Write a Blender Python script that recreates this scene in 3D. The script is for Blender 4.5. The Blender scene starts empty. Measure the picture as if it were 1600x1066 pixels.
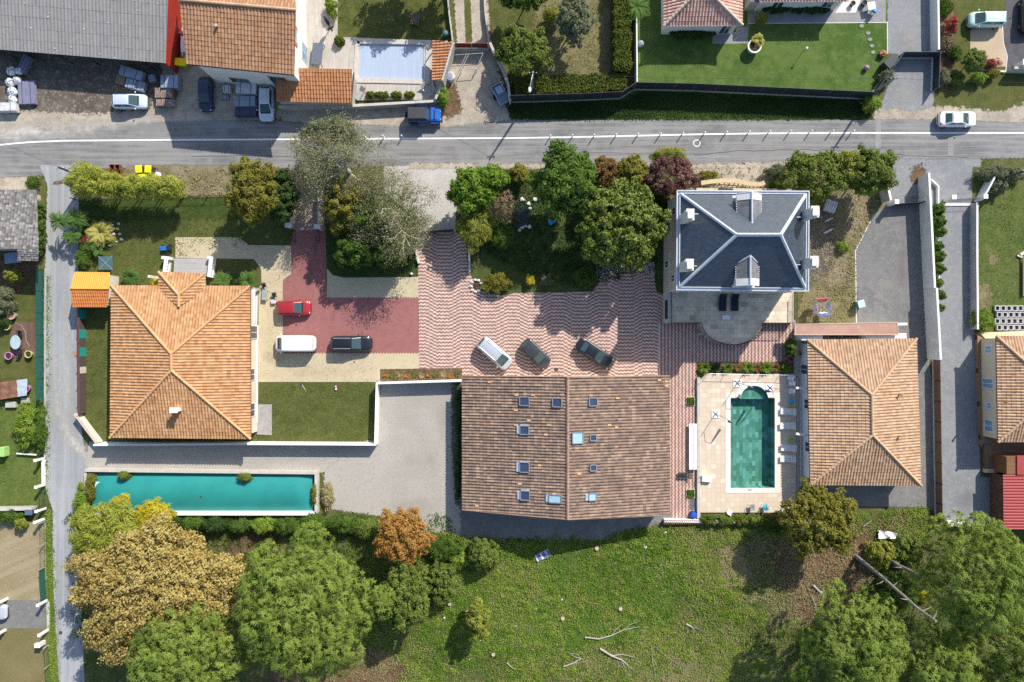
import bpy, math, random
import numpy as np
from mathutils import Vector, Matrix

# ---------------------------------------------------------------- camera, sky, sun, exposure
SC = bpy.context.scene
S = 13.2          # photo pixels (1600 wide) per metre on the ground
H = 80.8          # camera height above the ground, m
cam_d = bpy.data.cameras.new('camera'); cam = bpy.data.objects.new('camera', cam_d)
SC.collection.objects.link(cam); SC.camera = cam
cam.location = (0, 0, H); cam.rotation_euler = (0, 0, 0)
cam_d.sensor_width = 36; cam_d.lens = 18 * H / (800 / S); cam_d.clip_end = 5000; cam_d.clip_start = 1
SUN_EL = math.radians(37.5); SUN_AZ = math.atan2(0.546, 0.838)
w = bpy.data.worlds.new('World'); SC.world = w; w.use_nodes = True
sky = w.node_tree.nodes.new('ShaderNodeTexSky'); sky.sky_type = 'NISHITA'; sky.sun_disc = False
sky.sun_elevation = SUN_EL; sky.sun_rotation = SUN_AZ
w.node_tree.links.new(sky.outputs[0], w.node_tree.nodes['Background'].inputs[0])
w.node_tree.nodes['Background'].inputs[1].default_value = 0.134
sun_d = bpy.data.lights.new('sun', 'SUN'); sun_d.energy = 4.6; sun_d.angle = math.radians(0.5); sun_d.color = (1, .94, .84)
sun = bpy.data.objects.new('sun', sun_d); SC.collection.objects.link(sun)
_d = Vector((math.sin(SUN_AZ) * math.cos(SUN_EL), math.cos(SUN_AZ) * math.cos(SUN_EL), math.sin(SUN_EL)))
sun.location = _d * 200; sun.rotation_euler = _d.to_track_quat('Z', 'Y').to_euler()
SC.view_settings.view_transform = 'Standard'; SC.view_settings.look = 'None'
SC.view_settings.gamma = 1; SC.view_settings.exposure = 0.44
SC.cycles.use_denoising = False; SC.cycles.max_bounces = 6; SC.cycles.transparent_max_bounces = 24; SC.cycles.diffuse_bounces = 3
SC.cycles.glossy_bounces = 2; SC.cycles.transmission_bounces = 2; SC.cycles.caustics_reflective = False; SC.cycles.caustics_refractive = False

R = math.radians
def W(px, py, z=0.0):
    k = (H - z) / H / S
    return ((px - 800) * k, (533 - py) * k, z)
def W2(px, py, z=0.0): return W(px, py, z)[:2]

# ---------------------------------------------------------------- objects
COL = SC.collection
def tag(o, label=None, cat=None, group=None, kind=None):
    if label: o['label'] = label
    if cat: o['category'] = cat
    if group: o['group'] = group
    if kind: o['kind'] = kind
    return o
def thing(name, label, cat, loc=(0, 0, 0), rz=0, group=None):
    o = bpy.data.objects.new(name, None); COL.objects.link(o); o.empty_display_size = .3
    o.location = loc; o.rotation_euler = (0, 0, rz)
    return tag(o, label, cat, group)
def dup(root, loc, rz=None, label=None, scale=None):
    r = root.copy(); COL.objects.link(r); r.location = loc
    if rz is not None: r.rotation_euler = (0, 0, rz)
    if scale: r.scale = scale
    if label: r['label'] = label
    for ch in list(root.children):
        c = ch.copy(); COL.objects.link(c); c.parent = r
        for g in list(ch.children):
            d = g.copy(); COL.objects.link(d); d.parent = c
    return r
def origin(p):
    v = Vector((0, 0, 0))
    while p is not None: v += Vector(p.location); p = p.parent
    return v

class MB:
    """collects shapes, links them as one mesh object"""
    def __init__(s): s.v = []; s.f = []; s.t = []
    def add(s, vs, fs, tint=None):
        o = len(s.v); s.v += [tuple(p) for p in vs]
        for f in fs:
            s.f.append(tuple(i + o for i in f)); s.t.append(random.random() if tint is None else tint)
        return s
    def poly(s, pts, tint=None): return s.add(pts, [tuple(range(len(pts)))], tint)
    def prism(s, xy, z0, z1, tint=None):
        n = len(xy)
        a = sum(xy[i][0] * xy[(i + 1) % n][1] - xy[(i + 1) % n][0] * xy[i][1] for i in range(n))
        if a < 0: xy = xy[::-1]
        vs = [(x, y, z0) for x, y in xy] + [(x, y, z1) for x, y in xy]
        fs = [tuple(range(n - 1, -1, -1)), tuple(range(n, 2 * n))] + [(i, (i + 1) % n, n + (i + 1) % n, n + i) for i in range(n)]
        return s.add(vs, fs, tint)
    def box(s, c, d, rz=0, tint=None, M=None):
        x, y, z = d[0] / 2, d[1] / 2, d[2] / 2
        vs = [Vector((i * x, j * y, k * z)) for k in (-1, 1) for i, j in ((-1, -1), (1, -1), (1, 1), (-1, 1))]
        m = M if M is not None else Matrix.Rotation(rz, 3, 'Z')
        vs = [m @ v + Vector(c) for v in vs]
        return s.add(vs, [(3, 2, 1, 0), (4, 5, 6, 7), (0, 1, 5, 4), (1, 2, 6, 5), (2, 3, 7, 6), (3, 0, 4, 7)], tint)
    def tube(s, pts, r, n=6, cap=True, tint=None):
        pts = [Vector(p) for p in pts]; rs = r if isinstance(r, (list, tuple)) else [r] * len(pts)
        vs = []; ref = None
        for i, p in enumerate(pts):
            d = (pts[min(i + 1, len(pts) - 1)] - pts[max(i - 1, 0)])
            if d.length < 1e-9: d = Vector((0, 0, 1))
            d.normalize()
            if ref is None: ref = Vector((1, 0, 0)) if abs(d.x) < .8 else Vector((0, 1, 0))
            a = d.cross(ref).normalized(); b = d.cross(a).normalized(); ref = -b
            vs += [p + (a * math.cos(t) + b * math.sin(t)) * rs[i] for t in [2 * math.pi * j / n for j in range(n)]]
        fs = []
        for i in range(len(pts) - 1):
            fs += [(i * n + j, i * n + (j + 1) % n, (i + 1) * n + (j + 1) % n, (i + 1) * n + j) for j in range(n)]
        if cap: fs += [tuple(range(n - 1, -1, -1)), tuple(range((len(pts) - 1) * n, len(pts) * n))]
        return s.add(vs, fs, tint)
    def lathe(s, c, prof, n=20, tint=None, cap=True):
        vs = []
        for r, z in prof:
            vs += [(c[0] + r * math.cos(2 * math.pi * j / n), c[1] + r * math.sin(2 * math.pi * j / n), c[2] + z) for j in range(n)]
        fs = []
        for i in range(len(prof) - 1):
            fs += [(i * n + j, i * n + (j + 1) % n, (i + 1) * n + (j + 1) % n, (i + 1) * n + j) for j in range(n)]
        if cap: fs += [tuple(range(n - 1, -1, -1)), tuple(range((len(prof) - 1) * n, len(prof) * n))]
        return s.add(vs, fs, tint)
    def blob(s, c, d, n=10, rough=0.12, seed=0, tint=None):
        rg = random.Random(seed); m = n // 2 + 1; vs = []
        for i in range(m + 1):
            th = math.pi * i / m
            for j in range(n):
                ph = 2 * math.pi * j / n; k = 1 + rg.uniform(-rough, rough)
                vs.append((c[0] + d[0] / 2 * math.sin(th) * math.cos(ph) * k, c[1] + d[1] / 2 * math.sin(th) * math.sin(ph) * k, c[2] + d[2] / 2 * math.cos(th) * k))
        fs = [(i * n + j, (i + 1) * n + j, (i + 1) * n + (j + 1) % n, i * n + (j + 1) % n) for i in range(m) for j in range(n)]
        return s.add(vs, fs, tint)
    def ribbon(s, pts, th, z0, z1, side=0, tint=None):
        """wall along a polyline (world xy), mitred; side 0 centred, +1 left, -1 right"""
        P = [Vector(p[:2]) for p in pts]; n = len(P); L = []; Rr = []
        for i in range(n):
            d1 = (P[i] - P[i - 1]).normalized() if i > 0 else None
            d2 = (P[i + 1] - P[i]).normalized() if i < n - 1 else None
            if d1 is None: d1 = d2
            if d2 is None: d2 = d1
            n1 = Vector((-d1.y, d1.x)); n2 = Vector((-d2.y, d2.x)); m = (n1 + n2)
            m = m.normalized() if m.length > 1e-6 else n1
            k = 1 / max(.35, m.dot(n1))
            L.append(P[i] + m * k * th * (.5 + .5 * side)); Rr.append(P[i] - m * k * th * (.5 - .5 * side))
        vs = []
        for i in range(n): vs += [(Rr[i].x, Rr[i].y, z0), (L[i].x, L[i].y, z0), (L[i].x, L[i].y, z1), (Rr[i].x, Rr[i].y, z1)]
        fs = [(0, 3, 2, 1), ((n - 1) * 4, (n - 1) * 4 + 1, (n - 1) * 4 + 2, (n - 1) * 4 + 3)]
        for i in range(n - 1):
            a, b = i * 4, i * 4 + 4
            fs += [(a, a + 1, b + 1, b), (a + 1, a + 2, b + 2, b + 1), (a + 2, a + 3, b + 3, b + 2), (a + 3, a, b, b + 3)]
        return s.add(vs, fs, tint)
    def build(s, name, mat, parent=None, local=False, smooth=False, bevel=0):
        o = mesh_obj(name, np.array(s.v, dtype=np.float32).reshape(-1, 3), s.f, mat, parent, local, np.array(s.t, dtype=np.float32), smooth)
        if bevel:
            b = o.modifiers.new('bevel', 'BEVEL'); b.width = bevel; b.segments = 2; b.limit_method = 'ANGLE'; b.angle_limit = R(35)
        return o

def mesh_obj(name, V, F, mat, parent=None, local=False, tint=None, smooth=False, pattr=None):
    me = bpy.data.meshes.new(name)
    if parent is not None and not local:
        V = V - np.array(origin(parent), dtype=np.float32)
    if isinstance(F, np.ndarray):
        nf = len(F); k = F.shape[1]
        me.vertices.add(len(V)); me.vertices.foreach_set('co', V.astype(np.float32).ravel())
        me.loops.add(nf * k); me.loops.foreach_set('vertex_index', F.astype(np.int32).ravel())
        me.polygons.add(nf); me.polygons.foreach_set('loop_start', np.arange(0, nf * k, k, dtype=np.int32))
        me.polygons.foreach_set('loop_total', np.full(nf, k, dtype=np.int32))
        me.update(calc_edges=True)
    else:
        me.from_pydata([tuple(map(float, p)) for p in V], [], F)
    if tint is not None and len(tint) == len(me.polygons):
        a = me.attributes.new('tint', 'FLOAT', 'FACE'); a.data.foreach_set('value', np.asarray(tint, dtype=np.float32))
    if pattr is not None:
        a = me.attributes.new('mask', 'FLOAT', 'POINT'); a.data.foreach_set('value', np.asarray(pattr, dtype=np.float32))
    me.polygons.foreach_set('use_smooth', np.full(len(me.polygons), bool(smooth)))
    me.validate(); me.update()
    if mat: me.materials.append(mat)
    o = bpy.data.objects.new(name, me); COL.objects.link(o)
    if parent is not None: o.parent = parent
    return o

# ---------------------------------------------------------------- materials
class G:
    def __init__(s, name, rough=.8, spec=.25, metal=0):
        s.mat = bpy.data.materials.new(name); s.mat.use_nodes = True; s.nt = s.mat.node_tree
        s.b = s.nt.nodes['Principled BSDF']; s.out = s.nt.nodes['Material Output']
        s.set('Roughness', rough); s.set('Specular IOR Level', spec); s.set('Metallic', metal)
        s.tc = s.nt.nodes.new('ShaderNodeTexCoord').outputs['Object']
    def n(s, t, **kw):
        x = s.nt.nodes.new(t)
        for k, v in kw.items(): setattr(x, k, v)
        return x
    def put(s, sock, v):
        if hasattr(v, 'is_output') and v.is_output: s.nt.links.new(v, sock)
        elif isinstance(v, (tuple, list)) and len(v) == 3 and sock.type == 'RGBA': sock.default_value = (*v, 1)
        else: sock.default_value = v
    def set(s, k, v): s.put(s.b.inputs[k], v)
    def noise(s, scale, detail=4, rough=.55, dist=0, vec=None):
        x = s.n('ShaderNodeTexNoise'); s.put(x.inputs['Vector'], vec or s.tc)
        for k, v in (('Scale', scale), ('Detail', detail), ('Roughness', rough), ('Distortion', dist)): s.put(x.inputs[k], v)
        return x.outputs['Fac']
    def vor(s, scale, out='Distance', feature='F1', vec=None, rnd=1):
        x = s.n('ShaderNodeTexVoronoi', feature=feature); s.put(x.inputs['Vector'], vec or s.tc); s.put(x.inputs['Scale'], scale)
        s.put(x.inputs['Randomness'], rnd); return x.outputs[out]
    def m(s, op, a, b=0.0, c=0.0):
        x = s.n('ShaderNodeMath', operation=op); s.put(x.inputs[0], a); s.put(x.inputs[1], b); s.put(x.inputs[2], c); return x.outputs[0]
    def mix(s, f, a, b, blend='MIX'):
        x = s.n('ShaderNodeMix', data_type='RGBA', blend_type=blend); s.put(x.inputs[0], f); s.put(x.inputs[6], a); s.put(x.inputs[7], b); return x.outputs[2]
    def step(s, v, lo, hi):
        x = s.n('ShaderNodeMapRange', interpolation_type='SMOOTHSTEP'); s.put(x.inputs[0], v); s.put(x.inputs[1], lo); s.put(x.inputs[2], hi); return x.outputs[0]
    def attr(s, name):
        x = s.n('ShaderNodeAttribute', attribute_name=name); return x.outputs['Fac']
    def objrand(s): return s.n('ShaderNodeObjectInfo').outputs['Random']
    def xyz(s, vec=None):
        x = s.n('ShaderNodeSeparateXYZ'); s.put(x.inputs[0], vec or s.tc); return x.outputs
    def comb(s, x, y, z=0.0):
        c = s.n('ShaderNodeCombineXYZ'); s.put(c.inputs[0], x); s.put(c.inputs[1], y); s.put(c.inputs[2], z); return c.outputs[0]
    def ramp(s, f, stops):
        x = s.n('ShaderNodeValToRGB'); s.put(x.inputs[0], f); e = x.color_ramp.elements
        while len(e) < len(stops): e.new(.5)
        for i, (p, c) in enumerate(stops): e[i].position = p; e[i].color = (*c, 1)
        return x.outputs[0]
    def bump(s, h, dist=.03, st=1):
        x = s.n('ShaderNodeBump'); s.put(x.inputs['Height'], h); s.put(x.inputs['Distance'], dist); s.put(x.inputs['Strength'], st)
        s.put(s.b.inputs['Normal'], x.outputs[0])
    def base(s, c): s.set('Base Color', c)
    def masked(s, k=1.0, scale=2.5, lo=.42, hi=.58):
        """organic soft edge from the point attribute 'mask' (ground sheets)"""
        a = s.attr('mask'); nz = s.noise(scale, 6, .65)
        v = s.m('ADD', a, s.m('MULTIPLY', s.m('SUBTRACT', nz, .5), k))
        f = s.step(v, lo, hi)
        tr = s.n('ShaderNodeBsdfTransparent'); mx = s.n('ShaderNodeMixShader')
        s.put(mx.inputs[0], f); s.nt.links.new(tr.outputs[0], mx.inputs[1]); s.nt.links.new(s.b.outputs[0], mx.inputs[2])
        s.nt.links.new(mx.outputs[0], s.out.inputs['Surface'])

_MC = {}
def plain(name, col, rough=.7, spec=.3, metal=0, var=.12, scale=3.0, coat=0, bump=0):
    if name in _MC: return _MC[name]
    g = G(name, rough, spec, metal)
    nz = g.noise(scale, 5, .6)
    f = g.step(nz, .3, .7)
    g.base(g.mix(f, tuple(c * (1 - var) for c in col), tuple(min(1, c * (1 + var)) for c in col)))
    if coat: g.set('Coat Weight', coat); g.set('Coat Roughness', .05)
    if bump: g.bump(g.noise(scale * 8, 4), bump)
    _MC[name] = g.mat; return g.mat

def ground_mat(name, c1, c2, c3, s1=.25, s2=1.6, s3=14, bump=.03, soft=True, k=1.0, ms=2.5, rough=.95, streak=None, spec=.1, lo=.42, hi=.58):
    """patchy ground: two colours by broad noise, a third in small spots, fine grain"""
    if name in _MC: return _MC[name]
    g = G(name, rough, spec)
    a = g.noise(s1, 5, .6, .6); b = g.noise(s2, 5, .65); c = g.noise(s3, 3, .7)
    f = g.step(g.m('ADD', g.m('MULTIPLY', a, .6), g.m('MULTIPLY', b, .4)), .40, .60)
    col = g.mix(f, c1, c2)
    col = g.mix(g.step(g.m('ADD', g.m('MULTIPLY', b, .35), g.m('MULTIPLY', c, .65)), .50, .64), col, c3)
    fine = g.noise(s3 * 2.3, 2, .7)
    v = g.m('ADD', .3, g.m('MULTIPLY', fine, 1.4))
    col = g.mix(1.0, col, g.comb(v, v, v), 'MULTIPLY')
    if streak:
        (ang, fr, amt, sc) = streak
        x, y, z = g.xyz(); u = g.m('ADD', g.m('MULTIPLY', x, math.cos(ang)), g.m('MULTIPLY', y, math.sin(ang)))
        t = g.m('ADD', g.m('MULTIPLY', x, -math.sin(ang)), g.m('MULTIPLY', y, math.cos(ang)))
        sn = g.noise(1.0, 4, .6, 0, g.comb(g.m('MULTIPLY', u, fr * .04), g.m('MULTIPLY', t, fr)))
        col = g.mix(g.m('MULTIPLY', g.step(sn, .42, .62), amt), col, sc)
    g.base(col)
    g.bump(g.m('ADD', c, g.m('MULTIPLY', fine, .6)), bump, .8)
    if soft: g.masked(k, ms, lo, hi)
    _MC[name] = g.mat; return g.mat

# ---------------------------------------------------------------- ground sheets
def sd_poly(P, X, Y):
    n = len(P); d = np.full(X.shape, 1e9); inside = np.zeros(X.shape, bool)
    for i in range(n):
        ax, ay = P[i]; bx, by = P[(i + 1) % n]
        ex, ey = bx - ax, by - ay; wx, wy = X - ax, Y - ay
        t = np.clip((wx * ex + wy * ey) / (ex * ex + ey * ey + 1e-12), 0, 1)
        d = np.minimum(d, np.hypot(wx - ex * t, wy - ey * t))
        c = ((ay > Y) != (by > Y)) & (X < (bx - ax) * (Y - ay) / (by - ay + 1e-12) + ax)
        inside ^= c
    return np.where(inside, d, -d)

NSHEET = 0
def sheet(name, level, pts, mat, wdt=.5, holes=(), kind='structure', z=None, px=True, label=None, cat=None, group=None):
    """ground sheet from a polygon in photo pixels; wdt>0 = half width of its ragged edge, 0 = crisp edge"""
    P = [W2(*p) for p in pts] if px else pts
    global NSHEET; NSHEET += 1
    z = .004 * level + .00024 * (NSHEET % 16) if z is None else z
    if wdt <= 0 and not holes:
        mb = MB(); mb.poly([(x, y, z) for x, y in P]); o = mb.build(name, mat); a = o.data.attributes.new('mask', 'FLOAT', 'POINT'); a.data.foreach_set('value', np.full(len(o.data.vertices), 2.0, dtype=np.float32))
    else:
        xs = [p[0] for p in P]; ys = [p[1] for p in P]; m = max(wdt, .01)
        cell = min(max(.22, m * .6), 1.2)
        nx = int((max(xs) - min(xs) + 2 * m) / cell) + 2; ny = int((max(ys) - min(ys) + 2 * m) / cell) + 2
        gx = np.linspace(min(xs) - m, max(xs) + m, nx); gy = np.linspace(min(ys) - m, max(ys) + m, ny)
        X, Y = np.meshgrid(gx, gy); D = sd_poly(P, X, Y)
        for hpts in holes: D = np.minimum(D, -sd_poly([W2(*p) for p in hpts] if px else hpts, X, Y))
        A = np.clip(D / (2 * m) + .5, 0, 1)
        idx = np.arange(nx * ny).reshape(ny, nx)
        F = np.stack([idx[:-1, :-1], idx[:-1, 1:], idx[1:, 1:], idx[1:, :-1]], -1).reshape(-1, 4)
        keep = A.ravel()[F].max(1) > 0; F = F[keep]
        used = np.unique(F); rm = np.zeros(nx * ny, int); rm[used] = np.arange(len(used))
        V = np.stack([X.ravel(), Y.ravel(), np.full(nx * ny, z)], -1)[used]
        o = mesh_obj(name, V, rm[F], mat, pattr=A.ravel()[used])
    tag(o, label, cat, group, kind)
    return o
# ---------------------------------------------------------------- ground materials
def tile_mat(name, tw, th, cols, grout=None, gw=.02, off=.5, rough=.7, rot=0, stain=.25, bump=.01, spec=.25, vec=None):
    if name in _MC: return _MC[name]
    g = G(name, rough, spec)
    x, y, z = g.xyz(); ca, sa = math.cos(rot), math.sin(rot)
    u = g.m('ADD', g.m('MULTIPLY', x, ca), g.m('MULTIPLY', y, sa)); v = g.m('SUBTRACT', g.m('MULTIPLY', y, ca), g.m('MULTIPLY', x, sa))
    r = g.m('FLOOR', g.m('DIVIDE', v, th))
    uu = g.m('ADD', g.m('DIVIDE', u, tw), g.m('MULTIPLY', g.m('MODULO', r, 2), off))
    cx = g.m('FLOOR', uu)
    wn = g.n('ShaderNodeTexWhiteNoise', noise_dimensions='2D'); g.put(wn.inputs['Vector'], g.comb(cx, r))
    n = len(cols)
    col = g.ramp(wn.outputs['Value'], [(i / max(1, n - 1), c) for i, c in enumerate(cols)])
    nz = g.noise(1.1, 6, .65); k = g.m('ADD', 1 - stain, g.m('MULTIPLY', nz, 2 * stain))
    col = g.mix(1, col, g.comb(k, k, k), 'MULTIPLY')
    if grout:
        fu = g.m('MULTIPLY', g.m('FRACT', uu), tw); fv = g.m('MULTIPLY', g.m('FRACT', g.m('DIVIDE', v, th)), th)
        e = g.m('MAXIMUM', g.m('LESS_THAN', fu, gw), g.m('LESS_THAN', fv, gw))
        col = g.mix(e, col, grout)
    g.base(col); g.bump(g.noise(9, 4, .7), bump)
    _MC[name] = g.mat; return g.mat

def zigzag_mat(name, vert, light, dark, pav=False):
    g = G(name, .85, .2)
    x, y, z = g.xyz()
    if vert: x, y = y, x
    wob = g.m('MULTIPLY', g.m('SUBTRACT', g.noise(.45, 2), .5), .2)
    if not vert:   # broad chevrons where the laying direction shifts
        pp = g.m('PINGPONG', g.m('ADD', g.m('ADD', x, wob), g.m('MULTIPLY', g.m('SUBTRACT', g.noise(.22, 1), .5), 1.0)), 2.7)
        y = g.m('ADD', y, g.m('MULTIPLY', g.m('MINIMUM', g.m('MAXIMUM', g.m('SUBTRACT', pp, .7), 0.0), 1.15), .55))
        y = g.m('ADD', y, g.m('MULTIPLY', g.m('SUBTRACT', g.noise(.12, 1), .5), .25))
    zz = g.m('MULTIPLY', g.m('PINGPONG', x, .215), .56)
    v = g.m('DIVIDE', g.m('ADD', y, zz), .41)
    fr = g.m('FRACT', v)
    f = g.m('LESS_THAN', fr, .47)
    wn = g.n('ShaderNodeTexWhiteNoise', noise_dimensions='2D')
    g.put(wn.inputs['Vector'], g.comb(g.m('FLOOR', g.m('DIVIDE', x, .235)), g.m('FLOOR', g.m('MULTIPLY', v, 2))))
    k = g.m('ADD', .82, g.m('MULTIPLY', wn.outputs['Value'], .32))
    col = g.mix(f, light, dark)
    col = g.mix(1, col, g.comb(k, k, k), 'MULTIPLY')
    st = g.noise(.5, 6, .65); col = g.mix(g.m('MULTIPLY', g.step(st, .5, .75), .35), col, (.2, .15, .13))
    g.base(col); g.bump(g.noise(14, 3), .01)
    _MC[name] = g.mat; return g.mat

GRASS_L = lambda: ground_mat('lawn_green', (.056, .108, .022), (.098, .152, .038), (.15, .185, .06), .16, .9, 7, .05, k=.9)
GRASS_O = lambda: ground_mat('lawn_olive', (.072, .088, .024), (.105, .112, .034), (.15, .135, .058), .3, 1.2, 6, .05, k=.9)
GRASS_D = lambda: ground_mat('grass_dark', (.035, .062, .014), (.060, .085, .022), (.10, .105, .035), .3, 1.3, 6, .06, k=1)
GRASS_Y = lambda: ground_mat('grass_dry', (.14, .135, .058), (.21, .178, .095), (.27, .22, .13), .35, 1.3, 6, .05, k=1)
VERGE = lambda: ground_mat('verge_dirt', (.27, .22, .15), (.18, .15, .08), (.13, .14, .05), .3, 1.1, 5, .05, k=1.1)
SAND = lambda: ground_mat('sand', (.46, .405, .33), (.36, .31, .25), (.26, .22, .17), .2, 1.0, 6, .03, k=1.1)
DIRT_SHADE = lambda: ground_mat('dirt_and_shade', (.105, .088, .072), (.15, .13, .108), (.27, .24, .20), .25, 1.2, 3.0, .04, k=1.1)
BARK = lambda: ground_mat('leaf_litter', (.10, .060, .036), (.16, .105, .062), (.24, .17, .10), .5, 2, 6, .06, k=1.2)
ASPH = lambda: ground_mat('asphalt', (.165, .166, .17), (.225, .222, .22), (.29, .285, .275), .10, .6, 14, .012, k=.9, rough=.9, spec=.2, streak=(0, 2.6, .7, (.30, .295, .285)))
LANE = lambda: ground_mat('lane_asphalt', (.27, .285, .30), (.335, .345, .355), (.23, .235, .24), .12, .9, 12, .015, k=.9, rough=.9, streak=(math.pi / 2, 1.5, .55, (.42, .43, .44)))
GRAV = lambda: ground_mat('pale_gravel', (.36, .335, .30), (.42, .39, .35), (.28, .265, .24), .16, 1.3, 9, .02, k=1)
GRAVD = lambda: ground_mat('grey_gravel', (.165, .162, .16), (.20, .195, .19), (.26, .255, .25), .2, 1.4, 9, .02, k=1)
GRAVB = lambda: ground_mat('blue_gravel', (.215, .225, .235), (.255, .26, .268), (.33, .335, .34), .2, 1.4, 11, .02, k=1)
CONC = lambda: ground_mat('pale_concrete', (.42, .40, .37), (.50, .48, .45), (.33, .31, .28), .3, 1.0, 6, .01, k=.9)
DUST = lambda: ground_mat('pale_dust', (.50, .475, .43), (.56, .53, .49), (.44, .42, .38), .3, 1, 8, .01, k=1.2, ms=.9, lo=.25, hi=1.15)

# ---------------------------------------------------------------- terrain with the pool pit left open
x0, y1 = W2(1141, 601); x1, y0 = W2(1211, 763); B = 900
mb = MB()
for a in ([(-B, -B), (B, -B), (B, y0), (-B, y0)], [(-B, y1), (B, y1), (B, B), (-B, B)], [(-B, y0), (x0, y0), (x0, y1), (-B, y1)], [(x1, y0), (B, y0), (B, y1), (x1, y1)]):
    mb.poly([(x, y, 0) for x, y in a])
tag(mb.build('ground', ground_mat('meadow', (.060, .088, .020), (.120, .120, .045), (.20, .17, .09), .10, .7, 5, .08, soft=False)), kind='structure')

# ---------------------------------------------------------------- ground sheets, lowest first (photo pixels)
sheet('dirt_yard', 1, [(-200, 40), (300, 60), (445, 120), (445, 185), (300, 200), (150, 215), (0, 226), (-200, 240)], SAND(), .9)
sheet('dirt_shade_patch', 2, [(-60, 60), (250, 70), (255, 130), (235, 168), (150, 178), (30, 172), (-60, 172)], DIRT_SHADE(), 1.1)  # dark dirt with the warehouse's shade on the yard painted into its colour
sheet('dirt_verge', 1, [(118, 256), (480, 256), (500, 262), (500, 312), (118, 314)], VERGE(), .5)
sheet('sandy_drive', 1, [(690, -60), (760, -60), (768, 70), (800, 160), (800, 205), (690, 205), (440, 190), (440, 165), (690, 160), (708, 80)], SAND(), .5)
sheet('drive_grass_strip', 3, [(722, -60), (732, -60), (738, 66), (728, 66)], GRASS_O(), .35)
sheet('drive_grass_edge', 3, [(697, -60), (706, -60), (714, 66), (708, 66)], GRASS_O(), .5)
sheet('drive_weeds', 3, [(694, 140), (712, 128), (716, 150), (722, 175), (700, 185), (690, 180)], BARK(), .8)
sheet('paddock_grass', 1, [(757, -80), (966, -80), (966, 150), (800, 152), (770, 70)], GRASS_Y(), .4)
sheet('paddock_green', 2, [(757, -80), (850, -80), (830, 60), (850, 120), (790, 140), (770, 70)], GRASS_O(), 2.0)
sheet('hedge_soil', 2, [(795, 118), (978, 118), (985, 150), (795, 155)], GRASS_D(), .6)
sheet('pool_garden_lawn', 1, [(526, -80), (700, -80), (706, 66), (527, 62)], GRASS_O(), .3)
sheet('bright_lawn', 1, [(990, -60), (1386, -60), (1387, 84), (1358, 150), (990, 134)], GRASS_L(), .1)
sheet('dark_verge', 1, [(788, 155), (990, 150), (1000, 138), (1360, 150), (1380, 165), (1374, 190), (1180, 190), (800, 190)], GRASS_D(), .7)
sheet('gravel_entrance', 2, [(1386, -60), (1462, -60), (1464, 90), (1460, 140), (1456, 185), (1372, 190), (1378, 160), (1405, 85), (1387, 84)], GRAVB(), .3)
sheet('entrance_sand', 3, [(1365, 172), (1400, 168), (1425, 175), (1470, 165), (1560, 175), (1640, 150), (1640, 196), (1365, 192)], SAND(), 1.0)
sheet('corner_garden', 1, [(1464, -60), (1640, -60), (1640, 190), (1560, 175), (1458, 172)], GRASS_O(), .4)
sheet('flower_bed_soil', 2, [(1466, -60), (1490, -60), (1492, 60), (1488, 140), (1464, 140)], BARK(), .5)
sheet('sand_patio', 3, [(1516, 44), (1566, 44), (1567, 68), (1573, 88), (1571, 104), (1516, 106)], ground_mat('patio_sand', (.46, .36, .25), (.52, .41, .29), (.40, .31, .21), .3, 2, 9, .01, soft=False), 0)
sheet('neighbour_driveway', 4, [(1571, -60), (1700, -60), (1700, 116), (1570, 116), (1573, 88), (1567, 68), (1567, 44), (1572, 30)], ground_mat('dark_tarmac', (.085, .085, .092), (.11, .11, .115), (.14, .14, .14), .3, 1.5, 12, .01, soft=False), 0)
sheet('kerb_line', 5, [(1565.6, 40), (1567, 40), (1568.5, 68), (1574.5, 88), (1572, 112), (1570.6, 112), (1573, 88), (1567, 68)], plain('kerb_white', (.6, .58, .55)), 0)
# roads
sheet('road', 5, [(-500, 232), (0, 206), (120, 198), (260, 190), (400, 188), (480, 192), (640, 197), (700, 198), (800, 187), (1180, 189), (1370, 187), (1470, 187), (1600, 192), (2100, 196), (2100, 252), (1600, 247), (1470, 249), (1360, 247), (1240, 254), (1080, 258), (850, 258), (760, 257), (650, 258), (480, 264), (350, 259), (260, 258), (128, 264), (115, 275), (60, 275), (0, 278), (-500, 310)], ASPH(), .45)
sheet('road_verge_sand', 6, [(-100, 196), (110, 192), (255, 176), (270, 186), (120, 214), (0, 224), (-100, 228)], DUST(), 1.2)
sheet('road_edge_dust', 6, [(640, 254), (850, 257), (1080, 257), (1200, 254), (1360, 245), (1360, 252), (1200, 262), (1080, 264), (850, 264), (640, 264)], SAND(), .5)
sheet('side_lane', 6, [(62, 258), (130, 258), (123, 300), (122, 440), (124, 640), (130, 690), (138, 735), (130, 790), (126, 850), (128, 950), (132, 1066), (140, 1400), (96, 1400), (92, 1066), (84, 960), (81, 880), (83, 800), (71, 760), (68, 640), (68, 500), (72, 380), (74, 290)], LANE(), .3)
sheet('lane_dust_sweep', 7, [(80, 560), (92, 560), (100, 640), (118, 680), (152, 712), (162, 722), (140, 728), (108, 706), (90, 670), (82, 620)], DUST(), 1.0)
sheet('lane_dust_track', 7, [(98, 470), (108, 470), (112, 600), (122, 670), (112, 670), (100, 600)], DUST(), .9)
sheet('gravel_track', 8, [(140, 690), (600, 692), (600, 744), (500, 738), (150, 737), (132, 728)], GRAV(), .3)
sheet('gravel_yard', 9, [(590, 594), (726, 594), (728, 780), (1010, 790), (1000, 820), (930, 842), (820, 840), (690, 836), (600, 808), (512, 794), (505, 738), (560, 690), (590, 690)], GRAV(), .6)
sheet('yard_moss', 10, [(706, 598), (726, 598), (730, 790), (712, 790), (706, 700)], DIRT_SHADE(), .6)
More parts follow.
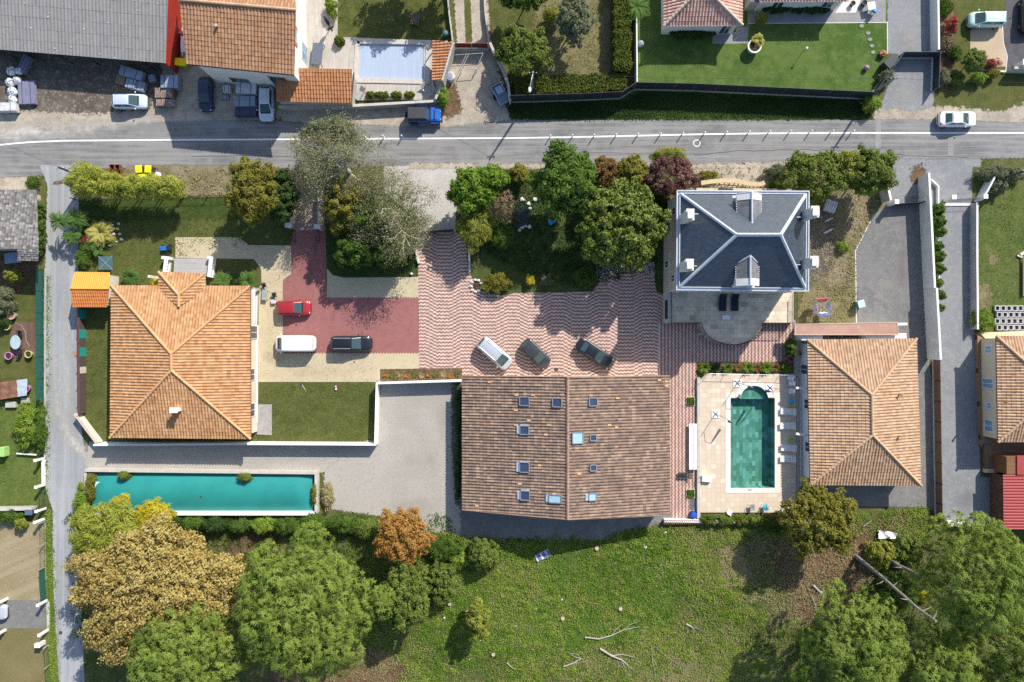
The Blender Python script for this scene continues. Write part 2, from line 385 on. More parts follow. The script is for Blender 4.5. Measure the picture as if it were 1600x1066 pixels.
# left gardens
sheet('lane_grass_strip', 7, [(73, 795), (80, 795), (85, 960), (92, 1066), (92, 1400), (76, 1400), (72, 960)], ground_mat('verge_green', (.085, .14, .022), (.12, .165, .03), (.15, .17, .05), .3, 1.2, 6, .05, k=1), .25)
sheet('neighbour_garden', 1, [(-200, 280), (72, 280), (70, 800), (-200, 800)], GRASS_O(), .3)
sheet('neighbour_green', 2, [(-200, 620), (66, 600), (68, 790), (-200, 790)], ground_mat('lawn_fresh', (.080, .125, .026), (.115, .150, .036), (.17, .165, .065), .3, 1.1, 6, .05, k=.9), 1.5)
sheet('neighbour_dirt', 3, [(-100, 270), (58, 275), (62, 300), (-100, 300)], SAND(), .9)
sheet('neighbour_soil', 3, [(-100, 420), (30, 400), (66, 405), (22, 470), (-100, 500)], BARK(), 1.2)
sheet('dry_garden', 2, [(-200, 815), (72, 815), (74, 942), (-200, 942)], ground_mat('straw_grass', (.27, .22, .125), (.33, .27, .165), (.19, .165, .085), .3, 1.3, 5, .04, k=.9, streak=(.4, 1.2, .5, (.38, .32, .22))), .3)
sheet('neighbour_concrete_drive', 4, [(-200, 938), (74, 938), (76, 982), (-200, 982)], GRAVD(), .1)
sheet('dry_garden', 3, [(-200, 980), (76, 980), (78, 1400), (-200, 1400)], ground_mat('brown_grass', (.17, .145, .062), (.21, .175, .085), (.13, .125, .05), .3, 1.3, 6, .04, k=.9), .3)
# orange house plot
sheet('front_lawn', 2, [(122, 311), (464, 306), (464, 455), (400, 460), (170, 460), (122, 470)], GRASS_O(), .2)
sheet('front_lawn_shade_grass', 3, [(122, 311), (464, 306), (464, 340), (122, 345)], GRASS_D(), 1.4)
sheet('side_lawn', 2, [(124, 470), (178, 470), (182, 690), (158, 690), (126, 642)], GRASS_O(), .1)
sheet('back_lawn', 2, [(400, 594), (588, 594), (588, 692), (400, 692)], GRASS_O(), .1)
sheet('tree_bed', 3, [(508, 290), (652, 290), (656, 424), (650, 432), (537, 434), (520, 430), (511, 420)], GRASS_D(), .15)
sheet('leafy_drive', 3, [(462, 262), (505, 262), (508, 362), (460, 362)], ground_mat('pink_drive', (.36, .25, .22), (.42, .33, .27), (.30, .24, .15), .4, 1.6, 5, .02, k=1), .4)
sheet('concrete_apron', 4, [(600, 256), (715, 258), (712, 362), (652, 366), (640, 330), (600, 300)], CONC(), .5)
PAVY = tile_mat('cream_pavers', .22, .11, [(.50, .42, .27), (.58, .49, .33), (.54, .46, .31)], (.36, .30, .20), .018, stain=.22)
PAVR = tile_mat('red_pavers', .22, .11, [(.29, .12, .113), (.345, .15, .138), (.315, .13, .12)], (.20, .08, .075), .018, stain=.32)
cream = [(274, 371), (372, 371), (389, 383), (455, 384), (455, 428), (442, 438), (442, 551), (655, 551), (655, 577), (594, 577), (594, 597), (404, 597), (404, 450), (409, 445), (408, 420), (397, 405), (274, 403)]
sheet('cream_paving', 6, cream, PAVY, 0)
sheet('cream_paving', 6, [(511, 420), (520, 430), (537, 434), (654, 433), (654, 466), (511, 466)], PAVY, 0)
def toothed(a, b, n, d):
    """edge with the little teeth of interlocking pavers"""
    o = []
    for i in range(n):
        t = i / n; t2 = (i + .5) / n
        o += [(a[0] + (b[0] - a[0]) * t, a[1] + d), (a[0] + (b[0] - a[0]) * t2, a[1] - d)]
    return o
red = [(459, 360), (509, 360), (510, 421)] + toothed((511, 465), (653, 465), 34, 1.1) + [(653, 465), (655, 552)] + toothed((655, 552), (442, 552), 48, 1.1) + [(442, 552), (442, 438), (455, 428), (455, 384)]
sheet('red_paving', 7, red, PAVR, 0)
# patterned courtyard
zl, zd = (.60, .455, .375), (.265, .145, .13)
sheet('zigzag_courtyard', 8, [(653, 364), (710, 360), (728, 378), (733, 425), (748, 455), (790, 462), (805, 458), (925, 456), (936, 442), (944, 428), (975, 422), (1000, 424), (1022, 432), (1026, 456), (1036, 460), (1036, 505), (1031, 506), (1031, 592), (720, 592), (720, 578), (655, 578)], zigzag_mat('zigzag_pavers', False, zl, zd), 0)
sheet('zigzag_path', 9, [(1031, 500), (1243, 500), (1243, 586), (1089, 584), (1089, 812), (1040, 812), (1040, 592), (1031, 590)], zigzag_mat('zigzag_pavers_turned', True, (.54, .39, .32), zd), 0)
sheet('paver_seam', 10, [(1029.3, 505), (1030.7, 505), (1030.7, 590), (1029.3, 590)], plain('kerb_white', (.6, .58, .55)), 0)
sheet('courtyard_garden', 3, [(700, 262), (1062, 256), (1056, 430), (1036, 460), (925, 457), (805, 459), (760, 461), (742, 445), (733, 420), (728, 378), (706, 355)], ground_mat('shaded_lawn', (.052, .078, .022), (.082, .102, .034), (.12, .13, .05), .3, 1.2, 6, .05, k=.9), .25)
sheet('cobbled_corner', 10, [(931, 409), (1023, 409), (1023, 432), (1000, 424), (975, 422), (944, 428), (936, 440), (931, 430)], tile_mat('cobbles', .3, .24, [(.42, .40, .38), (.56, .53, .50), (.34, .32, .30)], (.22, .2, .18), .04), 0)
sheet('street_bank', 2, [(1080, 258), (1260, 254), (1262, 300), (1080, 300)], SAND(), .6)
# right side
sheet('dry_side_yard', 2, [(1236, 256), (1402, 256), (1388, 322), (1340, 388), (1340, 508), (1240, 508), (1262, 440), (1262, 300)], GRASS_Y(), .4)
sheet('side_yard_dirt', 3, [(1300, 300), (1350, 290), (1362, 320), (1330, 385), (1320, 460), (1290, 440), (1300, 360)], VERGE(), 1.6)
sheet('side_yard_dark', 3, [(1262, 320), (1300, 330), (1300, 420), (1262, 450)], DIRT_SHADE(), 1.4)
sheet('entrance_gravel', 4, [(1392, 246), (1534, 246), (1522, 322), (1388, 322)], GRAVB(), .5)
sheet('entrance_leaves', 5, [(1424, 262), (1440, 256), (1448, 276), (1436, 290), (1422, 282)], BARK(), 1.0)
sheet('grey_driveway', 5, [(1388, 318), (1440, 318), (1452, 560), (1472, 800), (1420, 792), (1242, 790), (1242, 524), (1338, 520), (1338, 500), (1336, 392), (1364, 336)], GRAVD(), .12)
sheet('driveway_kerb', 6, [(1364.5, 335), (1366, 335.5), (1337.4, 392.5), (1338.8, 508), (1337.2, 508), (1335.8, 392)], plain('kerb_white', (.6, .58, .55)), 0)
sheet('long_driveway', 5, [(1464, 320), (1522, 320), (1522, 520), (1532, 745), (1570, 745), (1572, 820), (1468, 818), (1462, 560)], GRAVB(), .12)
sheet('right_lawn', 4, [(1519, 262), (1800, 250), (1800, 530), (1519, 530)], ground_mat('lawn_rough', (.07, .108, .026), (.10, .13, .036), (.17, .16, .07), .25, .9, 5, .06, k=1), .25)
sheet('right_lawn_bare', 6, [(1525, 445), (1545, 442), (1552, 470), (1540, 492), (1524, 486)], GRASS_Y(), .9)
sheet('right_lawn_bare', 6, [(1543, 395), (1560, 395), (1562, 412), (1546, 414)], GRASS_Y(), .7)
sheet('barn_south_ground', 10, [(720, 790), (1050, 800), (1045, 815), (985, 828), (940, 845), (720, 840)], GRAVD(), .8)
# meadow patches
sheet('meadow_dirt', 1, [(1200, 850), (1330, 820), (1440, 800), (1440, 850), (1420, 920), (1330, 1000), (1240, 1010), (1240, 930)], BARK(), 2.6)
sheet('meadow_dirt', 2, [(480, 960), (560, 990), (640, 1040), (600, 1100), (420, 1100), (430, 1000)], BARK(), 2.2)
sheet('meadow_dirt', 3, [(360, 840), (430, 835), (440, 880), (390, 900), (350, 880)], BARK(), 1.6)
sheet('meadow_dry_patch', 4, [(930, 1010), (1180, 1000), (1240, 1066), (1240, 1150), (820, 1150), (860, 1060)], GRASS_Y(), 3.0)
sheet('meadow_dry_patch', 5, [(1060, 830), (1150, 840), (1180, 900), (1120, 930), (1070, 880)], GRASS_Y(), 2.2)
sheet('meadow_dry_patch', 6, [(920, 870), (1010, 880), (990, 920), (930, 910)], GRASS_Y(), 2.0)
sheet('meadow_fresh_patch', 7, [(640, 900), (900, 840), (1080, 840), (1040, 1000), (820, 1040), (660, 1010)], ground_mat('meadow_fresh', (.060, .120, .016), (.085, .140, .024), (.115, .145, .035), .2, .8, 5, .08, k=1.3), 3.5)
# road line and fixtures in the road
cl = [(-500, 247), (0, 226.5), (45, 222.5), (95, 220.3), (180, 219.5), (260, 219), (600, 217), (800, 216), (900, 214.5), (1000, 212.2), (1100, 210), (1200, 208.6), (1350, 208), (1600, 208), (2100, 209)]
mb = MB(); P = [W2(*p) for p in cl]
for i in range(len(P) - 1):
    (ax, ay), (bx, by) = P[i], P[i + 1]; d = .095
    mb.poly([(ax, ay - d, .036), (bx, by - d, .036), (bx, by + d, .036), (ax, ay + d, .036)])
g = G('road_paint', .6, .3); nz = g.noise(5, 5, .7); g.base(g.mix(g.step(nz, .50, .72), (.82, .82, .82), (.36, .36, .36)))
tag(mb.build('road_line', g.mat), kind='structure')
for nm, px, py, r in (('manhole_surround', 1088.5, 224, 6),):
    x, y, _ = W(px, py); m = MB(); n = 28
    for i in range(n):
        a, b = 2 * math.pi * i / n, 2 * math.pi * (i + 1) / n; q = .30; r1 = .46
        m.poly([(x + q * math.cos(a), y + q * math.sin(a), .034), (x + r1 * math.cos(a), y + r1 * math.sin(a), .034), (x + r1 * math.cos(b), y + r1 * math.sin(b), .034), (x + q * math.cos(b), y + q * math.sin(b), .034)])
    tag(m.build('manhole_surround', plain('kerb_white', (.6, .58, .55))), kind='structure')
PATCHM = ground_mat('patched_asphalt', (.27, .262, .25), (.31, .30, .285), (.24, .23, .22), .3, 1.5, 9, .01, soft=False)
sheet('road_repair_strip', 8, [(1368, 187), (1376, 187), (1376, 232), (1367, 232)], PATCHM, 0)
sheet('road_repair_strip', 8, [(1480, 217), (1489.5, 217), (1489.5, 244), (1480, 244)], PATCHM, 0)
sheet('road_repair_strip', 8, [(747, 250), (765, 250), (765, 264), (747, 264)], PATCHM, 0)
CR = plain('crack_tar', (.06, .06, .062))
def crack(pts, wdt=.05, z=.033, seed=0):
    rg = random.Random(seed); m = MB(); P = []
    for i in range(len(pts) - 1):
        for k in range(8):
            t = k / 8; P.append((pts[i][0] + (pts[i + 1][0] - pts[i][0]) * t, pts[i][1] + (pts[i + 1][1] - pts[i][1]) * t + rg.uniform(-.7, .7)))
    P = [W2(*p) for p in P]
    for i in range(len(P) - 1):
        (ax, ay), (bx, by) = P[i], P[i + 1]
        m.poly([(ax, ay - wdt / 2, z), (bx, by - wdt / 2, z), (bx, by + wdt / 2, z), (ax, ay + wdt / 2, z)])
    tag(m.build('road_crack', CR), kind='structure')
crack([(1085, 243), (1150, 236), (1260, 234), (1330, 236)], .06, seed=1)
crack([(1376, 240), (1450, 245), (1520, 246)], .05, seed=2)
crack([(300, 245), (420, 243), (470, 246)], .04, seed=3)
crack([(905, 238), (1000, 240), (1070, 238)], .03, seed=4)
for px, py in ((92, 285),):
    sheet('drain_grate', 9, [(px - 8, py - 2), (px + 7, py - 2), (px + 7, py + 3), (px - 8, py + 3)], BARK(), .25)
sheet('drain_cover', 9, [(92.5, 986), (97.5, 986), (97.5, 991), (92.5, 991)], plain('iron', (.05, .05, .05)), 0)
sheet('drain_cover', 9, [(866, 575), (872, 575), (872, 580), (866, 580)], plain('iron', (.05, .05, .05)), 0, z=.041)

STAIN = lambda n, c, hi=1.5: ground_mat(n, c, tuple(x * .85 for x in c), tuple(x * 1.1 for x in c), .4, 1.5, 9, .01, k=1.3, ms=.7, lo=.2, hi=hi)
SD = STAIN('dirt_stain', (.15, .14, .13), 2.6); SL = STAIN('dust_stain', (.48, .45, .40), 2.2); SR = STAIN('brick_stain', (.13, .06, .055), 2.6)
def blotch(px, py, rx, ry, mt, a=0.0, lev=13):
    sheet('ground_stain', lev, [(px + rx * math.cos(t) * math.cos(a) - ry * math.sin(t) * math.sin(a), py + rx * math.cos(t) * math.sin(a) + ry * math.sin(t) * math.cos(a)) for t in [k * .5236 for k in range(12)]], mt, 1.1)
for q in ((660, 720, 30, 12, SL), (650, 790, 34, 12, SL), (690, 660, 10, 30, SL), (460, 716, 50, 8, SL), (1380, 450, 14, 26, SL), (1410, 420, 10, 30, SD), (1390, 560, 8, 20, SD), (1495, 420, 8, 40, SL), (1510, 780, 18, 18, SD), (1420, 60, 18, 24, SL), (1410, 150, 20, 16, SL),
          (350, 232, 60, 8, SD), (700, 236, 70, 7, SL), (990, 232, 80, 6, SD), (1250, 225, 50, 5, SL), (90, 245, 60, 10, SL), (1420, 235, 50, 6, SD), (740, 200, 50, 6, SD), (1100, 200, 60, 5, SL), (480, 420, 14, 30, SR), (500, 582, 50, 5, SD), (430, 560, 16, 10, SD), (1120, 790, 14, 6, SD)):
    blotch(*q[:4], q[4])
for k, (a, b) in enumerate((((735, 372), (762, 470)), ((742, 372), (771, 470)), ((500, 372), (520, 500)), ((490, 372), (508, 500)))):
    (ax, ay), (bx, by) = a, b; sheet('tyre_track', 13, [(ax - 2, ay), (ax + 2, ay), (bx + 2, by), (bx - 2, by)], SR, .5)
# ---------------------------------------------------------------- roofs
def V3(p): return Vector(p)
class TileRoof:
    """slopes of barrel tiles as real corrugation, one random tint per tile"""
    def __init__(s, tw=.34, course=.42, amp=.078, step=.022, seg=8, jit=.012):
        s.tw, s.course, s.amp, s.step_, s.seg, s.jit = tw, course, amp, step, seg, jit
        s.V = []; s.F = []; s.T = []; s.n = 0
    def slope(s, pts):
        P = [Vector(p) for p in pts]
        A, B = P[0], P[1]; u = (B - A).normalized(); C = max(P[2:], key=lambda p: (p - A).cross(u).length)
        v = (C - A) - u * (C - A).dot(u); v.normalize(); nrm = u.cross(v)
        if nrm.z < 0: nrm = -nrm
        Q = [((p - A).dot(u), (p - A).dot(v)) for p in P]
        u0, u1 = min(q[0] for q in Q), max(q[0] for q in Q); vmax = max(q[1] for q in Q); v0 = min(q[1] for q in Q)
        du = s.tw / s.seg
        us = np.concatenate([[u0], np.arange(math.ceil((u0 + 1e-4) / du), math.floor((u1 - 1e-4) / du) + 1) * du, [u1]])
        lo = np.full(len(us), 1e9); hi = np.full(len(us), -1e9)
        for i in range(len(Q)):
            (a, b), (c, d) = Q[i], Q[(i + 1) % len(Q)]
            if abs(c - a) < 1e-6:
                m = np.abs(us - a) < 1e-5
                for val in (b, d): lo[m] = np.minimum(lo[m], val); hi[m] = np.maximum(hi[m], val)
                continue
            t = (us - a) / (c - a); m = (t >= -1e-6) & (t <= 1 + 1e-6); val = b + (d - b) * t
            lo[m] = np.minimum(lo[m], val[m]); hi[m] = np.maximum(hi[m], val[m])
        k0 = int(math.floor(v0 / s.course)); nr = int(math.ceil(vmax / s.course)) - k0 + 1
        vs = np.repeat((np.arange(nr + 1) + k0) * s.course, 2)[1:-1]     # start and end of each course
        top = np.tile([0.0, 1.0], nr)
        rs = np.random.RandomState(int(abs(A.x * 13 + A.y * 7)) % 9999)
        ntc = int((u1 - u0) / s.tw) + 4
        jit = rs.uniform(-s.jit, s.jit, (ntc, nr)); tint = rs.uniform(0, 1, (ntc, nr))
        ci = np.clip(((us - u0) / s.tw).astype(int), 0, ntc - 1)
        cw = np.cos(2 * math.pi * us / s.tw); prof = s.amp * np.where(cw > 0, .5 + .5 * np.abs(cw) ** .5, .5 - .5 * np.abs(cw) ** .7)
        VV = np.clip(vs[None, :], lo[:, None], hi[:, None])
        rowi = np.arange(2 * nr) // 2
        hh = prof[:, None] + s.step_ * (1 - top)[None, :] + jit[ci][:, rowi]
        pos = np.array(A)[None, None, :] + us[:, None, None] * np.array(u) + VV[:, :, None] * np.array(v) + hh[:, :, None] * np.array(nrm)
        nu, nv = VV.shape; idx = np.arange(nu * nv).reshape(nu, nv) + s.n
        F = np.stack([idx[:-1, :-1], idx[1:, :-1], idx[1:, 1:], idx[:-1, 1:]], -1)
        ok = (np.abs(VV[:-1, 1:] - VV[:-1, :-1]) + np.abs(VV[1:, 1:] - VV[1:, :-1])) > 1e-4
        step_face = (np.arange(nv - 1) % 2 == 1)[None, :] & (VV[:-1, :-1] > lo[:-1, None] + 1e-4) & (VV[:-1, :-1] < hi[:-1, None] - 1e-4)
        keep = ok | step_face
        T = tint[ci[:-1]][:, np.minimum(rowi[:-1], nr - 1)]
        s.V.append(pos.reshape(-1, 3)); s.F.append(F[keep]); s.T.append(T[keep]); s.n += nu * nv
    def build(s, name, mat, parent):
        return mesh_obj(name, np.concatenate(s.V).astype(np.float32), np.concatenate(s.F), mat, parent, tint=np.concatenate(s.T))

def roof_mat(name, cols, stain=(.10, .07, .06), amt=.5, sc=.5, rough=.85):
    if name in _MC: return _MC[name]
    g = G(name, rough, .2)
    mc = [sum(c[i] for c in cols) / len(cols) for i in range(3)]; kq = .95 if 'old' in name else .66; cols = [tuple(c[i] * kq + mc[i] * (1 - kq) for i in range(3)) for c in cols]
    n = len(cols); col = g.ramp(g.attr('tint'), [(i / (n - 1), c) for i, c in enumerate(cols)])
    nz = g.noise(sc, 6, .7); fine = g.noise(6, 4, .7)
    f = g.m('MULTIPLY', g.step(g.m('ADD', g.m('MULTIPLY', nz, .6), g.m('MULTIPLY', fine, .4)), .46, .66), amt)
    col = g.mix(f, col, stain)
    k = g.m('ADD', .7, g.m('MULTIPLY', g.noise(16, 2, .7), .6)); col = g.mix(1, col, g.comb(k, k, k), 'MULTIPLY')
    g.base(col); _MC[name] = g.mat; return g.mat
ORANGE = roof_mat('orange_tiles', [(0.349, 0.149, 0.064), (0.458, 0.241, 0.110), (0.532, 0.324, 0.169), (0.416, 0.203, 0.088), (0.582, 0.381, 0.211), (0.483, 0.256, 0.118)], (.24, .12, .07), .32)
TANT = roof_mat('tan_tiles', [(0.339, 0.198, 0.119), (0.475, 0.306, 0.186), (0.543, 0.382, 0.247), (0.373, 0.240, 0.144), (0.560, 0.405, 0.281), (0.322, 0.166, 0.093)], (.24, .17, .12), .35)
BARNT = roof_mat('old_tiles', [(0.185, 0.129, 0.099), (0.238, 0.163, 0.126), (0.290, 0.202, 0.151), (0.163, 0.120, 0.097), (0.264, 0.176, 0.128), (0.370, 0.267, 0.193)], (.11, .088, .076), .7, .6)
REDT = roof_mat('red_tiles', [(.36, .145, .065), (.45, .21, .10), (.50, .26, .13), (.40, .17, .08)], (.20, .10, .06), .4)
HOUSET = roof_mat('brown_tiles', [(0.310, 0.152, 0.078), (0.404, 0.221, 0.121), (0.473, 0.287, 0.172), (0.353, 0.180, 0.098)], (.24, .14, .095), .5)
PINKT = roof_mat('pink_tiles', [(.45, .19, .135), (.62, .42, .34), (.52, .27, .20), (.72, .55, .47)], (.26, .14, .11), .35)
SHEDT = roof_mat('bright_orange_tiles', [(.55, .17, .045), (.62, .21, .06), (.58, .25, .09)], (.36, .15, .07), .3)
SHEDL = roof_mat('amber_tiles', [(.78, .33, .06), (.82, .37, .08)], (.6, .3, .08), .3)
CAPM = roof_mat('ridge_tiles', [(.52, .33, .20), (.62, .43, .28), (.56, .37, .23)], (.28, .19, .13), .4)
CAPO = roof_mat('ridge_tiles_orange', [(.56, .30, .14), (.66, .41, .22), (.60, .34, .17)], (.30, .16, .09), .35)
CAPB = roof_mat('ridge_tiles_old', [(.34, .22, .165), (.42, .28, .21), (.28, .18, .14)], (.12, .09, .08), .5)
WHITE = plain('white_render', (.78, .76, .72), .85, .2, var=.05, scale=.8)
CREAMW = plain('cream_render', (.68, .62, .50), .85, .2, var=.06, scale=.8)
GREYW = plain('grey_render', (.42, .41, .38), .9, .2, var=.14, scale=.9)
CONCW = plain('concrete_wall', (.50, .475, .42), .9, .2, var=.10, scale=1.2)
STONEW = plain('pale_stone_wall', (.50, .45, .38), .9, .2, var=.14, scale=2.0)
GLASSM = plain('window_glass', (.05, .07, .09), .08, .6, var=.1)
METALD = plain('dark_metal', (.03, .032, .036), .45, .4)
METALL = plain('light_metal', (.62, .62, .63), .4, .4, .5)
WOODD = plain('dark_wood', (.12, .07, .045), .8, .2, var=.25)
ZINC = plain('zinc', (.62, .66, .72), .35, .5, .25, var=.08)
WHITEP = plain('white_plastic', (.80, .80, .80), .45, .4, var=.03)

def caps(rf, segs, mat, r=.15):
    for a, b in segs:
        a, b = Vector(a), Vector(b); n = max(1, int((b - a).length / .42)); P = []; rr = []; mb = MB()
        for i in range(n): P += [a.lerp(b, i / n), a.lerp(b, (i + .97) / n)]; rr += [r * 1.1, r * .9]
        mb.tube(P, rr, 8); mb.t = [random.Random(i // 8 // 2 + n * 31).random() for i in range(len(mb.f))]
        mb.build('ridge_cap', mat, rf)
def gutter(parent, pts, mat, r=.07, closed=True):
    mb = MB(); P = [Vector(p) for p in pts]
    n = len(P) if closed else len(P) - 1
    for i in range(n):
        a, b = P[i], P[(i + 1) % len(P)]; d = (b - a).normalized()
        mb.tube([a + d * .02, b - d * .02], r, 6)
    return mb.build('gutter', mat, parent)
def inset_rect(P, d):
    """shrink a quad (world xy) by d"""
    P = [Vector(p[:2]) for p in P]; c = sum(P, Vector((0, 0))) / len(P); o = []
    n = len(P); a = sum(P[i].x * P[(i + 1) % n].y - P[(i + 1) % n].x * P[i].y for i in range(n)); s = 1 if a > 0 else -1
    for i in range(n):
        d1 = (P[i] - P[i - 1]).normalized(); d2 = (P[(i + 1) % n] - P[i]).normalized()
        n1 = Vector((-d1.y, d1.x)) * s; n2 = Vector((-d2.y, d2.x)) * s; m = (n1 + n2).normalized()
        o.append(P[i] + m * d / max(.3, m.dot(n1)))
    return [(p.x, p.y) for p in o]
def window(parent, a, b, t0, t1, z0, z1, frame=WHITEP, pane=GLASSM, name='window', shutter=None, out=1):
    """window on the wall running a->b (world xy); t0,t1 metres along; stands proud on the right-hand side of a->b times out"""
    a, b = Vector(a[:2]), Vector(b[:2]); d = (b - a).normalized(); nv = Vector((d.y, -d.x)) * out; ang = math.atan2(d.y, d.x)
    c = a + d * (t0 + t1) / 2 + nv * .02; wd, ht = t1 - t0, z1 - z0; zc = (z0 + z1) / 2
    f = MB()
    for off in (-wd / 2 + .04, wd / 2 - .04): f.box((c.x + d.x * off, c.y + d.y * off, zc), (.08, .1, ht), ang)
    for zz in (z0 + .04, z1 - .04): f.box((c.x, c.y, zz), (wd - .17, .1, .08), ang)
    f.box((c.x, c.y, zc), (.06, .09, ht - .17), ang)
    fo = f.build(name, frame, parent)
    p = MB(); p.box((c.x - nv.x * .0, c.y - nv.y * .0, zc), (wd - .165, .05, ht - .165), ang); p.build('pane', pane, fo)
    if shutter:
        for sgn in (-1, 1):
            q = MB(); cc = c + d * sgn * (wd / 2 + .24) + nv * .03; q.box((cc.x, cc.y, zc), (.44, .05, ht), ang)
            for k in range(6): q.box((cc.x + nv.x * .03, cc.y + nv.y * .03, z0 + ht * (k + .5) / 6), (.4, .03, .06), ang)
            q.build('shutter', shutter, fo)
    return fo
def hip_house(name, label, cat, eave, ridge, ze, zr, over, wall, tiles, capm, gut=None, wins=(), tw=.34, course=.42, vertical=True, dormer=None):
    E = [W(*p, ze) for p in eave]; Rg = [W(*p, zr) for p in ridge]
    cx = sum(p[0] for p in E) / 4; cy = sum(p[1] for p in E) / 4
    t = thing(name, label, cat, (cx, cy, 0))
    ft = inset_rect(E, over)
    mb = MB(); mb.ribbon(ft + [ft[0], ] if False else ft, .25, 0, ze - .03) if False else mb.prism(ft, -.05, ze - .04); mb.build('wall', wall, t)
    tr = TileRoof(tw, course); nw, ne, se, sw = E; a, b = Rg
    if vertical:
        tr.slope([nw, ne, a]); tr.slope([sw, nw, a, b]); tr.slope([ne, se, b, a]); tr.slope([se, sw, b]); hips = [(nw, a), (ne, a), (sw, b), (se, b), (a, b)]
    else:
        tr.slope([nw, ne, b, a]); tr.slope([sw, nw, a]); tr.slope([ne, se, b]); tr.slope([se, sw, a, b]); hips = [(nw, a), (sw, a), (ne, b), (se, b), (a, b)]
    if dormer: dormer(tr, hips)
    rf = tr.build('roof', tiles, t)
    lift = Vector((0, 0, .07))
    caps(rf, [(V3(p) + lift, V3(q) + lift) for p, q in hips], capm)
    sf = MB(); sf.poly([(x, y, ze - .06) for x, y, _ in E]); 
    sf.ribbon([E[0], E[1], E[2], E[3], E[0]], .04, ze - .14, ze - .02); sf.build('eave_board', WOODD if gut is None else gut, t)
    for (i, t0, t1, z0, z1, kw) in wins: window(t, ft[i], ft[(i + 1) % 4], t0, t1, z0, z1, **kw)
    return t, rf, E, ft

# ---- orange house
def _porch_roof(tr, hips):
    z = 3.2; A, B = W(248, 425, z), W(321, 427, z); C = W(279.5, 461, 4.0); X = W(279.5, 480, 4.03); VL, VR = W(247, 450, z), W(322, 450, z)
    tr.slope([A, B, C]); tr.slope([VL, A, C, X]); tr.slope([B, VR, X, C]); hips += [(A, C), (B, C), (C, X)]
oh, ohr, ohE, ohf = hip_house('bungalow', 'large bungalow with orange hipped tile roof and small porch gable beside the lane', 'house',
    [(174, 446), (391, 447), (392, 686), (172, 684)], [(268, 553), (268, 579)], 3.2, 5.3, .45, CREAMW, ORANGE, CAPO, dormer=_porch_roof,
    wins=[(1, 4, 5.6, .1, 2.2, dict(out=-1)), (1, 9, 10.4, .9, 2.2, dict(out=-1)), (1, 13, 14.6, .9, 2.2, dict(out=-1))])
mb = MB(); mb.prism([W2(252, 434, 0), W2(318, 435, 0), W2(318, 446, 0), W2(252, 446, 0)], 0, .3)
for px in (255, 316): mb.box(W(px, 436, 0)[:2] + (1.6,), (.3, .3, 3.1))
mb.build('porch_post', CREAMW, oh)
mb = MB(); c = W(276, 640, 4.6)
mb.box((c[0], c[1], 4.7), (.62, .4, 1.1)); mb.box((c[0], c[1], 5.3), (.9, .6, .12)); mb.build('chimney', WHITE, ohr)
# ---- tan house
th, thr, thE, thf = hip_house('pool_annex', 'low annex with hipped roof of tan barrel tiles east of the swimming pool', 'house',
    [(1261, 531), (1432, 529), (1439, 759), (1266, 758)], [(1362, 617), (1363, 680)], 3.0, 4.85, .5, WHITE, TANT, CAPM,
    wins=[(3, 3, 4.2, .8, 2.1, dict(out=-1)), (3, 8, 9.2, .8, 2.1, dict(out=-1)), (3, 12, 13.2, 0.1, 2.1, dict(out=-1))])
for (px, py) in ((1407, 617), (1406, 682)):
    c = W(px, py, 4.1); mb = MB(); mb.lathe((c[0], c[1], 3.5), [(.09, 0), (.09, .75), (.15, .76), (.15, .82)], 10); mb.build('vent_pipe', REDT, thr)
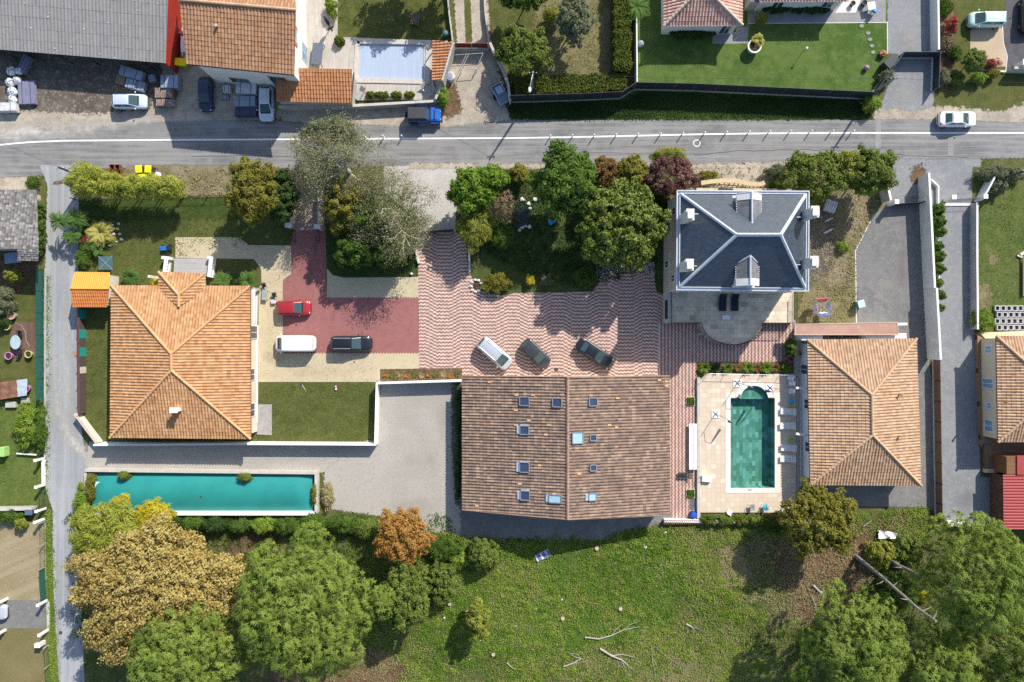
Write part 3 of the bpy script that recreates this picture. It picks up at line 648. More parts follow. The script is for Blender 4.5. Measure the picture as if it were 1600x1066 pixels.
# ---- barn
def barn():
    ze, zr = 3.0, 5.8
    nw, sw, rn, rs_, ne, se = W(722, 588, ze), W(722, 797, ze), W(887, 589, zr), W(887, 812, zr), W(1046, 588, ze), W(1047, 805, ze)
    t = thing('barn', 'long low barn with weathered brown tile roof dotted with skylights', 'barn', ((nw[0] + ne[0]) / 2, (nw[1] + sw[1]) / 2, 0))
    ft = inset_rect([nw, ne, se, sw], .35)
    mb = MB(); mb.prism(ft, -.05, ze - .1)
    # gable triangles
    for (p, q, top) in ((ft[0], ft[1], rn), (ft[3], ft[2], rs_)):
        mb.poly([(p[0], p[1], ze - .1), (q[0], q[1], ze - .1), (top[0], p[1] * .5 + q[1] * .5, zr - .22)])
    mb.build('wall', STONEW, t)
    tr = TileRoof(.34, .42, .09, .025, 8); tr.slope([sw, nw, rn, rs_]); tr.slope([ne, se, rs_, rn]); rf = tr.build('roof', BARNT, t)
    l = Vector((0, 0, .08)); caps(rf, [(V3(rn) + l, V3(rs_) + l)], CAPB, .17)
    for P in ((nw, rn, ne), (sw, rs_, se)): vg = MB(); vg.tube([V3(p) for p in P], .09, 6); vg.build('verge_tile', CAPB, rf)
    def onroof(px, py):
        x0 = (px - 800) / S; xr = V3(rn).x
        z = 4.0
        for _ in range(6):
            x, y, _z = W(px, py, z); f = (x - nw[0]) / (xr - nw[0]) if x < xr else (ne[0] - x) / (ne[0] - xr); z = ze + (zr - ze) * f
        return Vector((x, y, z)), (1 if x < xr else -1)
    for px, py in ((807, 617), (833, 617), (806, 641), (826, 657), (857, 664), (806, 664), (853, 679), (866, 772), (823, 810 - 35), (765, 597), (745, 790), (952, 664), (963, 668), (965, 622), (1030, 594), (1041, 596), (1041, 603), (905, 740), (812, 756), (843, 727)):
        c, s = onroof(px, py); ang = math.atan2(zr - ze, abs(rn[0] - nw[0])) * s
        loose = MB(); loose.box(c + Vector((0, 0, .10)), (.42, .22, .05), M=Matrix.Rotation(-ang, 3, 'Y'), tint=(px * .37) % 1); loose.build('replacement_tile', roof_mat('new_tiles', [(.62, .30, .12), (.68, .46, .30), (.70, .38, .16)], (.4, .2, .1), .2), rf)
    glassb = plain('skylight_glass', (.045, .065, .11), .07, .7, var=.1); glasst = plain('skylight_blind', (.34, .52, .62), .15, .5, var=.08)
    fr = plain('skylight_frame', (.22, .24, .29), .45, .4); shp = plain('skylight_awning', (.36, .45, .58), .35, .4)
    for (px, py, w_, h_, kind) in ((820, 627, 15, 13, 0), (871, 629, 14, 13, 0), (926, 628, 13, 12, 0), (820, 672, 14, 13, 1), (902, 684, 17, 17, 2), (926, 684, 10, 9, 0), (820, 730, 15, 15, 1), (926, 731, 10, 9, 0), (821, 774, 14, 14, 3), (868, 779, 19, 12, 4), (925, 776, 12, 11, 4)):
        c, s = onroof(px, py); ang = -math.atan2(zr - ze, abs(rn[0] - nw[0])) * s; M = Matrix.Rotation(ang, 3, 'Y')
        a, b = w_ / S * .96, h_ / S * .96; f = MB(); up = M @ Vector((0, 0, 1))
        for dx, dy, sx, sy in ((-a / 2, 0, .1, b), (a / 2, 0, .1, b), (0, -b / 2, a - .1, .1), (0, b / 2, a - .1, .1)):
            f.box(c + M @ Vector((dx, dy, .17)), (sx, sy, .2), M=M)
        sk = f.build('skylight', fr, rf)
        p = MB(); p.box(c + M @ Vector((0, 0, .16)), (a - .1, b - .1, .06), M=M); p.build('pane', glasst if kind in (2, 4) else glassb, sk)
        if kind in (1, 3, 4):
            q = MB(); q.box(c + M @ Vector((-a / 2 - .2, 0, .13)), (.34, b * .95, .1), M=M); q.build('flashing', shp, sk)
            if kind in (1, 3):
                q = MB(); q.box(c + M @ Vector((0, b / 2 + .1, .14)), (a * .95, .1, .1), M=M); q.build('flashing', shp, sk)
    # small vent cowls along the eave and a shed door at the south gable
    window(t, ft[3], ft[2], 11, 13.4, 0.05, 2.3, frame=WOODD, pane=WOODD, name='door', out=1)
    window(t, ft[3], ft[2], 4, 5.2, 1, 2.1, out=1)
barn()

# ---- slate house
SLATE = tile_mat('slate', .30, .20, [(.029, .043, .068), (.044, .061, .090), (.036, .052, .079), (.056, .074, .104)], (.05, .055, .065), .012, stain=.35, rough=.36, spec=.7)
SLATEG = tile_mat('slate_grey', .30, .20, [(.17, .17, .18), (.21, .21, .22), (.15, .15, .16)], (.10, .10, .105), .012, stain=.45, rough=.55, spec=.4)
def slate_house():
    ze, zr = 7.3, 11.1
    E = [W(1058, 298, ze), W(1264, 299, ze), W(1263, 455, ze), W(1057, 453, ze)]
    a, b = W(1151, 367, zr), W(1220, 367, zr)
    t = thing('slate_villa', 'tall pale villa with blue grey slate hip roof, dormers and four chimneys', 'house', ((E[0][0] + E[1][0]) / 2, (E[0][1] + E[2][1]) / 2, 0))
    ft = inset_rect(E, .18)
    mb = MB(); mb.prism(ft, -.05, ze - .2); mb.build('wall', plain('villa_stone', (.52, .47, .40), .9, .2, var=.12, scale=1.5), t)
    co = MB(); co.ribbon([*ft, ft[0]], .12, ze - .55, ze - .3); co.ribbon([*ft, ft[0]], .1, 3.3, 3.5); co.build('cornice', plain('cornice_stone', (.62, .57, .49), .9, .2), t)
    mb = MB(); e2 = inset_rect(E, .34); e2 = [(x, y, ze + .02) for x, y in e2]
    for q in ([e2[0], e2[1], b, a], [e2[3], e2[0], a], [e2[1], e2[2], b], [e2[2], e2[3], a, b]): mb.poly(q)
    mb.build('roof', SLATE, t); rf = bpy.data.objects[t.children[-1].name]
    gt = MB(); gt.ribbon([*E, E[0]], .10, ze - .2, ze + .06); i1 = inset_rect(E, .30); gt.ribbon([*[(x, y, 0) for x, y in i1], (i1[0][0], i1[0][1], 0)], .08, ze - .2, ze + .10)
    gt.poly([(*p, ze - .12) for p in inset_rect(E, .06)]); gt.build('gutter', ZINC, t)
    hp = MB()
    for p, q in ((e2[0], a), (e2[3], a), (e2[1], b), (e2[2], b), (a, b)):
        p, q = V3(p), V3(q); d = (q - p).normalized(); sd = d.cross(Vector((0, 0, 1))).normalized(); upn = sd.cross(d).normalized()
        if upn.z < 0: upn = -upn
        c = [p + upn * .02 - sd * .17, p + upn * .10, p + upn * .02 + sd * .17]; e = [q + upn * .02 - sd * .17, q + upn * .10, q + upn * .02 + sd * .17]
        hp.add([*c, *e], [(0, 1, 4, 3), (1, 2, 5, 4)])
        hp.tube([p + upn * .1, q + upn * .1], .05, 6)
    hp.build('ridge_flashing', ZINC, rf)
    fin = MB(); rg = random.Random(2); fin.box((V3(a) + V3(b)) / 2 + Vector((0, .05, .13)), ((V3(b) - V3(a)).length, .10, .06))
    for i in range(34):
        p = V3(a).lerp(V3(b), (i + .5) / 34); fin.box(p + Vector((0, rg.uniform(.03, .12), .15)), (.05, .16, .08))
    fin.build('ridge_crest', ZINC, rf)
    # dormers: cheek walls, slate gable roof, white front
    def dormer(px, yb, yf, sgn, front_w, zf, zt):
        """ridge along y; front face at world y f, back end at yb"""
        hw = front_w / 2; xc = W(px, yf, zt)[0]; yF = W(px, yf, zt)[1]; yB = W(px, yb, zt)[1]
        d = MB()
        d.add([(xc - hw, yF, zf), (xc + hw, yF, zf), (xc + hw, yF, zt - .75), (xc, yF, zt), (xc - hw, yF, zt - .75),
               (xc - hw, yB, zf + .6), (xc + hw, yB, zf + .6), (xc + hw, yB, zt - .75), (xc, yB, zt - .05), (xc - hw, yB, zt - .75)],
              [(0, 1, 2, 3, 4), (0, 4, 9, 5), (1, 6, 7, 2)])
        do = d.build('dormer', WHITE, rf)
        r = MB(); o = .14; yf2 = yF + sgn * .18
        r.add([(xc - hw - o, yf2, zt - .80), (xc, yf2, zt + .07), (xc + hw + o, yf2, zt - .80), (xc - hw - o, yB, zt - .80), (xc, yB - sgn * .75, zt + .07), (xc + hw + o, yB, zt - .80)], [(0, 1, 4, 3), (1, 2, 5, 4)])
        r.build('dormer_roof', SLATEG, do)
        z = MB(); z.tube([(xc, yf2, zt + .10), (xc, yB - sgn * .75, zt + .10)], .09, 6)
        for s_ in (-1, 1):
            z.tube([(xc + s_ * (hw + o), yB, zt - .76), (xc, yB - sgn * .75, zt + .10)], .09, 6)
            z.tube([(xc + s_ * (hw + o), yf2, zt - .76), (xc, yf2, zt + .10)], .06, 6)
            for k in range(9):
                yy = yF + (yB - yF) * (k + .5) / 9; z.box((xc + s_ * (hw + o + .03), yy, zt - .85), (.08, .12, .1))
        z.build('flashing', ZINC, do)
        q = MB(); yb2 = yF - sgn * .55
        q.add([(xc - hw - o - .03, yf2 + sgn * .03, zt - .76), (xc, yf2 + sgn * .03, zt + .12), (xc + hw + o + .03, yf2 + sgn * .03, zt - .76), (xc - hw - o - .03, yb2, zt - .76), (xc, yb2, zt + .12), (xc + hw + o + .03, yb2, zt - .76)], [(0, 1, 4, 3), (1, 2, 5, 4), (3, 4, 5)]); q.build('pediment', WHITE, do)
        f = MB(); f.box((xc, yF + sgn * .03, zf + .75), (.9, .06, 1.1)); f.build('window', GLASSM, do)
        bal = MB(); bal.box((xc, yF + sgn * .12, zf + .1), (front_w + .3, .3, .14)); bal.build('sill', WHITE, do)
    dormer(1174.5, 338, 303, 1, 2.25, 7.5, 9.9)
    dormer(1172, 411, 443, -1, 2.1, 7.5, 9.7)
    for (px, py, zz) in ((1079, 335, 10.5), (1078, 413.5, 10.5), (1274, 330.5, 10.6), (1273, 409, 10.6)):
        c = W(px, py, zz); m = MB()
        zb = 7.4
        m.box((c[0], c[1], (zb + zz) / 2 - .1), (.66, 1.0, zz - zb - .2)); m.box((c[0], c[1], zz - .14), (.84, 1.2, .14)); m.box((c[0], c[1], zz - .9), (.74, 1.08, .1))
        for dy in (-.32, .32): m.box((c[0], c[1] + dy, zz + .04), (.6, .12, .2))
        m.box((c[0], c[1], zz + .17), (.7, .9, .06))
        ch = m.build('chimney', plain('chimney_render', (.66, .63, .58), .9, .2, var=.1), rf)
        q = MB(); q.box((c[0], c[1], zz - .04), (.3, .5, .08)); q.build('flue', METALD, ch) if False else None
    for px, py in ((1087, 335), (1101, 337), (1085, 416), (1247, 340), (1246, 414)):
        c = W(px, py, 8.6); q = MB(); q.box((c[0], c[1], 8.8), (.45, .08, .07)); q.build('roof_hook', ZINC, rf)
    nw, ne, se, sw = ft
    for (t0, t1, z0, z1) in ((1.2, 2.1, 4.4, 6.1), (6.7, 7.6, 1.1, 2.8), (8.6, 9.5, 4.2, 5.8)): window(t, nw, sw, t0, t1, z0, z1, out=1)
    for k in range(4):
        window(t, sw, se, 1.2 + 3.4 * k, 2.4 + 3.4 * k, 4.2, 6.0, out=1); window(t, nw, ne, 1.2 + 3.4 * k, 2.4 + 3.4 * k, 4.2, 6.0, out=-1)
        window(t, sw, se, 1.2 + 3.4 * k, 2.6 + 3.4 * k, 1.0, 3.2, out=1)
    # roof satellite bracket on the north gutter
    c = W(1141, 306, 7.0); q = MB(); q.tube([(c[0] - .2, c[1], 7.0), (c[0] + .1, c[1] - .5, 7.6), (c[0] + .5, c[1] - .5, 7.6)], .03, 6); q.build('bracket', ZINC, rf)
    return t
slate_house()

# ---- terrace south of the villa
def terrace():
    z = .95
    t = thing('stone_terrace', 'raised stone terrace with a semicircular bow on the south side of the slate villa', 'terrace', (*W2(1143, 480), 0))
    arc = [(1142 + 49 * math.cos(a), 505 + 33.5 * math.sin(a)) for a in [math.pi * i / 24 for i in range(25)]]
    pts = [(1046, 455), (1240, 455), (1240, 505)] + arc + [(1046, 505)]
    P = [W2(*p, z) for p in pts]
    m = MB(); m.prism(P, -.05, z - .004); m.build('wall', plain('terrace_wall', (.40, .36, .31), .9, .2), t)
    m = MB(); m.poly([(x, y, z) for x, y in P])
    m.build('paving', tile_mat('terrace_stone', .8, .52, [(.56, .45, .33), (.70, .59, .45), (.64, .54, .41), (.76, .66, .52), (.48, .37, .27)], (.26, .23, .2), .015, stain=.4), t)
    rail = [(1240, 457), (1240, 505)] + arc + [(1046, 505), (1046, 457)]
    Rp = [Vector((*W2(*p, z), z)) for p in rail]
    m = MB()
    for hh in (1.0, .12):
        m.tube([p + Vector((0, 0, hh)) for p in Rp], .05 if hh > .5 else .03, 6)
    acc = 0
    for i in range(len(Rp) - 1):
        a, b = Rp[i], Rp[i + 1]; L = (b - a).length; k = max(1, int(L / .16))
        for j in range(k):
            p = a.lerp(b, j / k); m.tube([p + Vector((0, 0, .12)), p + Vector((0, 0, 1.0))], .018, 4)
    m.build('railing', METALD, t)
    # flower pots line and side wall with a window west of the terrace
    s = MB(); A = [W2(1036, 458), W2(1045, 458), W2(1045, 505), W2(1036, 505)]; s.prism(A, 0, 1.25); s.build('side_wall', plain('terrace_side', (.58, .54, .46), .9, .2), t)
    x, y = W2(1041, 484, 1.25); s = MB(); s.box((x, y, 1.26), (.35, 2.2, .03)); s.build('window_well', METALD, t)
    s = MB(); s.prism([W2(1090, 520), W2(1098, 520), W2(1098, 524), W2(1090, 524)], 0, .45); s.build('step', STONEW, t)
terrace()

# ---- garden shed with two-tone roof
def shed():
    z = 2.3; zr = 2.9
    nw, ne, sw, se = W(118, 425, z), W(172, 426, z), W(113, 481, z), W(168, 480, z); a, b = W(109, 451, zr), W(171, 451.5, zr)
    nw = W(117, 425, z); sw = W(113, 480, z); a = W(110, 451, zr)
    t = thing('garden_shed', 'small garden shed with bright amber and orange tiled gable roof beside the lane', 'shed', (*W2(143, 452), 0))
    ft = inset_rect([nw, ne, se, sw], .25); m = MB(); m.prism(ft, 0, z - .02)
    m.poly([(ft[0][0], ft[0][1], z), (ft[3][0], ft[3][1], z), ((ft[0][0] + ft[3][0]) / 2, (ft[0][1] + ft[3][1]) / 2, zr - .1)]); m.poly([(ft[1][0], ft[1][1], z), (ft[2][0], ft[2][1], z), ((ft[1][0] + ft[2][0]) / 2, (ft[1][1] + ft[2][1]) / 2, zr - .1)])
    m.build('wall', CREAMW, t)
    tr = TileRoof(.22, .42, .045, .02); tr.slope([nw, ne, b, a]); rf = tr.build('roof', SHEDL, t); tag(rf, 'amber yellow north slope of the roof')
    tr = TileRoof(.26, .42, .05, .03); tr.slope([se, sw, a, b]); r2 = tr.build('roof', SHEDT, t); tag(r2, 'orange tiled south slope of the roof')
    caps(rf, [(V3(a) + Vector((0, 0, .05)), V3(b) + Vector((0, 0, .05)))], SHEDL, .09)
    m = MB(); c = W(172, 462, 1.9); m.box((c[0], c[1], 1.9), (.8, 1.6, .08)); m.build('lean_to', plain('grey_board', (.5, .48, .42)), t)
    m = MB(); c = W(173, 442, 1.9); m.box((c[0], c[1], 1.9), (.6, .6, .08)); m.build('lean_to', plain('grey_board', (.5, .48, .42)), t)
shed()

# ---- warehouse, top left
FIBRE = roof_mat('fibre_cement', [(.235, .23, .228), (.28, .272, .265), (.255, .248, .243), (.31, .30, .29)], (.165, .158, .15), .5, 2.0)
def warehouse():
    ze, zr = 2.8, 6.2
    a = W(-190, 62, ze); b = W(259, 99, ze); c = W(270, -190, zr); d = W(-190, -190, zr)
    t = thing('warehouse', 'long warehouse with grey corrugated fibre cement roof and red side wall', 'warehouse', ((a[0] + b[0]) / 2, b[1], 0))
    tr = TileRoof(.40, 1.25, .05, .012, 6, .006); tr.slope([a, b, c, d]); rf = tr.build('roof', FIBRE, t)
    bb = W2(274, 113); 
    m = MB(); x0, y0 = bb; xt, yt, _ = W(258, 98, ze); xc, yc, _ = c
    dx = x0 - xt
    # red gable wall following the roof pitch
    n0 = Vector((xt + .1, yt - .1)); n1 = Vector((xc + .1, yc)); zt0, zt1 = ze - .05, zr - .05
    m.add([(n0.x - .2, n0.y, 0), (n1.x - .2, n1.y, 0), (n1.x - .2, n1.y, zt1), (n0.x - .2, n0.y, zt0), (n0.x, n0.y, 0), (n1.x, n1.y, 0), (n1.x, n1.y, zt1), (n0.x, n0.y, zt0)],
          [(0, 1, 2, 3), (4, 7, 6, 5), (3, 2, 6, 7), (0, 3, 7, 4)])
    rw = m.build('wall', plain('red_cladding', (.42, .045, .03), .6, .3, var=.08, scale=1), t); tag(rw, 'red clad east wall')
    m = MB(); p = W2(-190, 52); q = W2(255, 88); m.ribbon([p, q], .2, 0, 3.1); m.build('wall', GREYW, t)
    m = MB(); rg = random.Random(3)
    for k in range(9):
        f = .12 + k * .1; x = a[0] + (b[0] - a[0]) * f; y = a[1] + (b[1] - a[1]) * f
        m.tube([(x, y + .1, 0), (x, y + .1, ze)], .07, 6)
    m.build('post', METALD, t)
    sp = MB()
    for k in range(60):
        u, v = rg.random(), rg.random() * .75; p = V3(a).lerp(V3(b), u).lerp(V3(d).lerp(V3(c), u), v); r = rg.uniform(.03, .11)
        sp.box(p + Vector((0, 0, .075)), (r, r * 1.4, .02), rg.uniform(0, 3))
    sp.build('lichen', plain('lichen', (.75, .74, .70)), rf)
warehouse()

# ---- two-storey house with annex, top left of centre
def tall_house():
    ze, zr = 6.6, 8.5
    nw = W(292, -80, ze); sw = W(292, 100, ze); se = W(460, 117, ze); ne = W(457, -60, ze)
    a, b = W(280, 0, zr), W(463, 16, zr)
    t = thing('white_house', 'two storey white house with brown tile roof beside the slatted pool', 'house', (*W2(385, 70), 0))
    ft = inset_rect([nw, ne, se, sw], .5); m = MB(); m.prism(ft, -.05, ze - .04); m.build('wall', WHITE, t)
    g = MB()
    for p, q, r in ((ft[1], ft[2], b), (ft[0], ft[3], a)): g.poly([(p[0], p[1], ze - .04), (q[0], q[1], ze - .04), (p[0] * .5 + q[0] * .5, r[1], zr - .15)])
    g.build('gable', WHITE, t)
    tr = TileRoof(.36, .5, .085, .03); tr.slope([sw, se, b, a]); tr.slope([ne, nw, a, b]); rf = tr.build('roof', HOUSET, t)
    caps(rf, [(V3(a) + Vector((0, 0, .08)), V3(b) + Vector((0, 0, .08)))], CAPM)
    gutter(t, [V3(sw) + Vector((0, -.05, -.05)), V3(se) + Vector((0, -.05, -.05))], METALD, .06, False)
    m = MB(); m.ribbon([V3(sw), V3(nw)], .1, ze - .12, ze + .05); m.build('barge_board', WHITEP, t)
    blue = plain('house_glass', (.22, .36, .50), .1, .6); ors = plain('terracotta_shutter', (.50, .20, .09), .7)
    nw, ne, se, sw = ft
    for (t0, t1, z0, z1, sh) in ((2.3, 3.3, 4.2, 5.8, None), (6.0, 7.3, 3.9, 5.8, ors), (6.2, 8.2, .1, 2.3, None), (10.5, 11.6, .1, 2.2, None)): window(t, ne, se, t0, t1, z0, z1, pane=blue, shutter=sh, out=-1)
    window(t, sw, se, 2.2, 4.4, .9, 2.3, frame=plain('grey_frame', (.3, .3, .29)), out=1); window(t, sw, se, 7.3, 9.3, 1.0, 4.0, frame=plain('grey_frame', (.3, .3, .29)), out=1)
    c = W(339, 41, 7.9); m = MB(); m.lathe((c[0], c[1], 7.5), [(.10, 0), (.10, .6), (.17, .62), (.17, .7)], 10); m.build('vent_pipe', CAPM, rf)
    # annex
    z0, z1 = 2.5, 3.5
    a2, b2, c2, d2 = W(432, 159, z0), W(549, 161, z0), W(550, 108, z1), W(430, 106, z1)
    an = thing('house_annex', 'low annex with clean orange tile roof between the white house and street wall', 'annex', (*W2(490, 135), 0))
    ft = inset_rect([a2, b2, c2, d2], .15); m = MB(); m.prism(ft, -.05, z0 - .05); m.build('wall', GREYW, an)
    tr = TileRoof(.34, .46, .08, .03); tr.slope([a2, b2, c2, d2]); tr.build('roof', REDT, an)
    m = MB(); m.ribbon([b2, c2], .1, z0 - .1, z0 + .1); m.build('eave_board', WOODD, an)
tall_house()

# ---- pool shelter lean-to
def leanto():
    z0, z1 = 2.1, 2.6
    A, B, C, D = W(675, 125, z0), W(676, 63, z0), W(708, 67, z1), W(691, 126, z1)
    t = thing('pool_shelter', 'narrow orange tiled lean-to between the slatted pool and the sandy drive', 'shelter', (*W2(688, 95), 0))
    tr = TileRoof(.34, .46, .08, .03); tr.slope([A, B, C, D]); tr.build('roof', REDT, t)
    m = MB(); m.ribbon([C, D], .22, 0, z1 + .05); m.build('wall', GREYW, t)
    m = MB()
    for p in (A, B): m.tube([(p[0] + .15, p[1], 0), (p[0] + .15, p[1], z0)], .07, 6)
    m.build('post', WOODD, t)
leanto()

# ---- top right bungalow in two blocks
def top_right():
    z = 2.9; zr = 5.0
    E = [W(1036, -125, z), W(1161, -125, z), W(1160, 40, z), W(1037, 41, z)]; a, b = W(1098, -65, zr), W(1098, -22, zr)
    t = thing('villa_block', 'white bungalow with pink and cream hipped tile roof above the bright lawn', 'house', (*W2(1098, 0), 0))
    ft = inset_rect(E, .35); m = MB(); m.prism(ft, -.05, z - .05); m.build('wall', WHITE, t)
    tr = TileRoof(.36, .5, .08, .03); nw, ne, se, sw = E; tr.slope([se, sw, b]); tr.slope([sw, nw, a, b]); tr.slope([ne, se, b, a]); tr.slope([nw, ne, a]); rf = tr.build('roof', PINKT, t)
    l = Vector((0, 0, .08)); caps(rf, [(V3(p) + l, V3(q) + l) for p, q in ((sw, b), (se, b), (a, b))], roof_mat('ridge_cream', [(.58, .46, .36), (.66, .55, .45)], (.4, .28, .2), .3), .17)
    window(t, ft[3], ft[2], 6.6, 7.8, .1, 2.2, out=1); gutter(t, [V3(sw), V3(se)], WHITEP, .06, False)
    c = W(1101, 1, 3.6); m = MB(); m.lathe((c[0], c[1], 3.5), [(.10, 0), (.10, .5), (.2, .52), (.2, .6)], 10); m.build('vent_pipe', PINKT, rf)
    m = MB(); m.lathe((*W2(1035, 36), 0), [(.06, 0), (.06, 2.8)], 8); m.build('downpipe', METALD, t)
    E = [W(1186, -120, z), W(1326, -120, z), W(1326, 2, z), W(1187, 3, z)]; a, b = W(1230, -55, zr), W(1285, -55, zr)
    t = thing('villa_wing', 'wing of the white bungalow with striped pink tiles, cut off by the top edge', 'house', (*W2(1256, -10), 0))
    ft = inset_rect(E, .35); m = MB(); m.prism(ft, -.05, z - .05); m.build('wall', WHITE, t)
    tr = TileRoof(.36, .5, .08, .03); nw, ne, se, sw = E; tr.slope([se, sw, a, b]); tr.slope([ne, se, b]); tr.slope([sw, nw, a]); tr.slope([nw, ne, b, a]); tr.build('roof', PINKT, t)
    gutter(t, [V3(sw), V3(se)], WHITEP, .06, False)
    for k in (1.6, 7.4): window(t, ft[3], ft[2], k, k + 1.3, .9, 2.2, out=1)
    # flat link roof and terrace
    t = thing('flat_link', 'flat grey roofed link between the two blocks of the pink tiled bungalow', 'annex', (*W2(1172, 0), 0))
    m = MB(); m.prism([W2(1163, -100), W2(1190, -100), W2(1190, 17), W2(1163, 17)], 0, 2.3); m.build('wall', GREYW, t)
    m = MB(); m.prism([W2(1161, -100), W2(1192, -100), W2(1192, 19), W2(1161, 19)], 2.3, 2.42); m.build('roof', plain('flat_roof', (.16, .155, .16)), t)
top_right()
SLAB = plain('grey_slab', (.26, .26, .265), .85, .2, var=.12, scale=1.4)
sheet('villa_terrace', 3, [(1150, 42), (1168, 42), (1168, -40), (1384, -40), (1384, 36), (1170, 37), (1168, 68), (1113, 69), (1114, 50), (1150, 50)], SLAB, 0)
sheet('villa_terrace_edge', 4, [(1168, 36.4), (1386, 34.6), (1386, 35.8), (1168, 37.6)], plain('kerb_white', (.6, .58, .55)), 0)
sheet('lawn_edging', 5, [(1385.6, 34), (1387, 34), (1387.4, 84), (1386, 84)], plain('kerb_white', (.6, .58, .55)), 0)
sheet('white_patio', 4, [(1305, 20), (1320, 0), (1345, 0), (1337, 20)], plain('white_stone', (.66, .63, .6)), 0)

# ---- right-hand house with timber deck
def right_house():
    z, zr = 3.4, 5.1
    E = [W(1556, 525, z), W(1720, 525, z), W(1724, 690, z), W(1559, 691, z)]; a, b = W(1640, 600, zr), W(1640, 620, zr)
    t = thing('cream_house', 'cream house with tan hipped tile roof at the right edge', 'house', (*W2(1630, 600), 0))
    ft = inset_rect(E, .3); m = MB(); ft2 = [W2(1534, 529), ft[1], ft[2], W2(1537, 682)]
    m.prism(ft, -.05, z - .05); m.build('wall', plain('ochre_render', (.66, .57, .42), .85, .2, var=.05), t)
    m = MB(); m.prism([W2(1535, 531), W2(1558, 531), W2(1560, 680), W2(1538, 680)], 0, 1.2) if False else None
    tr = TileRoof(.34, .46, .08, .022); nw, ne, se, sw = E; tr.slope([nw, ne, a]); tr.slope([sw, nw, a, b]); tr.slope([ne, se, b, a]); tr.slope([se, sw, b]); rf = tr.build('roof', TANT, t)
    l = Vector((0, 0, .08)); caps(rf, [(V3(p) + l, V3(q) + l) for p, q in ((nw, a), (sw, b), (a, b), (ne, a), (se, b))], CAPM)
    gutter(t, [V3(sw), V3(nw)], METALD, .06, False)
    for (t0, t1, z0, z1) in ((.8, 1.7, 1.2, 2.4), (4.6, 5.8, .6, 2.5), (7.4, 8.1, 1.3, 2.2), (9.4, 10.8, .9, 2.3)): window(t, ft[0], ft[3], t0, t1, z0, z1, pane=plain('house_glass', (.22, .36, .50), .1, .6), out=1)
    c = W(1572, 629, 4.3); m = MB(); m.lathe((c[0], c[1], 4.0), [(.09, 0), (.09, .5), (.15, .52), (.15, .58)], 10); m.build('vent_pipe', REDT, rf)
right_house()
DECK = tile_mat('timber_deck', 2.6, .14, [(.20, .125, .075), (.26, .17, .105), (.23, .145, .09)], (.06, .04, .025), .02, stain=.25)
DECKV = tile_mat('timber_deck_turned', 2.6, .14, [(.30, .18, .10), (.36, .22, .125), (.33, .20, .11)], (.10, .06, .035), .02, stain=.25, rot=math.pi / 2)
DECKP = tile_mat('weathered_deck', 2.6, .15, [(.42, .38, .33), (.50, .46, .41), (.46, .42, .365), (.54, .50, .45)], (.27, .24, .21), .016, stain=.25, rot=math.pi / 2)
CURB = plain('timber_cream', (.66, .52, .36), .8, .2)
def deck_right():
    t = thing('timber_deck', 'brown timber deck wrapping the cream house at the right edge', 'deck', (*W2(1545, 650), 0))
    m = MB(); m.prism([W2(1527, 522, .5), W2(1536, 529, .5), W2(1540, 684, .5), W2(1535, 700, .5), W2(1533, 690, .5)], 0, .5); m.build('boards', DECKV, t)
    m = MB(); m.prism([W2(1537, 684, .49), W2(1650, 690, .49), W2(1650, 735, .49), W2(1541, 735, .49)], 0, .49); m.build('boards', DECK, t)
    m = MB(); m.prism([W2(1526, 520), W2(1650, 515), W2(1650, 528), W2(1535, 529)], 0, .52); m.build('step', CURB, t)
    m = MB(); m.prism([W2(1540, 733, .54), W2(1562, 733, .54), W2(1562, 739, .54), W2(1540, 739, .54)], 0, .54); m.build('step', CURB, t)
deck_right()
def red_shed():
    z = 2.5
    t = thing('red_shed', 'low building with red corrugated metal roof at the right edge', 'shed', (*W2(1585, 780), 0))
    tr = TileRoof(.34, 3, .05, .0, 6, 0); A, B, C, D = W(1568, 827, z), W(1567, 742, z), W(1700, 742, z + .5), W(1700, 827, z + .5); tr.slope([A, B, C, D])
    tr.build('roof', roof_mat('red_metal', [(.33, .060, .060), (.36, .068, .066)], (.24, .05, .05), .25, .8, .5), t)
    ft = inset_rect([A, B, C, D], .2); m = MB(); m.prism(ft, 0, z - .02); m.build('wall', WOODD, t)
    t = thing('timber_cabin', 'small brown timber cabin roof between the deck and red metal roof', 'shed', (*W2(1590, 725), 0))
    m = MB(); m.prism([W2(1573, 714, 2.6), W2(1700, 714, 2.6), W2(1700, 741, 2.6), W2(1573, 741, 2.6)], 0, 2.6); m.build('wall', tile_mat('cabin_boards', 3, .16, [(.20, .10, .045), (.26, .13, .06)], (.06, .03, .015), .02), t)
    m = MB(); m.prism([W2(1590, 712, 2.8), W2(1700, 712, 2.8), W2(1700, 742, 2.8), W2(1590, 742, 2.8)], 2.6, 2.75); m.build('roof', plain('red_sheet', (.34, .065, .06), .6), t)
red_shed()
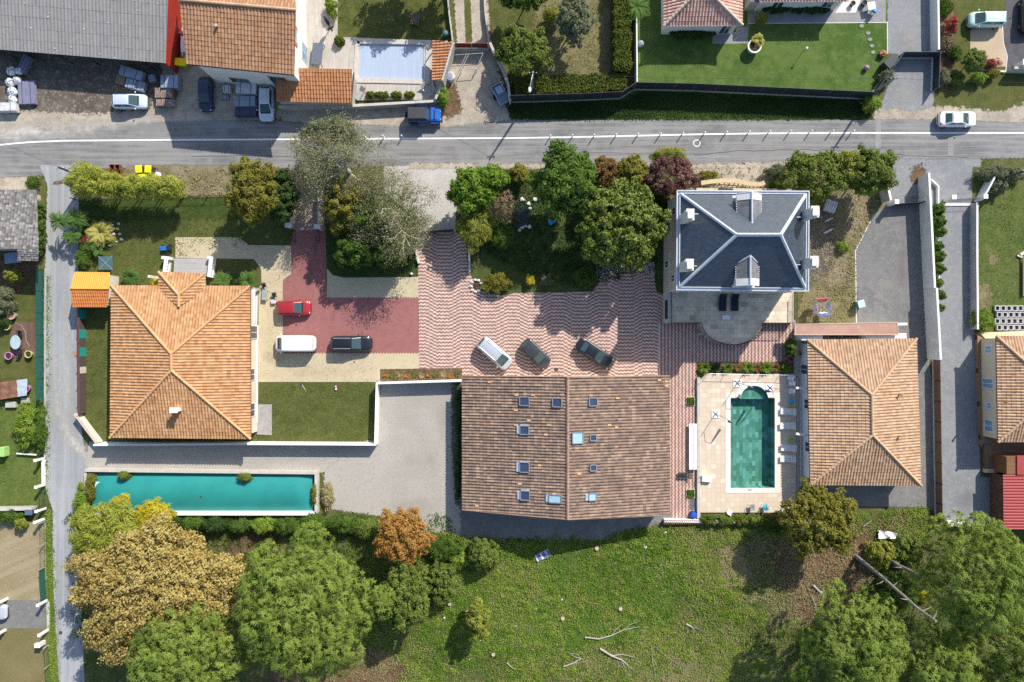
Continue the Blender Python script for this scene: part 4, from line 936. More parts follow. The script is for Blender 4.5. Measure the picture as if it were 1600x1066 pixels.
# ---- old grey-tiled outbuilding at the left edge
def left_shed():
    z, zr = 2.6, 3.7
    t = thing('old_outbuilding', 'old outbuilding with grey patchy tile roof at the left edge beside the lane', 'shed', (*W2(20, 350), 0))
    A, B, C, D = W(-90, 296, z), W(58, 297, z), W(61, 389, zr), W(-90, 389, zr)
    tr = TileRoof(2.0, .28, .012, .07, 2, .02); tr.slope([W(61, 408, z), W(60, 297, z + .02), W(-90, 297, zr), W(-90, 408, zr)]) if False else None
    tr = TileRoof(.36, .26, .04, .05, 4, .02); tr.slope([A, B, C, D]); m1 = roof_mat('grey_old_tiles', [(.13, .12, .115), (.24, .225, .21), (.17, .16, .15), (.40, .38, .355), (.11, .10, .095)], (.09, .085, .08), .5, 1.4)
    tr.slope([W(61, 408, z + .7), W(27, 407, z + .7), W(27, 389, zr), W(61, 389, zr)]); tr.build('roof', m1, t)
    m = MB(); m.prism([W2(-90, 306), W2(64, 306), W2(66, 392), W2(-90, 392)], 0, z - .1); m.build('wall', STONEW, t)
    m = MB(); c = W(20, 403, 1.8); m.box((c[0], c[1], 1.8), (1.9, 1.2, .08), .1); m.build('tarp', plain('blue_tarp', (.22, .27, .40), .5), t)
left_shed()
# ---- pergola slab between terrace and annex
def slab_gate():
    t = thing('covered_passage', 'long flat pink capped wall roof between the dry yard and the annex', 'passage', (*W2(1320, 515), 0))
    m = MB(); m.prism([W2(1243, 507, 2.3), W2(1402, 504, 2.3), W2(1403, 523, 2.3), W2(1242, 523, 2.3)], 2.1, 2.3); r = m.build('roof', ground_mat('pink_slab', (.44, .26, .20), (.50, .32, .25), (.38, .22, .17), .6, 3, 10, .01, soft=False), t)
    m = MB(); P = [(*W2(*p, 2.3), 0) for p in ((1242.5, 507), (1402, 504), (1403, 523), (1242, 523), (1242.5, 507))]; m.ribbon(P, .1, 2.08, 2.34); m.build('edge', plain('terracotta_edge', (.58, .42, .33)), t)
    m = MB()
    for x0, x1 in ((1242, 1274), (1342, 1402)): m.prism([W2(x0, 521), W2(x1, 521), W2(x1, 532), W2(x0, 532)], 0, 1.9)
    m.prism([W2(1243, 508), W2(1402, 505), W2(1402, 509), W2(1243, 511)], 0, 2.08); m.build('wall', WHITE, t)
    m = MB()
    for px in (1298, 1320): m.tube([(*W2(px, 526), 0), (*W2(px, 526), 2.1)], .07, 6)
    m.build('post', METALD, t)
slab_gate()
# ---------------------------------------------------------------- walls and fences
def wall(name, label, pts, h, th, mat, cap=None, side=0, cat='wall', z0=-.05, group=None):
    P = [W2(*p) for p in pts]
    if cap is None:
        m = MB(); m.ribbon(P, th, z0, h, side); o = m.build(name, mat); return tag(o, label, cat, group)
    t = thing(name, label, cat, (*P[0], 0), group=group)
    m = MB(); m.ribbon(P, th, z0, h, side); m.build('wall_body', mat, t)
    m = MB(); m.ribbon(P, th + .08, h, h + .05, side); m.build('coping', cap, t); return t
def along(pts, step):
    """points every step metres along a polyline of world xy"""
    o = []; P = [Vector(p) for p in pts]
    for i in range(len(P) - 1):
        a, b = P[i], P[i + 1]; n = max(1, round((b - a).length / step))
        for k in range(n): o.append((a.lerp(b, k / n), math.atan2((b - a).y, (b - a).x)))
    o.append((P[-1], math.atan2((P[-1] - P[-2]).y, (P[-1] - P[-2]).x))); return o
def fence(name, label, pts, h, mat, postmat, step=2.4, th=.05, z0=.05, base=None, kind='panel', cat='fence', post=.09):
    P = [W2(*p) for p in pts]
    t = thing(name, label, cat, (*P[0], 0)); q = along(P, step)
    if base: m = MB(); m.ribbon(P, .2, -.05, base[0]); m.build('base_wall', base[1], t); z0 = base[0] + .02
    for i in range(len(q) - 1):
        a, b = q[i][0], q[i + 1][0]; d = (b - a).normalized(); a2, b2 = a + d * post * .5, b - d * post * .5; m = MB()
        if kind == 'panel':
            m.ribbon([a2, b2], th, z0, h)
        elif kind == 'slat':
            n = max(2, int((h - z0) / .17))
            for k in range(n): z = z0 + (h - z0) * k / n; m.ribbon([a2, b2], th, z, z + (h - z0) / n * .82)
        else:
            for z in (z0 + .05, h - .05): m.ribbon([a2, b2], .025, z - .012, z + .012)
            L = (b2 - a2).length; n = max(2, int(L / (.16 if kind == 'bars' else .25)))
            for k in range(n + 1):
                p = a2.lerp(b2, k / n); m.tube([(p.x, p.y, z0 + .06), (p.x, p.y, h - .06)], .012, 4)
        m.build('panel', mat, t)
    for p, an in q:
        m = MB(); m.box((p.x, p.y, (h + .06 + z0 - .1) / 2), (post, post, h + .16 - z0), an); m.build('post', postmat, t)
    return t
ANTH = plain('anthracite_panel', (.032, .042, .052), .5, .4, var=.08)
ANTHP = plain('anthracite_post', (.10, .115, .125), .5, .4)
GREENP = plain('green_panel', (.025, .105, .085), .6, .3, var=.08)
GREEND = plain('green_metal', (.015, .07, .05), .5, .3)
BROWNP = plain('brown_panel', (.17, .10, .075), .8, .2, var=.15)
FACEW = plain('bright_render', (.80, .79, .77), .85, .2, var=.03)

wall('garden_wall', 'white rendered wall bending round the gravel yard between back lawn and barn', [(158, 692.5), (400, 691), (590, 692), (592.5, 598), (722, 594)], 1.55, .2, FACEW)
wall('lane_wall', 'cream low wall cutting the corner of the lane at the bungalow plot', [(126, 645), (146, 672), (160, 690)], 1.1, .22, CREAMW, plain('pink_coping', (.56, .45, .37)))
def west_fence():
    t = thing('boundary_fence', 'brown topped boundary wall with teal and pale panels along the lane', 'fence', (*W2(135, 560), 0))
    P = [W2(133, 478), W2(134.5, 645)]
    m = MB(); m.ribbon(P, .14, -.05, 1.25); m.build('wall_body', plain('fence_shade_brown', (.10, .075, .065)), t)
    m = MB(); m.ribbon(P, .2, 1.25, 1.31); m.build('coping', plain('dark_red_coping', (.13, .055, .05)), t)
    teal = plain('teal_sheet', (.02, .30, .25), .5); pale = plain('pale_sheet', (.60, .55, .47), .8)
    x = P[0][0] + .09
    for y0, y1, mt in ((484, 499, teal), (515, 529, teal), (543, 557, teal), (573, 583, pale), (598, 616, pale), (619, 644, pale)):
        ya, yb = W2(0, y0)[1], W2(0, y1)[1]; m = MB(); m.box((x + .03, (ya + yb) / 2, .62), (.05, ya - yb, 1.2)); m.build('panel', mt, t)
    for y in range(482, 646, 27):
        m = MB(); c = W2(133.4, y); m.tube([(c[0], c[1], 0), (c[0], c[1], 1.55)], .05, 6); m.build('post', ANTHP, t)
west_fence()
# left neighbours
fence('green_fence', 'green sheet fence between the neighbour garden and the lane', [(68, 422), (68.5, 625)], 1.3, GREENP, GREEND, 2.55)
fence('wire_fence', 'thin wire fence overgrown with climbers south of the green sheet fence', [(68.5, 628), (69, 712)], 1.1, GREEND, GREEND, 2.6, kind='wire')
wall('kerb_wall', 'narrow pale kerb wall along the lane below the climbers', [(72.5, 420), (72, 560), (71.5, 716)], .22, .16, GREYW)
wall('low_front_wall', 'low white wall between two white posts at the lane', [(70, 718), (70.5, 756)], .45, .22, WHITE)
for (px, py, lab) in ((69.5, 716, 'white concrete gatepost at the north end of the low white wall'), (70.5, 757, 'white concrete gatepost just north of the green barred gate'), (71, 794, 'white concrete gatepost just south of the green barred gate'), (69, 811, 'stubby white post below the green barred gate'),
                      (73.5, 938, 'white gatepost at the top corner of the grey neighbour drive'), (75.5, 984, 'white gatepost at the lower corner of the grey neighbour drive'), (12, 935, 'white post at the left frame edge above the parked car'), (9, 984, 'white post at the left frame edge below the parked car')):
    t = thing('gatepost', lab, 'gatepost', W(px, py), group='white gateposts along the lane')
    m = MB(); m.box((0, 0, .75), (.26, .26, 1.6)); m.build('post', WHITE, t, True); m = MB(); m.box((0, 0, 1.6), (.34, .34, .1)); m.build('cap', WHITE, t, True)
fence('barred_gate', 'green barred metal gate in the white posts by the lane', [(70.6, 760), (71, 792)], 1.1, GREEND, GREEND, 2.4, kind='bars', cat='gate')
fence('sheet_gate', 'dark green sheet gate leaf standing open beside the lane', [(70, 888), (73, 934)], 1.0, GREENP, GREEND, 3.5, cat='gate')
fence('lane_wire_fence', 'wire fence beside the straw coloured dry garden', [(70, 815), (70.5, 886)], .9, GREEND, METALL, 2.6, kind='wire')
fence('lane_wire_fence', 'wire fence beside the brown garden at the bottom left corner', [(76, 1008), (80, 1070)], .9, GREEND, METALL, 2.6, kind='wire')
wall('drive_threshold', 'pale concrete threshold strip across the neighbour drive', [(75, 940), (76.5, 982)], .06, .4, CONCW)
wall('divider_wall', 'rough grey wall between the green lawn and the straw garden', [(-60, 794), (58, 792)], .9, .3, GREYW, CONCW)
m = MB(); m.box(W(67.5, 1003)[:2] + (.5,), (.6, .45, 1.0)); m.box(W(67.5, 1003)[:2] + (1.02,), (.66, .5, .05)); tag(m.build('meter_box', WHITE), 'white meter box by the wire fence at the lower lane', 'meter box')
m = MB(); m.tube([W(26, 709, .3), W(57, 711, .3)], .09, 8); tag(m.build('pipe', WHITEP), 'white pipe lying on the neighbour lawn', 'pipe')
# middle gardens
fence('garden_fence', 'thin black wire fence between bamboo hedge and front lawn', [(118, 312), (250, 311), (362, 307)], 1.0, METALD, METALD, 2.5, kind='wire')
wall('drive_side_wall', 'cream wall along the west side of the leafy red drive', [(461, 300), (459.5, 352)], 1.2, .2, CREAMW, CREAMW)
wall('drive_side_wall', 'cream wall along the east side of the leafy red drive', [(502, 300), (502.5, 354)], 1.2, .2, CREAMW, CREAMW)
for px, py, lab in ((458, 356, 'west brick gate pillar with white cap on the red drive'), (502.5, 358, 'east gate pillar with white cap under the grey tree'), (645, 364, 'gate pillar with white sign box at the concrete apron')):
    t = thing('gate_pillar', lab, 'pillar', W(px, py), group='pillars of the garden gates'); m = MB(); m.box((0, 0, .85), (.45, .45, 1.8)); m.build('pillar_body', GREYW, t, True); m = MB(); m.box((0, 0, 1.78), (.75, .55, .1)); m.build('cap', WHITE, t, True)
fence('black_gate', 'west leaf of the black gate swung open on the red drive', [(461, 360), (462, 378)], 1.3, METALD, METALD, 2, kind='bars', cat='gate')
fence('black_gate', 'east leaf of the black gate swung open on the red drive', [(500, 361), (499, 378)], 1.3, METALD, METALD, 2, kind='bars', cat='gate')
fence('sliding_gate', 'black sliding gate between concrete apron and zigzag courtyard', [(660, 365), (709, 361)], 1.2, METALD, METALD, 4, cat='gate')
wall('bed_wall', 'short cream wall between the tree bed and zigzag courtyard', [(647, 372), (655, 412)], .5, .25, CREAMW)
wall('bed_wall', 'short pale wall at the shrub bed on the east side of the courtyard', [(733, 384), (734, 426)], .45, .2, CREAMW)
# north side of the road
t = wall('street_wall', 'grey concrete wall carrying the pool terrace above the road', [(440, 172), (560, 170), (683, 163)], 1.1, .22, GREYW, CONCW)
wall('drive_wall', 'grey wall climbing beside the sandy drive from road to red gate', [(683, 162), (694, 132), (704, 98), (708, 74)], 1.5, .22, GREYW, CONCW)
wall('drive_wall', 'curved grey wall on the east side of the sandy drive', [(766, 74), (774, 92), (786, 114), (794, 138), (797, 164)], 1.3, .22, GREYW, CONCW)
wall('paddock_kerb', 'low pale wall between the wheel tracks and the dry paddock', [(755, -60), (758, 20), (764, 70)], .7, .18, GREYW)
wall('garden_kerb', 'low pale wall between pool garden and wheel tracks', [(696, -60), (702, 20), (708, 68)], .7, .16, GREYW)
t = fence('red_gate', 'dark red double gate on pale rails across the sandy drive', [(712, 77), (763, 77)], 1.6, plain('oxide_red', (.17, .035, .028), .6), CONCW, 1.95, cat='gate', z0=.4)
m = MB(); m.ribbon([W2(712, 78), W2(763, 78)], .3, 0, .35); m.build('rail', CONCW, t)
t = thing('gate_track', 'pale rectangular steel frame lying open in front of the red gate', 'frame', W(735, 100))
m = MB(); z = .9
P = [W(712, 86, z), W(755, 83, z), W(744, 108, z), W(720, 110, z), W(703, 108, z)]
for a, b in ((0, 1), (1, 2), (2, 3)): m.tube([P[a], P[b]], .035, 6)
m.tube([W(733, 84, z), W(720, 110, z)], .03, 6); m.tube([W(729, 84, z), W(717, 110, z)], .03, 6)
for p in P[:4]: m.tube([(p[0], p[1], 0), p], .035, 6)
m.build('steel_frame', METALL, t)
fence('panel_fence', 'dark anthracite panel fence below the long hedge beside the road', [(797, 160), (905, 157), (968, 154), (988, 141)], 2.3, ANTH, ANTHP, 2.6, base=(.25, GREYW))
fence('panel_fence', 'dark anthracite panel fence along the road edge of the bright lawn', [(990, 140), (1080, 142), (1355, 155)], 2.3, ANTH, ANTHP, 2.6, base=(.25, GREYW))
wall('white_boundary_wall', 'tall thin white wall between clipped hedge and bright lawn', [(990, -60), (991.5, 137)], 1.7, .14, WHITE)
fence('panel_fence', 'dark anthracite panel fence slanting from the road to the entrance gate', [(1356, 154), (1402, 90)], 1.5, ANTH, ANTHP, 3.2, base=(.2, GREYW))
t = fence('entrance_gate', 'wide anthracite sliding gate at the gravel entrance', [(1404, 90), (1462, 90)], 1.6, ANTH, ANTHP, 4.4, cat='gate')
m = MB(); m.ribbon([W2(1404, 90.6), W2(1457, 90.6)], .2, 0, .1); m.build('rail', CONCW, t)
fence('panel_fence', 'dark anthracite panel fence east of the gravel entrance', [(1457, 92), (1455, 143)], 1.5, ANTH, ANTHP, 3.8, base=(.2, WHITE))
wall('entrance_wall', 'white wall along the east side of the gravel entrance', [(1453, -60), (1455, 86)], 1.5, .22, WHITE)
wall('corner_wall', 'short pale wall beside the tarmac drive at the right edge', [(1572, 113), (1620, 114)], 1.3, .2, GREYW, CONCW)
wall('garden_edge', 'row of pale stones edging the corner garden', [(1518, 108), (1569, 113)], .25, .2, CREAMW)
m = MB(); m.box(W(1586, 106)[:2] + (.8,), (.5, .5, 1.7)); m.box(W(1586, 106)[:2] + (1.68,), (.66, .66, .1)); tag(m.build('gate_pillar', WHITE), 'square white pillar at the dark tarmac drive', 'pillar')
# villa surroundings
OCHRE = plain('ochre_balustrade', (.52, .42, .27), .8, .2)
def balustrade(name, label, pts, h, mat, wd=.25, step=.42):
    P = [W2(*p) for p in pts]; t = thing(name, label, 'balustrade', (*P[0], 0))
    m = MB(); m.ribbon(P, wd, h - .12, h); m.build('handrail', mat, t)
    m = MB(); m.ribbon(P, wd, 0, .12); m.build('plinth', mat, t)
    for p, a in along(P, step):
        m = MB(); m.lathe((p.x, p.y, .12), [(.05, 0), (.085, .2), (.045, .45), (.08, h - .25)], 8); m.build('baluster', mat, t)
    return t
balustrade('street_balustrade', 'ochre yellow balustrade curving along the bank behind the villa', [(1092, 289), (1105, 287), (1125, 285), (1148, 286), (1166, 290), (1184, 291), (1190, 288)], 1.0, OCHRE, .5, .5)
fence('picket_fence', 'white picket fence between ochre balustrade and villa', [(1095, 292), (1190, 292.5)], .7, WHITE, WHITE, 2.5, kind='bars')
wall('villa_parapet', 'ochre capped low wall under the north eave of the villa', [(1085, 299), (1118, 299)], .9, .4, OCHRE)
wall('villa_parapet', 'ochre capped low wall north east of the villa dormer', [(1142, 299), (1222, 300)], .9, .35, OCHRE)
wall('boundary_wall', 'tall grey wall with white cap between the two gravel drives, north part', [(1434.5, 277), (1437, 322), (1443.5, 452)], 2.1, .16, plain('light_grey_render', (.74, .72, .67), .9, .2, var=.1, scale=.8), WHITE)
wall('boundary_wall', 'taller grey wall with white cap beside the annex, south part', [(1443.5, 452.5), (1449.5, 561)], 2.45, .16, plain('light_grey_render', (.74, .72, .67)), WHITE)
wall('planter_wall', 'white planter wall holding the round shrubs beside the long drive', [(1452, 282), (1463, 292), (1463, 318), (1462, 336), (1464, 440)], .45, .14, WHITE)
fence('brown_fence', 'brown panel fence with dark posts on a pale kerb along the long drive', [(1457.5, 563), (1461.5, 816)], 1.4, BROWNP, METALD, 2.3, base=(.2, CONCW))
wall('yard_end_wall', 'short white slab wall closing the long drive', [(1475, 816), (1510, 818)], .7, .5, WHITE)
for px, py, lab in ((1388, 320, 'white gate pillar on the west side of the grey driveway'), (1437, 315, 'white gate pillar against the tall grey wall'), (1476, 313, 'white gate pillar at the long drive, west side'), (1524, 312, 'white gate pillar at the long drive, east side')):
    t = thing('gate_pillar', lab, 'pillar', W(px, py), group='white pillars of the driveway gates'); m = MB(); m.box((0, 0, .85), (.4, .4, 1.8)); m.build('pillar_body', WHITE, t, True); m = MB(); m.box((0, 0, 1.77), (.52, .52, .1)); m.build('cap', WHITE, t, True)
fence('driveway_gate', 'black gate across the grey driveway', [(1391, 322), (1434, 319)], 1.3, METALD, METALD, 3.4, kind='slat', cat='gate')
fence('driveway_gate', 'black barred gate across the long drive', [(1478, 315), (1522, 313)], 1.3, METALD, METALD, 3.6, kind='bars', cat='gate')
wall('gate_threshold', 'pale threshold strip under the long drive gate', [(1466, 320), (1520, 320)], .12, .3, WHITE)
wall('entry_wall', 'short grey wall leaning by the shrub at the driveway gate', [(1372, 290), (1378, 318)], 1.9, .16, GREYW, WHITE)
wall('entry_wall', 'angled white wall east of the long drive gate', [(1522, 316), (1531, 300), (1541, 281)], 1.5, .18, WHITE)
wall('lawn_wall', 'low white edged wall between the long drive and rough lawn', [(1516, 320), (1516, 410), (1517, 515)], 1.2, .14, GREYW, WHITE)
# balustrade of the bungalow porch and side
def porch():
    t = thing('porch_ramp', 'grey paved porch with white balustrades in front of the bungalow gable', 'porch', (*W2(300, 416), 0))
    m = MB(); m.prism([W2(272, 404, .35), W2(335, 404, .35), W2(333, 432, .35), W2(271, 432, .35)], 0, .35); m.build('paving', tile_mat('porch_paving', 1.2, .22, [(.36, .35, .36), (.42, .41, .42), (.39, .39, .38)], (.28, .28, .28), .02, stain=.2), t)
    for (a, b) in (((267, 406), (264, 430)), ((336, 406), (333, 434))):
        P = [W2(*a), W2(*b)]; m = MB(); m.ribbon(P, .42, 1.0, 1.12); m.build('handrail', FACEW, t); m = MB(); m.ribbon(P, .3, .0, .4); m.build('plinth', FACEW, t)
        for p, an in along(P, .34):
            m = MB(); m.lathe((p.x, p.y, .4), [(.06, 0), (.09, .15), (.05, .35), (.08, .6)], 8); m.build('baluster', FACEW, t)
    for a in ((259, 404), (270, 405), (329, 405), (337, 405)):
        pass
    for a, b in (((259, 404), (271, 405)), ((329, 404), (338, 405))):
        m = MB(); m.ribbon([W2(*a), W2(*b)], .34, 0, 1.0); m.build('newel', FACEW, t)
    t = thing('side_balustrade', 'white balustrade along the east side of the bungalow', 'balustrade', (*W2(402, 480), 0))
    P = [W2(401, 454), W2(400, 506)]; m = MB(); m.ribbon(P, .42, .95, 1.07); m.build('handrail', FACEW, t); m = MB(); m.ribbon(P, .3, 0, .15); m.build('plinth', FACEW, t)
    for p, an in along(P, .42): m = MB(); m.lathe((p.x, p.y, .15), [(.06, 0), (.09, .2), (.05, .45), (.08, .8)], 8); m.build('baluster', FACEW, t)
    m = MB(); m.ribbon([W2(393, 452), W2(401, 452), W2(406, 456)], .3, 0, 1.0); m.build('newel', GREYW, t)
    m = MB(); m.prism([W2(393, 508), W2(404, 508), W2(403, 660), W2(393, 660)], 0, .18); tag(m.build('side_step', WHITE), 'pale step strip along the east wall of the bungalow', 'step')
    m = MB(); m.prism([W2(403, 632), W2(425, 632), W2(425, 680), W2(402, 679)], 0, .1); tag(m.build('patio_slab', plain('grey_patio', (.33, .31, .30), .9, .2, var=.14, scale=2)), 'small grey patio slab on the back lawn', 'patio')
porch()

# ---------------------------------------------------------------- pools
def covered_tank():
    t = thing('covered_basin', 'long basin under a turquoise tarpaulin cover inside pale low walls', 'basin', (*W2(318, 768), 0))
    P = [W2(139, 733), W2(497, 737), W2(497, 800), W2(139, 800), W2(139, 733)]
    m = MB(); m.ribbon(P[:3], .34, -.05, .85); m.build('wall', CONCW, t)
    m = MB(); m.ribbon(P[2:4], .4, -.05, .85); m.build('wall', FACEW, t)
    m = MB(); m.ribbon([(P[3][0], P[3][1] + .2), (P[4][0], P[4][1] - .17)], .3, -.05, .7); m.build('wall', CONCW, t)
    x0, y0 = W2(144, 798); x1, y1 = W2(490, 739); nx, ny = 60, 16; V = []; rg = random.Random(1)
    for j in range(ny + 1):
        for i in range(nx + 1):
            u, v = i / nx, j / ny
            V.append((x0 + (x1 - x0) * u, y0 + (y1 - y0) * v, .18 + .62 * math.sin(math.pi * min(1, max(0, v * .97 + .015))) ** .8 * min(1, u * 14, (1 - u) * 14) ** .5 + .012 * math.sin(u * 40 + 2 * v)))
    F = np.array([(j * (nx + 1) + i, j * (nx + 1) + i + 1, (j + 1) * (nx + 1) + i + 1, (j + 1) * (nx + 1) + i) for j in range(ny) for i in range(nx)])
    mesh_obj('tarpaulin', np.array(V), F, plain('turquoise_tarp', (.024, .255, .24), .45, .4, var=.07, scale=.5), t, smooth=True)
    m = MB(); m.prism([W2(139, 734), W2(497, 738), W2(497, 800), W2(139, 800)], -.02, .10); m.build('basin_floor', METALD, t)
    m = MB(); m.box(W(154, 760, .6)[:2] + (.5,), (1.0, 1.0, .06), .05); tag(m.build('board', WHITEP), 'white square board lying on the turquoise cover', 'board')
    m = MB(); m.blob(W(314, 776, .8)[:2] + (.80,), (.25, .3, .1), 8); tag(m.build('debris', WOODD), 'dark clump of leaves on the turquoise cover', 'debris')
covered_tank()
def arcpts(cx, cy, rx, ry, a0, a1, n): return [(cx + rx * math.cos(R(a0 + (a1 - a0) * i / n)), cy + ry * math.sin(R(a0 + (a1 - a0) * i / n))) for i in range(n + 1)]
def swim():
    z = .15
    POOLT = tile_mat('pool_deck_tile', .56, .56, [(.58, .475, .36), (.62, .51, .39), (.60, .49, .375), (.61, .50, .38), (.70, .61, .49)], (.43, .34, .26), .022, off=0, stain=.12)
    arc = arcpts(1178.5, 625, 22, 22, 180, 360, 20)       # bow over the top, photo y is down
    arc = [(x, y) for x, y in arc]
    up = [p for p in arc if p[1] < 622]; mid = len(up) // 2
    topl = [(1089, 600), (1104, 585), (1178.5, 585)] + up[:mid + 1][::-1] + [(1156.5, 622), (1141, 622), (1089, 622)]
    topr = [(1178.5, 585), (1243, 585), (1243, 622), (1211, 622), (1200.5, 622)] + up[mid:][::-1]
    m = MB()
    for poly in (topl, topr, [(1089, 622), (1141, 622), (1141, 763), (1089, 763)], [(1211, 622), (1243, 622), (1243, 763), (1211, 763)], [(1089, 763), (1243, 763), (1243, 801), (1089, 801)]):
        m.poly([(*W2(*p, z), z) for p in poly])
    tag(m.build('pool_deck', POOLT), kind='structure')
    m = MB(); m.ribbon([W2(1243.5, 801, z), W2(1243.5, 585, z), W2(1104, 584.5, z), W2(1088.5, 600, z), W2(1088.5, 801, z)], .06, 0, z + .002); m.build('pool_deck_edge', CONCW)['kind'] = 'structure'
    t = thing('swimming_pool', 'swimming pool of green stone tiles with a rounded bow at its north end', 'pool', (*W2(1176, 690), 0))
    # coping
    zi = z + .03
    rim = [(1176, 762.5), (1141.5, 762.5), (1141.5, 622)] + [(1156.5, 622)] + [p for p in arc if p[1] < 622] + [(1200.5, 622), (1210.5, 622), (1210.5, 762.5), (1176, 762.5)]
    Pr = [W2(*p, z) for p in rim]
    m = MB(); m.ribbon([W2(*q, z) for q in ((1148.6, 622), (1141.5, 622), (1141.5, 762.5), (1210.5, 762.5), (1210.5, 622), (1208.4, 622))], .62, z + .004, zi, -1)
    m.ribbon([W2(*q, z) for q in [(1156.5, 621.9)] + [q for q in arc if q[1] < 620] + [(1200.5, 621.9)]], .62, z + .004, zi + .002, 1)
    co = m.build('coping', plain('coping_stone', (.72, .66, .60), .7, .25, var=.06, scale=2), t)
    # basin walls and floor
    BALI = tile_mat('green_stone', .62, .38, [(.07, .20, .155), (.13, .29, .235), (.19, .38, .32), (.09, .22, .165), (.25, .46, .40), (.11, .22, .13), (.16, .30, .25)], (.06, .15, .13), .014, stain=.3, rough=.6, rot=math.pi / 2)
    m = MB(); zb = -1.25
    for i in range(len(Pr) - 1): m.poly([(*Pr[i], zb), (*Pr[i + 1], zb), (*Pr[i + 1], z + .01), (*Pr[i], z + .01)])
    Pf = [W2(*p, z) for p in ((1135, 595), (1215, 595), (1215, 770), (1135, 770))]; m.poly([(*p, zb) for p in Pf])
    m.build('basin', BALI, t)
    # submerged steps in the bow and a bench in the north east corner
    m = MB()
    for k, (r, zz) in enumerate(((21, -.35), (15, -.7), (10, -1.0))): m.prism([W2(x, y) for x, y in arcpts(1178.5, 624, r, r, 180, 360, 16)], zz - .3, zz)
    m.build('step', BALI, t)
    g = G('pool_water', .05, .5); fr = g.n('ShaderNodeFresnel'); fr.inputs[0].default_value = 1.33
    tr = g.n('ShaderNodeBsdfTransparent'); tr.inputs[0].default_value = (.72, .91, .89, 1); gl = g.n('ShaderNodeBsdfGlossy'); gl.inputs['Roughness'].default_value = .03
    bp = g.n('ShaderNodeBump'); g.put(bp.inputs['Height'], g.noise(2.2, 3)); bp.inputs['Distance'].default_value = .03; bp.inputs['Strength'].default_value = .6
    for nd in (fr, gl): g.nt.links.new(bp.outputs[0], nd.inputs['Normal'])
    mx = g.n('ShaderNodeMixShader'); g.nt.links.new(fr.outputs[0], mx.inputs[0]); g.nt.links.new(tr.outputs[0], mx.inputs[1]); g.nt.links.new(gl.outputs[0], mx.inputs[2]); g.nt.links.new(mx.outputs[0], g.out.inputs['Surface'])
    m = MB(); m.poly([(*p, .02) for p in Pr[:-1]]); m.build('water', g.mat, t)
    m = MB(); m.box(W(1171, 765)[:2] + (.19,), (.4, .2, .02)); m.build('skimmer', METALL, t)
    wall('pool_kerb', 'pale kerb wall between zigzag path and pool deck', [(1090.5, 590), (1090.5, 812)], .4, .36, CONCW)
    fence('pool_fence', 'glass panel fence with steel posts east of the pool', [(1246, 587), (1246, 775)], 1.05, plain('clear_panel', (.5, .52, .54), .15, .5), METALL, 2.3, th=.03, z0=.12) if False else None
    t = thing('pool_railing', 'grey steel railing with posts along the east and north sides of the pool deck', 'railing', (*W2(1246, 690), 0))
    P = [W2(1245.5, 775), W2(1245.5, 586), W2(1104, 583.5), W2(1089, 599)]
    m = MB(); m.tube([(*p, 1.05) for p in P], .03, 6); m.build('handrail', METALL, t); m = MB(); m.ribbon(P, .06, .10, .16); m.build('base_rail', METALL, t)
    for p, a in along(P, 2.2): m = MB(); m.tube([(p.x, p.y, .1), (p.x, p.y, 1.05)], .03, 6); m.build('post', METALL, t)
swim()
def slat_pool():
    t = thing('slatted_pool', 'rectangular pool closed by a pale blue slatted cover in a timber deck', 'pool', (*W2(615, 96), 0))
    P = [(559, 66), (670, 68), (668, 129), (557, 127)]
    m = MB(); m.ribbon([W2(*p) for p in P + P[:1]], .55, .02, .30); m.build('coping', plain('wood_coping', (.52, .48, .43), .8), t)
    m = MB(); A = [W2(562, 69), W2(667, 71), W2(665, 126), W2(560, 124)]; m.prism(A, .03, .10); m.build('slat_cover', tile_mat('cover_slats', .09, 4.2, [(.36, .43, .56), (.39, .46, .59), (.41, .48, .60)], (.31, .37, .49), .008, off=0, stain=.06, rough=.5), t)
    m = MB(); m.box(W(664, 98)[:2] + (.14,), (.25, 3.9, .06)); m.build('end_rail', METALL, t)
    t = thing('pool_terrace', 'weathered timber terrace round the slatted pool, left of the lawn', 'terrace', (*W2(580, 110), 0))
    m = MB()
    for q in ([(462, -60), (527, -60), (527, 60), (462, 60)], [(462, 60), (559, 60), (557, 158), (462, 160)], [(559, 60), (700, 66.5), (700, 69), (559, 66)], [(557, 127), (668, 129), (668, 157), (557, 158)], [(669, 68), (704, 70), (688, 145), (683, 156), (668, 157)]):
        m.poly([(*W2(*p), .20) for p in q])
    m.build('boards', DECKP, t)
    m = MB(); m.ribbon([W2(527, -60), W2(527, 60), W2(700, 66)], .12, 0, .22); m.build('edge', GREYW, t)
slat_pool()

